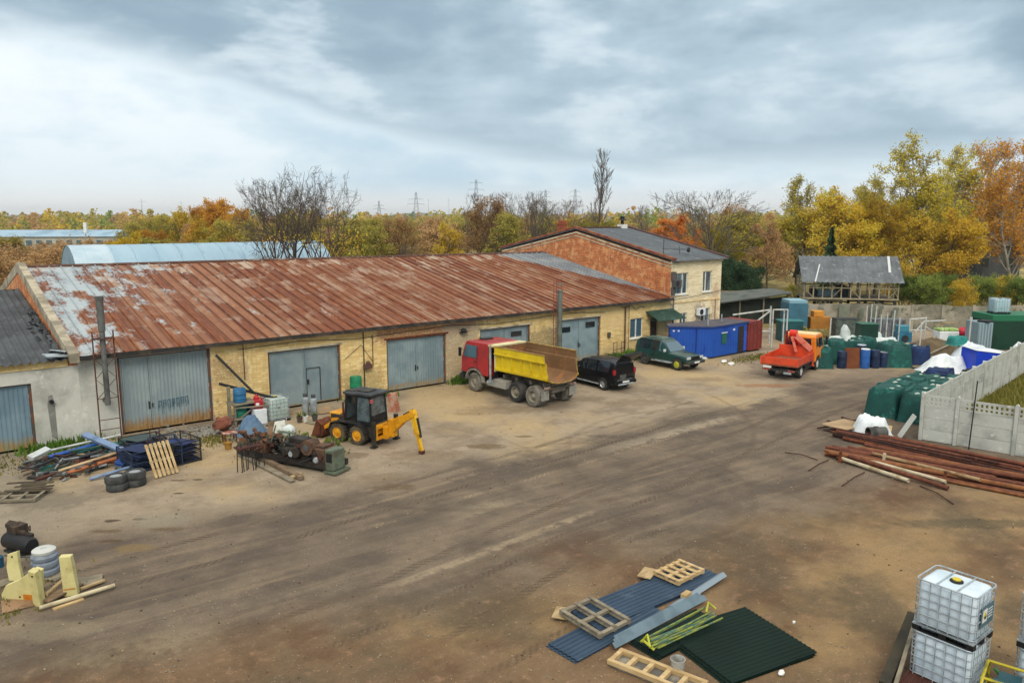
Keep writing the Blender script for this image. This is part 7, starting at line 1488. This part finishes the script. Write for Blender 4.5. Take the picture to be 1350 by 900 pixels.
# ---- bottom left corner
c = G(27, 726); T = thing('old_compressor', 'black oily cylinder with scrap on top lying at the left edge', 'machine', c, ang(G(3, 716), G(52, 731))); m = MB(); m.lathe([(.0, -.62), (.2, -.6), (.25, -.52), (.25, .5), (.2, .6), (0, .62)], 18, (0, 0, .27), 'x'); m.build('cylinder', BLACK, T, smooth=40); m = MB(); m.box(-.5, -.1, -.05, .35, .3, .72); m.bar((-.1, .1, .55), (.4, .15, .5), .12, .1); m.tube([(.1, .1, .5), (.25, .2, .75), (.4, .1, .68)], .03, 6); m.obox((-.45, .1, .7), (.3, .2, .14), (.3, .2, .4)); m.build('bracket', M('brown_black_iron', '#332b24', .8, '#4a3a2c', 3), T); m = MB(); m.box(-.4, .45, -.25, .25, 0, .06); m.build('base', DARK, T)
c = G(61, 757); T = thing('ribbed_drum', 'grey ribbed drum with a pale round top standing on boards', 'drum', c); m = MB(); m.lathe([(.33, .06), (.35, .1), (.35, .2), (.3, .24), (.34, .28), (.35, .36), (.34, .42), (.28, .46), (.33, .5), (.34, .58), (.28, .66)], 22); m.build('body', M('blue_grey_steel', '#7c8794', .5, '#666f7a', 3), T, smooth=40); m = MB(); m.lathe([(.29, .66), (.3, .68), (.3, .74), (.24, .78), (.08, .78), (.07, .74), (0, .74)], 20); m.build('top', M('whitish_top', '#b9bcb8', .6), T, smooth=40); MB().bar((-.3, .1, .55), (-.9, .2, .75), .03, .03).build('handle', STEEL, T)
cr = M('cream_painted_steel', '#cdc48a', .6, '#b5ab72', 2, .58, .15, c3='#8d7d4a', sc3=6, th3=.68)
def cream(name, label, loc, rot, polys, extra=None):
    T = thing(name, label, 'bracket', loc); T.rotation_euler = rot
    for p, t0, t1 in polys: m = MB(); m.prism(p, 'y', t0, t1); m.build('plate', cr, T, bevel=.012)
    if extra: extra(T)
    return T
def hole(x, z, y): return lambda T: MB().cyl((x, y - .004, z), (x, y + .004, z), .025, n=10).build('bolt_hole', BLACK, T)
fz = -YAW
cream('cream_bracket', 'cream steel upright bracket leaning at the far left', G(21, 768), (R(-8), R(-8), fz), [([(-.18, 0), (.18, 0), (.14, .5), (.16, .85), (-.12, .8), (-.2, .45)], 0, .12)], hole(0, .72, -.005))
def ob(T): MB().box(.0, .3, -.016, -.003, .02, .2).build('orange_patch', M('orange_primer', '#c47a1e', .6, '#a8641a', 4), T); MB().prism([(.42, -.05), (.62, -.05), (.6, .95), (.42, 1.0)], 'y', -.22, -.01).build('upright', cr, T, bevel=.012); hole(.52, .86, -.226)(T); hole(-.1, .12, -.006)(T)
cream('cream_bracket', 'cream triangular steel bracket with an orange patch, the biggest one', G(32, 792), (R(4), 0, fz - .1), [([(-.6, 0), (.45, 0), (.6, .9), (.42, .95), (-.05, .6), (-.45, .42), (-.62, .15)], 0, .12)], ob)
cream('cream_bracket', 'cream square steel post standing upright right of the other brackets', G(95, 783), (0, R(-3), fz + .2), [([(-.17, 0), (.17, 0), (.14, 1.08), (-.14, 1.1)], -.1, .1)], lambda T: MB().box(-.14, .14, -.108, -.103, .18, .22).build('rust_band', M('orange_band', '#b57f35', .7), T))
def gboard(l, a, b, w, t, mat, z=.03): board(l, tuple(G(*a, z)), tuple(G(*b, z)), w, t, mat)
gboard('brown plywood sheet under the cream triangular bracket', (2, 800), (52, 788), .75, .03, M('reddish_ply', '#94775a', .9, '#7b6149', 2), .03); gboard('brown wide plank lying behind the cream brackets', (58, 792), (104, 768), .34, .05, M('dark_brown_plank', '#7d6850', .9, '#5f4f3c', 2, stretch=(1, 4, 1)), .1); gboard('grey weathered wide board right of the cream post', (100, 768), (135, 762), .55, .05, WOODG, .05); gboard('grey board under the ribbed drum', (36, 752), (84, 760), .55, .04, WOODG, .03); gboard('thin pale batten in front of the grey weathered board', (106, 776), (138, 764), .1, .06, WOOD, .08)
gboard('thin brown batten beside the cream post', (60, 784), (92, 757), .1, .07, WOOD, .18); gboard('grey board cut by the left edge', (-20, 778), (14, 764), .35, .05, WOODG, .04)
a, b = G(52, 801, .1), G(151, 771, .1); m = MB(); m.cyl((0, 0, 0), b - a, .055, n=10); o = m.build('round_pole', M('pale_round_pole', '#c2b797', .8, '#a3967a', 2), smooth=40); o.location = a; tag(o, 'long pale round pole in front of the cream brackets', 'pole'); gboard('thin fresh batten under the long pale round pole', (70, 803), (110, 789), .12, .05, WOODN, .02)
m = MB(); m.lathe([(.12, 0), (.13, .3), (.06, .36), (0, .36)], 12); o = m.build('blue_canister', M('petrol_blue', '#1f4a63', .5), smooth=40); o.location = G(-1, 747); tag(o, 'petrol blue canister cut by the left edge', 'canister')
pallet('dark broken pallet with pale slats lying flat at the left edge', G(22, 656, .02), (0, 0, fz + .12), WOODG, 1.7, 1.0, 4); T = thing('dark_board_pile', 'thin pile of dark rotten boards beside the broken pallet', 'boards', G(35, 649), fz + .15); rn = random.Random(5)
for i in range(6): MB().obox((rn.uniform(-.4, .5), -.3 + i * .13, .17 + .02 * i), (rn.uniform(1.0, 1.6), .13, .03), (rn.uniform(-.05, .05), rn.uniform(-.06, .06), rn.uniform(-.1, .1))).build('rotten_board', M('rotten_board', '#4f4636', .95, '#3a3429', 2), T)
# little stones and clods scattered over the yard, litter by the cabin
m = MB(); rn = random.Random(99)
for i in range(2600):
    px, py = rn.uniform(0, 1350), rn.choice([rn.uniform(500, 640), rn.uniform(600, 900)]); p = G(px, py)
    if p.y > -1.2 or (p.x > 27 and p.y < -20): continue
    s = rn.choice([.008, .01, .014, .02]) * rn.uniform(.7, 1.5); m.mat = rn.randrange(3); m.obox((p.x, p.y, s * .3), (s * 2, s * 1.5, s), (rn.random(), rn.random(), rn.random() * 3))
o = m.build('small_stones', [M('tan_stone', '#9a8b70', .95), M('grey_stone', '#7a766c', .95), M('brown_clod', '#5c4b38', .95)], normals=False); tag(o, 'small stones and clods scattered over the yard', 'stones', kind='stuff')
for px, py, l in ((954, 478, 'white scrap on the grass before the blue cabin, the left one'), (964, 481, 'white scrap on the grass before the blue cabin, the right one'), (928, 474, 'grey concrete lump at the foot of the blue cabin')):
    m = MB(); m.ball((0, 0, .08), (.28, .2, .12), 8, 6, .5, 2, px, 0); o = m.build('rubble_lump', CONC if 'lump' in l else WHITE); o.location = G(px, py); tag(o, l, 'rubble')
# ================================================================ trees and plants
BARK = M('grey_brown_bark', '#70665a', .95, '#544b41', 2, .5, .2); BARKD = M('dark_bark', '#554c43', .95, '#40382f', 2); BIRCHB = M('birch_bark', '#9d9a90', .9, '#5a554c', 2.5, .58, .12)
L_YEL = leafmat('yellow_leaves', ['#7a6c2a', '#9f8528', '#bb982e', '#c8ab42', '#8c8a40']); L_GOLD = leafmat('golden_leaves', ['#94782a', '#b89228', '#d0aa34', '#bdb04e']); L_ORA = leafmat('orange_leaves', ['#8a6428', '#b07a2a', '#c48e34', '#b89c48'])
L_BIR = leafmat('birch_leaves', ['#74702a', '#948a2c', '#b5a234', '#c2b048', '#8f9442']); L_OLI = leafmat('olive_leaves', ['#686a32', '#86803a', '#a3923e', '#747c3a']); L_BRN = leafmat('brown_leaves', ['#806648', '#9c7c54', '#ac8a5c', '#8a8054']); L_GRN = leafmat('green_leaves', ['#4a5e2a', '#627434', '#7f8a3e', '#98963e']); L_RED = leafmat('rust_leaves', ['#a8541c', '#c86a20', '#d07e2a', '#b5783a'])
L_DGR = leafmat('dark_evergreen', ['#24382a', '#2e4630', '#3d5234', '#2e4a38'])
def rot_about(d, ang_, rng):
    u = d.orthogonal().normalized(); w = d.cross(u); a = rng.uniform(0, 6.283); ax = u * math.cos(a) + w * math.sin(a); return (d * math.cos(ang_) + ax * math.sin(ang_)).normalized()
def grow(out, rng, p, d, L, r, lvl, cfg):
    n = 6 if lvl == 0 else 4 if lvl < 3 else 3; pts = [p]; rad = [r]
    for i in range(n):
        d = (d + Vector((rng.gauss(0, 1), rng.gauss(0, 1), rng.gauss(0, 1))) * cfg['wob'] * (.5 if lvl == 0 else 1) + Vector((0, 0, cfg['up'] if lvl else .1))).normalized(); p = p + d * (L / n); pts.append(p); rad.append(max(cfg['rmin'], r * (1 - (i + 1) / n * .72)))
    out.append((pts, rad, lvl))
    if lvl < len(cfg['kids']):
        for k in range(cfg['kids'][lvl]):
            t = cfg['start'] + (1 - cfg['start']) * ((k + rng.random()) / cfg['kids'][lvl]) if lvl == 0 else rng.uniform(.25, 1.0)
            q = t * n; i = min(n - 1, int(q)); pos = pts[i].lerp(pts[i + 1], q - i); dd = (pts[i + 1] - pts[i]).normalized()
            Lk = L * cfg['len'][lvl] * rng.uniform(.75, 1.2) * (1.15 - .6 * t if lvl == 0 and not cfg.get('vase') else 1.1 - .35 * t)
            grow(out, rng, pos, rot_about(dd, cfg['ang'][lvl] * rng.uniform(.7, 1.25), rng), Lk, max(cfg['rmin'], rad[i] * (.5 if lvl == 0 else .6)), lvl + 1, cfg)
def tree_proto(name, seed, cfg, bark, leaf=None, per=0, ls=.25, spread=.5, minl=2, keep=None):
    """10 m tall tree: limbs as one mesh, leaves as another"""
    rng = random.Random(seed); out = []; hT = cfg.get('trunk', .8) * 10
    for q in range(cfg.get('stems', 1)):
        d0 = Vector((rng.gauss(0, .06) + (q - (cfg.get('stems', 1) - 1) / 2) * .16, rng.gauss(0, .06), 1)).normalized(); grow(out, rng, Vector((q * .25, 0, -.1)), d0, hT * rng.uniform(.9, 1), cfg['r'], 0, cfg)
    zs_ = sorted(p.z for pts, r_, l_ in out for p in pts); lim_ = zs_[int(len(zs_) * .975)] * 1.02; out = out if leaf else [b_ for b_ in out if b_[2] == 0 or max(p.z for p in b_[0]) < lim_]
    mb = MB()
    for pts, rad, lvl in out: mb.tube(pts, rad, (7, 5, 4, 3, 3)[min(lvl, 4)], False)
    top = sorted(v[2] for v in mb.v)[-1]; s = 10 / (sorted(v[2] for v in mb.v)[int(len(mb.v) * .985)] if leaf else top); mb.v = [(x * s, y * s, z * s) for x, y, z in mb.v]
    me = mb.build(name + '_limbs', bark, smooth=True, normals=False); tm = me.data; bpy.data.objects.remove(me)
    cm = None
    if leaf:
        lb = MB(); V = lb.v; Fs = lb.f
        for pts, rad, lvl in out:
            if lvl < minl: continue
            if keep and not keep(pts[-1] * s, rng): continue
            for k in range(per):
                i = rng.randrange(1, len(pts)); c = pts[i] * s + Vector((rng.gauss(0, spread), rng.gauss(0, spread), rng.gauss(0, spread * .8)))
                if c.z < .3: continue
                a = Vector((rng.gauss(0, 1), rng.gauss(0, 1), rng.gauss(0, 1))).normalized(); b = a.orthogonal().normalized(); q = ls * rng.uniform(.6, 1.35); o = len(V)
                V += [tuple(c - a * q), tuple(c + b * q * .6), tuple(c + a * q), tuple(c - b * q * .6)]; Fs.append((o, o+1, o+2, o+3))
        lb.m = [0] * len(Fs); co = lb.build(name + '_leaves', leaf, normals=False); cm = co.data; bpy.data.objects.remove(co)
    return name, tm, cm
ROUND = dict(kids=(17, 6, 3), len=(.5, .52, .5), ang=(R(58), R(45), R(45)), wob=.14, up=.06, r=.16, rmin=.018, start=.18, trunk=.8)
TALL = dict(kids=(26, 6, 3), len=(.33, .5, .5), ang=(R(42), R(40), R(45)), wob=.14, up=.16, r=.12, rmin=.012, start=.14, trunk=.95)
BARE = dict(kids=(9, 7, 5, 4), len=(.98, .56, .52, .5), ang=(R(36), R(42), R(40), R(40)), wob=.11, up=.035, r=.19, rmin=.0075, start=.45, trunk=.45, vase=True)
BARE2 = dict(kids=(12, 6, 4, 3), len=(.48, .55, .55, .5), ang=(R(42), R(36), R(36), R(38)), wob=.11, up=.12, r=.12, rmin=.009, start=.15, trunk=.85, stems=2)
POPL = dict(kids=(42, 6, 4), len=(.24, .5, .5), ang=(R(34), R(32), R(32)), wob=.08, up=.16, r=.13, rmin=.013, start=.08, trunk=1)
SHRUB = dict(kids=(8, 5, 4), len=(.6, .55, .5), ang=(R(40), R(40), R(40)), wob=.14, up=.05, r=.09, rmin=.02, start=.08, trunk=.75, stems=4)
P = {}
WISP = lambda p, r: r.random() < (1 if p.z < 5.5 else .95 - (p.z - 5.5) * .13)
P['yellow'] = tree_proto('yellow_tree', 1, ROUND, BARK, L_YEL, 32, .115, .26); P['yellow2'] = tree_proto('yellow_tree', 2, ROUND, BARK, L_GOLD, 30, .115, .26); P['orange'] = tree_proto('orange_tree', 3, ROUND, BARK, L_ORA, 30, .115, .26)
P['birch'] = tree_proto('birch_tree', 4, TALL, BIRCHB, L_BIR, 17, .08, .17, keep=WISP); P['birch2'] = tree_proto('birch_tree', 5, TALL, BIRCHB, L_ORA, 8, .075, .18); P['birch3'] = tree_proto('birch_tree', 15, TALL, BIRCHB, L_BIR, 20, .08, .18, keep=WISP)
P['birch4'] = tree_proto('birch_tree', 25, TALL, BIRCHB, L_ORA, 15, .08, .17, keep=WISP); P['olive'] = tree_proto('olive_tree', 6, ROUND, BARK, L_OLI, 22, .12, .28); P['brown'] = tree_proto('brown_tree', 7, ROUND, BARK, L_BRN, 20, .11, .26); P['brown2'] = tree_proto('brown_tree', 17, BARE2, BARK, L_BRN, 2, .16, .3, 3); P['rust'] = tree_proto('rust_tree', 8, ROUND, BARK, L_RED, 32, .12, .28)
P['bare'] = tree_proto('bare_tree', 9, BARE, BARK); P['bare2'] = tree_proto('bare_tree', 10, BARE2, BARK); P['bare3'] = tree_proto('bare_tree', 21, BARE, BARKD)
P['leafy_bare'] = tree_proto('half_bare_tree', 12, BARE, BARKD, L_YEL, 3, .09, .3, 3, keep=lambda p, r: p.z < 6.5 and r.random() < .5)
P['poplar'] = tree_proto('poplar_tree', 13, POPL, BARK); P['bush'] = tree_proto('green_bush', 14, SHRUB, BARK, L_GRN, 30, .15, .42, 1); P['dark'] = tree_proto('evergreen_bush', 16, SHRUB, BARKD, L_DGR, 36, .15, .42, 1); P['ybush'] = tree_proto('yellow_bush', 18, SHRUB, BARK, L_OLI, 26, .15, .42, 1)
P['bush2'] = tree_proto('yellow_bush', 28, SHRUB, BARK, L_YEL, 18, .14, .42, 1); P['bbush'] = tree_proto('brown_bush', 19, SHRUB, BARK, L_BRN, 5, .2, .45, 2)
def spruce():
    rng = random.Random(4); t = MB(); t.tube([(0, 0, -.1), (0, 0, 10)], [.16, .02], 6, False); o = t.build('x', BARKD); tm = o.data; bpy.data.objects.remove(o); l = MB()
    for i in range(2600):
        z = rng.uniform(.6, 10); r = (10.2 - z) * .27 * rng.uniform(.25, 1) ** .5 * (.75 + .25 * math.sin(z * 6)); a = rng.uniform(0, 6.283); c = Vector((r * math.cos(a), r * math.sin(a), z - r * .25)); d = Vector((math.cos(a), math.sin(a), -.5)).normalized(); b = d.orthogonal().normalized(); q = .28
        l.add([c - b * q * .4, c + d * q, c + b * q * .4, c - d * q], [(0, 1, 2, 3)])
    o = l.build('y', L_DGR, normals=False); cm = o.data; bpy.data.objects.remove(o); return 'spruce_tree', tm, cm
P['spruce'] = spruce()
tr = random.Random(77)
def tree(kind, px, dist, top, label, wide=1.0, group=None, loc=None, h=None, cat=None):
    nm, tm, cm = P[kind]; h = h or 9.8 + (286 - top) / 1033 * dist; loc = loc or D(px, dist)
    T = thing(nm, label, cat or ('bush' if 'bush' in nm else 'tree'), loc, tr.uniform(0, 6.28), group); T.scale = (h / 10 * wide, h / 10 * wide, h / 10)
    o = bpy.data.objects.new('trunk', tm); C.objects.link(o); o.parent = T
    if cm: o = bpy.data.objects.new('crown', cm); C.objects.link(o); o.parent = T
    return T
# one by one: the trees the photo shows apart
tree('bare3', 384, 69, 212, 'biggest bare tree, spreading crown, in front of the pale blue hangar', .7)
tree('bare', 360, 70.5, 236, 'bare tree touching the biggest bare tree on its left side', .6)
tree('leafy_bare', 418, 66, 236, 'half bare tree with yellowish leaves low down, at the right end of the hangar', .7)
tree('poplar', 787, 125, 197, 'very tall slim bare poplar behind the brick house', .75)
tree('bare2', 850, 170, 270, 'small far bare tree right of the tall poplar', .8)
tree('bare2', 631, 100, 254, 'dark bare tree under the tallest pylon', .85); tree('brown2', 645, 96, 268, 'brownish bare tree just right of the dark bare tree under the pylon', .9)
tree('bare', 690, 104, 252, 'bare tree with fine upright twigs left of the brick chimney', .75); tree('bare2', 712, 112, 262, 'slender bare tree between two larger bare ones near the brick chimney', .8); tree('bare', 738, 108, 262, 'wide bare tree right above the brick chimney', .85)
tree('bare', 938, 92, 250, 'bare tree with pale branches right of the brick house', 1.0); tree('bare2', 915, 118, 272, 'low bare tree between the rust tree and the pale bare one', .9); tree('brown2', 968, 120, 275, 'brownish twiggy tree behind the right side of the brick house', .95)
tree('rust', 888, 112, 289, 'bright rust orange tree above the brick house roof', 1.15)
tree('brown', 1017, 92, 297, 'pinkish brown round tree standing in the pale meadow', .9)
tree('olive', 985, 115, 283, 'olive green tree left of the pinkish brown one', 1.0); tree('olive', 955, 98, 305, 'low olive tree with bare twigs behind the dark shelter', 1.1); tree('brown', 1000, 135, 283, 'brown tree crown rising behind the pinkish brown one', 1.1)
tree('dark', 966, 82, 340, 'dark evergreen bush at the right corner of the brick house', 1.0, h=5.2); tree('dark', 985, 90, 350, 'dark evergreen bush further from the brick house corner', 1.0, h=4.2)
tree('birch', 1066, 100, 236, 'yellow birch with thin bare tip, leftmost of the tall yellow trees', 1.0); tree('yellow', 1088, 98, 262, 'broad yellow tree behind the left end of the timber shed', 1.0); tree('yellow2', 1055, 104, 285, 'golden tree at the left foot of the yellow birch', 1.0)
tree('birch', 1112, 110, 252, 'yellow birch between the two wispy ones behind the timber shed', 1.1); tree('birch3', 1166, 112, 246, 'greenish yellow tree in the gap left of the tallest yellow tree', 1.1); tree('birch3', 1268, 114, 222, 'greenish gold tree between the tallest tree and the thin orange birch', 1.1)
tree('spruce', 1098, 88, 300, 'dark little spruce above the left part of the timber shed roof', .9)
tree('birch', 1137, 102, 238, 'yellow birch with a wispy top above the timber shed', 1.0); tree('yellow', 1160, 98, 268, 'broad yellow tree above the right part of the timber shed', 1.05); tree('yellow2', 1125, 96, 285, 'low golden tree directly behind the timber shed roof', 1.05)
tree('birch3', 1222, 100, 188, 'tallest yellow tree on the right, greenish gold crown', 1.05); tree('birch', 1246, 104, 196, 'tall yellow birch joined to the right of the tallest tree', 1.0); tree('birch', 1190, 104, 236, 'yellow birch filling the left flank of the tallest tree', 1.0); tree('yellow', 1205, 94, 290, 'yellow tree right of the timber shed gable', 1.05); tree('yellow2', 1250, 92, 285, 'golden broad tree in front of the tallest birches', 1.05)
tree('birch2', 1290, 108, 196, 'thin orange birch with see-through crown', 1.1); tree('birch2', 1312, 112, 218, 'sparse brown birch between the thin birch and the right edge', 1.1); tree('birch3', 1276, 118, 250, 'gold birch low behind the thin orange one', 1.2)
tree('birch4', 1347, 92, 204, 'large orange birch at the right edge', .95); tree('birch4', 1376, 96, 192, 'orange birch cut by the right edge', .9); tree('birch4', 1322, 100, 262, 'lower orange birch beside the grey house', 1.0); tree('birch2', 1337, 104, 190, 'tall sparse birch behind the large orange birch', 1.1)
for px, d, tp, k, l in ((1208, 80, 360, 'bush', 'green bush right of the timber shed'), (1228, 78, 362, 'bush', 'yellowish green bush behind the back wall, the left one'), (1252, 79, 360, 'bush', 'roundest green bush behind the middle of the back wall'), (1278, 77, 366, 'bush2', 'low yellowish bush beneath the grey house'), (1305, 78, 362, 'bush', 'green bush right below the grey house'), (1332, 78, 362, 'bush2', 'olive bush below the large orange birch'), (1350, 77, 362, 'bush', 'green bush at the right edge behind the wall'), (1195, 84, 345, 'bush2', 'olive bush at the timber shed gable'), (1050, 86, 372, 'ybush', 'low olive bush at the left foot of the timber shed')):
    tree(k, px, d, tp + 5, l, 1.0)
tree('spruce', 187, 190, 292, 'dark spruce in the tree line far left of the hangar', 1.2); tree('orange', 190, 120, 306, 'round orange tree above the left end of the hangar', 1.2); tree('orange', 290, 118, 268, 'tall orange tree behind the hangar, highest of its row', .9); tree('orange', 262, 124, 276, 'orange tree left of the highest orange one behind the hangar', .95); tree('yellow', 238, 128, 282, 'yellow green tree with a bare tip over the left half of the hangar', .9); tree('orange', 318, 112, 280, 'orange brown tree between the orange row and the bare trees', .95); tree('olive', 215, 125, 298, 'dark olive tree right of the dark spruce', 1.1)
tree('olive', 668, 92, 286, 'olive yellow tree directly left of the brick gable', .85); tree('yellow', 750, 118, 290, 'bright yellow tree above the brick chimney', .95); tree('brown2', 518, 96, 292, 'dark brown leafless thicket tree in the middle of the belt', 1.1); tree('yellow2', 585, 112, 298, 'bright lime yellow tree right of the brown thicket', .8)
# the belt behind the roofs: trees nobody could tell apart
kinds = ['yellow', 'olive', 'brown', 'yellow2', 'brown', 'olive', 'ybush', 'brown2', 'bare2', 'olive', 'ybush', 'brown', 'bbush', 'olive', 'bare2']; names = {}
for i in range(130):
    px = tr.uniform(-40, 1060); d = tr.uniform(88, 240)
    if px < 150: d = tr.uniform(70, 130)
    if 90 < px < 430: d = max(d, 92)
    k = tr.choice(kinds if px > 150 else ['bbush', 'brown2', 'bbush', 'brown2', 'ybush', 'brown']); h = tr.uniform(6.2, 9.3) if px > 150 else tr.uniform(4.2, 6.6)
    if 800 < px < 960: h *= .85
    nm = P[k][0].replace('_', ' ')
    tree(k, px, d, 0, nm + ' standing in the wooded belt behind the roofs', 1.15, 'belt of autumn trees behind the roofs, ' + nm + 's', h=h)
# far woods that read as one mass
def far_woods():
    rng = random.Random(5); mb = MB(); V = mb.v; Fs = mb.f; mm = mb.m
    for i in range(850):
        px = rng.uniform(-150, 1500); d = 260 * (1 + rng.random() ** 1.6 * 3.2); h = rng.uniform(8, 13.5) * (1.0 if d < 500 else 1.05); w = rng.uniform(3, 5.5); c0 = D(px, d); mi = rng.randrange(6); s = .30 + d / 1100
        if 0 < px < 150 and d < 330: h *= .65
        for k in range(110):
            u = rng.random(); a = rng.uniform(0, 6.283); rr = w * math.sqrt(rng.random()) * math.sin(math.pi * (.12 + .85 * u)) ** .7; c = c0 + Vector((rr * math.cos(a), rr * math.sin(a), h * (.08 + .92 * u))); e = Vector((rng.gauss(0, 1), rng.gauss(0, 1), rng.gauss(0, 1))).normalized(); b = e.orthogonal().normalized(); q = s * rng.uniform(.7, 1.5); o = len(V)
            V.extend([tuple(c - e * q), tuple(c + b * q * .7), tuple(c + e * q), tuple(c - b * q * .7)]); Fs.append((o, o+1, o+2, o+3)); mm.append(mi)
    o = mb.build('far_woods', [L_OLI, L_BRN, L_YEL, L_BRN, L_OLI, L_GRN], normals=False); tag(o, 'far autumn woods closing the horizon', 'woods', kind='stuff')
far_woods()
# grass and weeds along the walls and in the fenced plot
def grass(name, label, area, n, hs, mat, spread=None, cat='grass'):
    rng = random.Random(len(label)); mb = MB(); V = mb.v; Fs = mb.f
    for i in range(n):
        p = area(rng); q = rng.random() * 6.283; h = rng.uniform(*hs); w = .03 + h * .08; o = len(V); lean = rng.uniform(.1, .7) * h
        V.extend([(p.x - w * math.sin(q), p.y + w * math.cos(q), p.z), (p.x + w * math.sin(q), p.y - w * math.cos(q), p.z), (p.x + lean * math.cos(q), p.y + lean * math.sin(q), p.z + h)]); Fs.append((o, o+1, o+2))
    mb.m = [0] * len(Fs); o = mb.build(name, mat, normals=False); tag(o, label, cat, kind='stuff')
L_GRS = leafmat('dull_grass', ['#4a5222', '#66662c', '#7d7538', '#5a6a28']); L_GRN2 = leafmat('fresh_grass', ['#3a5a1c', '#4c6a24', '#5f7a30', '#6f7a38'])
def tufts(cs):
    def f(r): c = r.choice(cs); return Vector((c[0] + r.gauss(0, c[2]), min(-.03, c[1] + r.gauss(0, c[3])), .0))
    return f
grass('wall_weeds', 'green weeds growing along the foot of the garage wall', tufts([(18.9, -.35, .5, .25), (19.4, -.5, .4, .3), (12.4, -.5, .6, .3), (32.8, -.7, .6, .3), (33.8, -.8, .6, .35), (31.4, -.5, .5, .2), (25.2, -.3, .8, .2), (-2.5, -.6, .9, .4), (35.2, -1.0, .5, .5)]), 3200, (.1, .45), L_GRN2, cat='weeds')
grass('yard_grass', 'thin dull grass on the dirt beside the grey workshop and the cabin', tufts([(-5, -2, 1.6, .8), (38.5, -6.6, 1.2, .5), (40.3, -6.4, .9, .4), (-6, -14.5, .8, .8), (-8.2, -15.6, 1.0, .6), (3.0, -3.5, .6, .5)]), 2600, (.04, .14), L_GRS)
def plot(r):
    x = r.uniform(29.2, 49); y = -23.1 + .128 * (x - 27.7) - r.random() ** 1.2 * 9 - .1; return Vector((x, y, .9 * max(0, math.exp(-((x - 36) / 4) ** 2 - ((y + 26) / 2.5) ** 2))))
grass('plot_grass', 'rough grass inside the fenced plot', plot, 14000, (.08, .35), L_GRS)
m = MB()
def fn(u, v): x = 29 + 20 * u; y = -33 + 10.5 * v; return (x, y, .9 * math.exp(-((x - 36) / 4) ** 2 - ((y + 26) / 2.5) ** 2) - .02)
m.grid(fn, 40, 24); o = m.build('plot_terrain', M('green_turf', '#48522a', .95, '#68663a', 1.5, .5, .2, bump=.4), smooth=True); o['kind'] = 'structure'
def shrubs(px, d, w, h, label, mat, n=500, seed=1, loc=None):
    r = random.Random(seed); mb = MB()
    for i in range(n):
        a = r.random() * 6.283; q = math.sqrt(r.random()) * w; z = r.uniform(.05, h) * (1 - (q / w) ** 2 * .6); e = Vector((r.gauss(0, 1), r.gauss(0, 1), r.gauss(0, 1))).normalized(); b = e.orthogonal().normalized(); c = Vector((q * math.cos(a), q * math.sin(a), z)); s = r.uniform(.05, .12)
        mb.add([c - e * s, c + b * s * .6, c + e * s, c - b * s * .6], [(0, 1, 2, 3)])
    o = mb.build('low_shrub', mat, normals=False); o.location = loc or D(px, d); tag(o, label, 'shrub')
shrubs(0, 0, .8, .75, 'low green shrub by the garage wall behind the black car', L_GRN2, 600, 2, Vector((32.6, -1.3, 0))); shrubs(0, 0, .9, .6, 'low green shrub under the white window beside the green off-roader', L_GRN, 600, 3, Vector((34.3, -1.5, 0))); shrubs(0, 0, .45, .55, 'small dark green shrub at the right foot of the corrugated gate', L_GRN2, 400, 4, Vector((18.5, -.5, 0)))

# the air: far woods and hills fade a little
hz = MB(); hz.box(-5320, 5360, -5330, 5350, -2.5, 60); o = hz.build('haze', None or WHITE); o.data.materials.clear(); hm = bpy.data.materials.new('haze_air'); hm.use_nodes = True; hm.node_tree.nodes.clear()
_v = hm.node_tree.nodes.new('ShaderNodeVolumePrincipled'); _o = hm.node_tree.nodes.new('ShaderNodeOutputMaterial'); hm.node_tree.links.new(_v.outputs[0], _o.inputs['Volume']); _v.inputs['Color'].default_value = (.80, .88, .96, 1); _v.inputs['Density'].default_value = .00016; _v.inputs['Anisotropy'].default_value = .2
o.data.materials.append(hm); o['kind'] = 'stuff'; o['label'] = 'thin pale haze over the far woods'; o['category'] = 'haze'
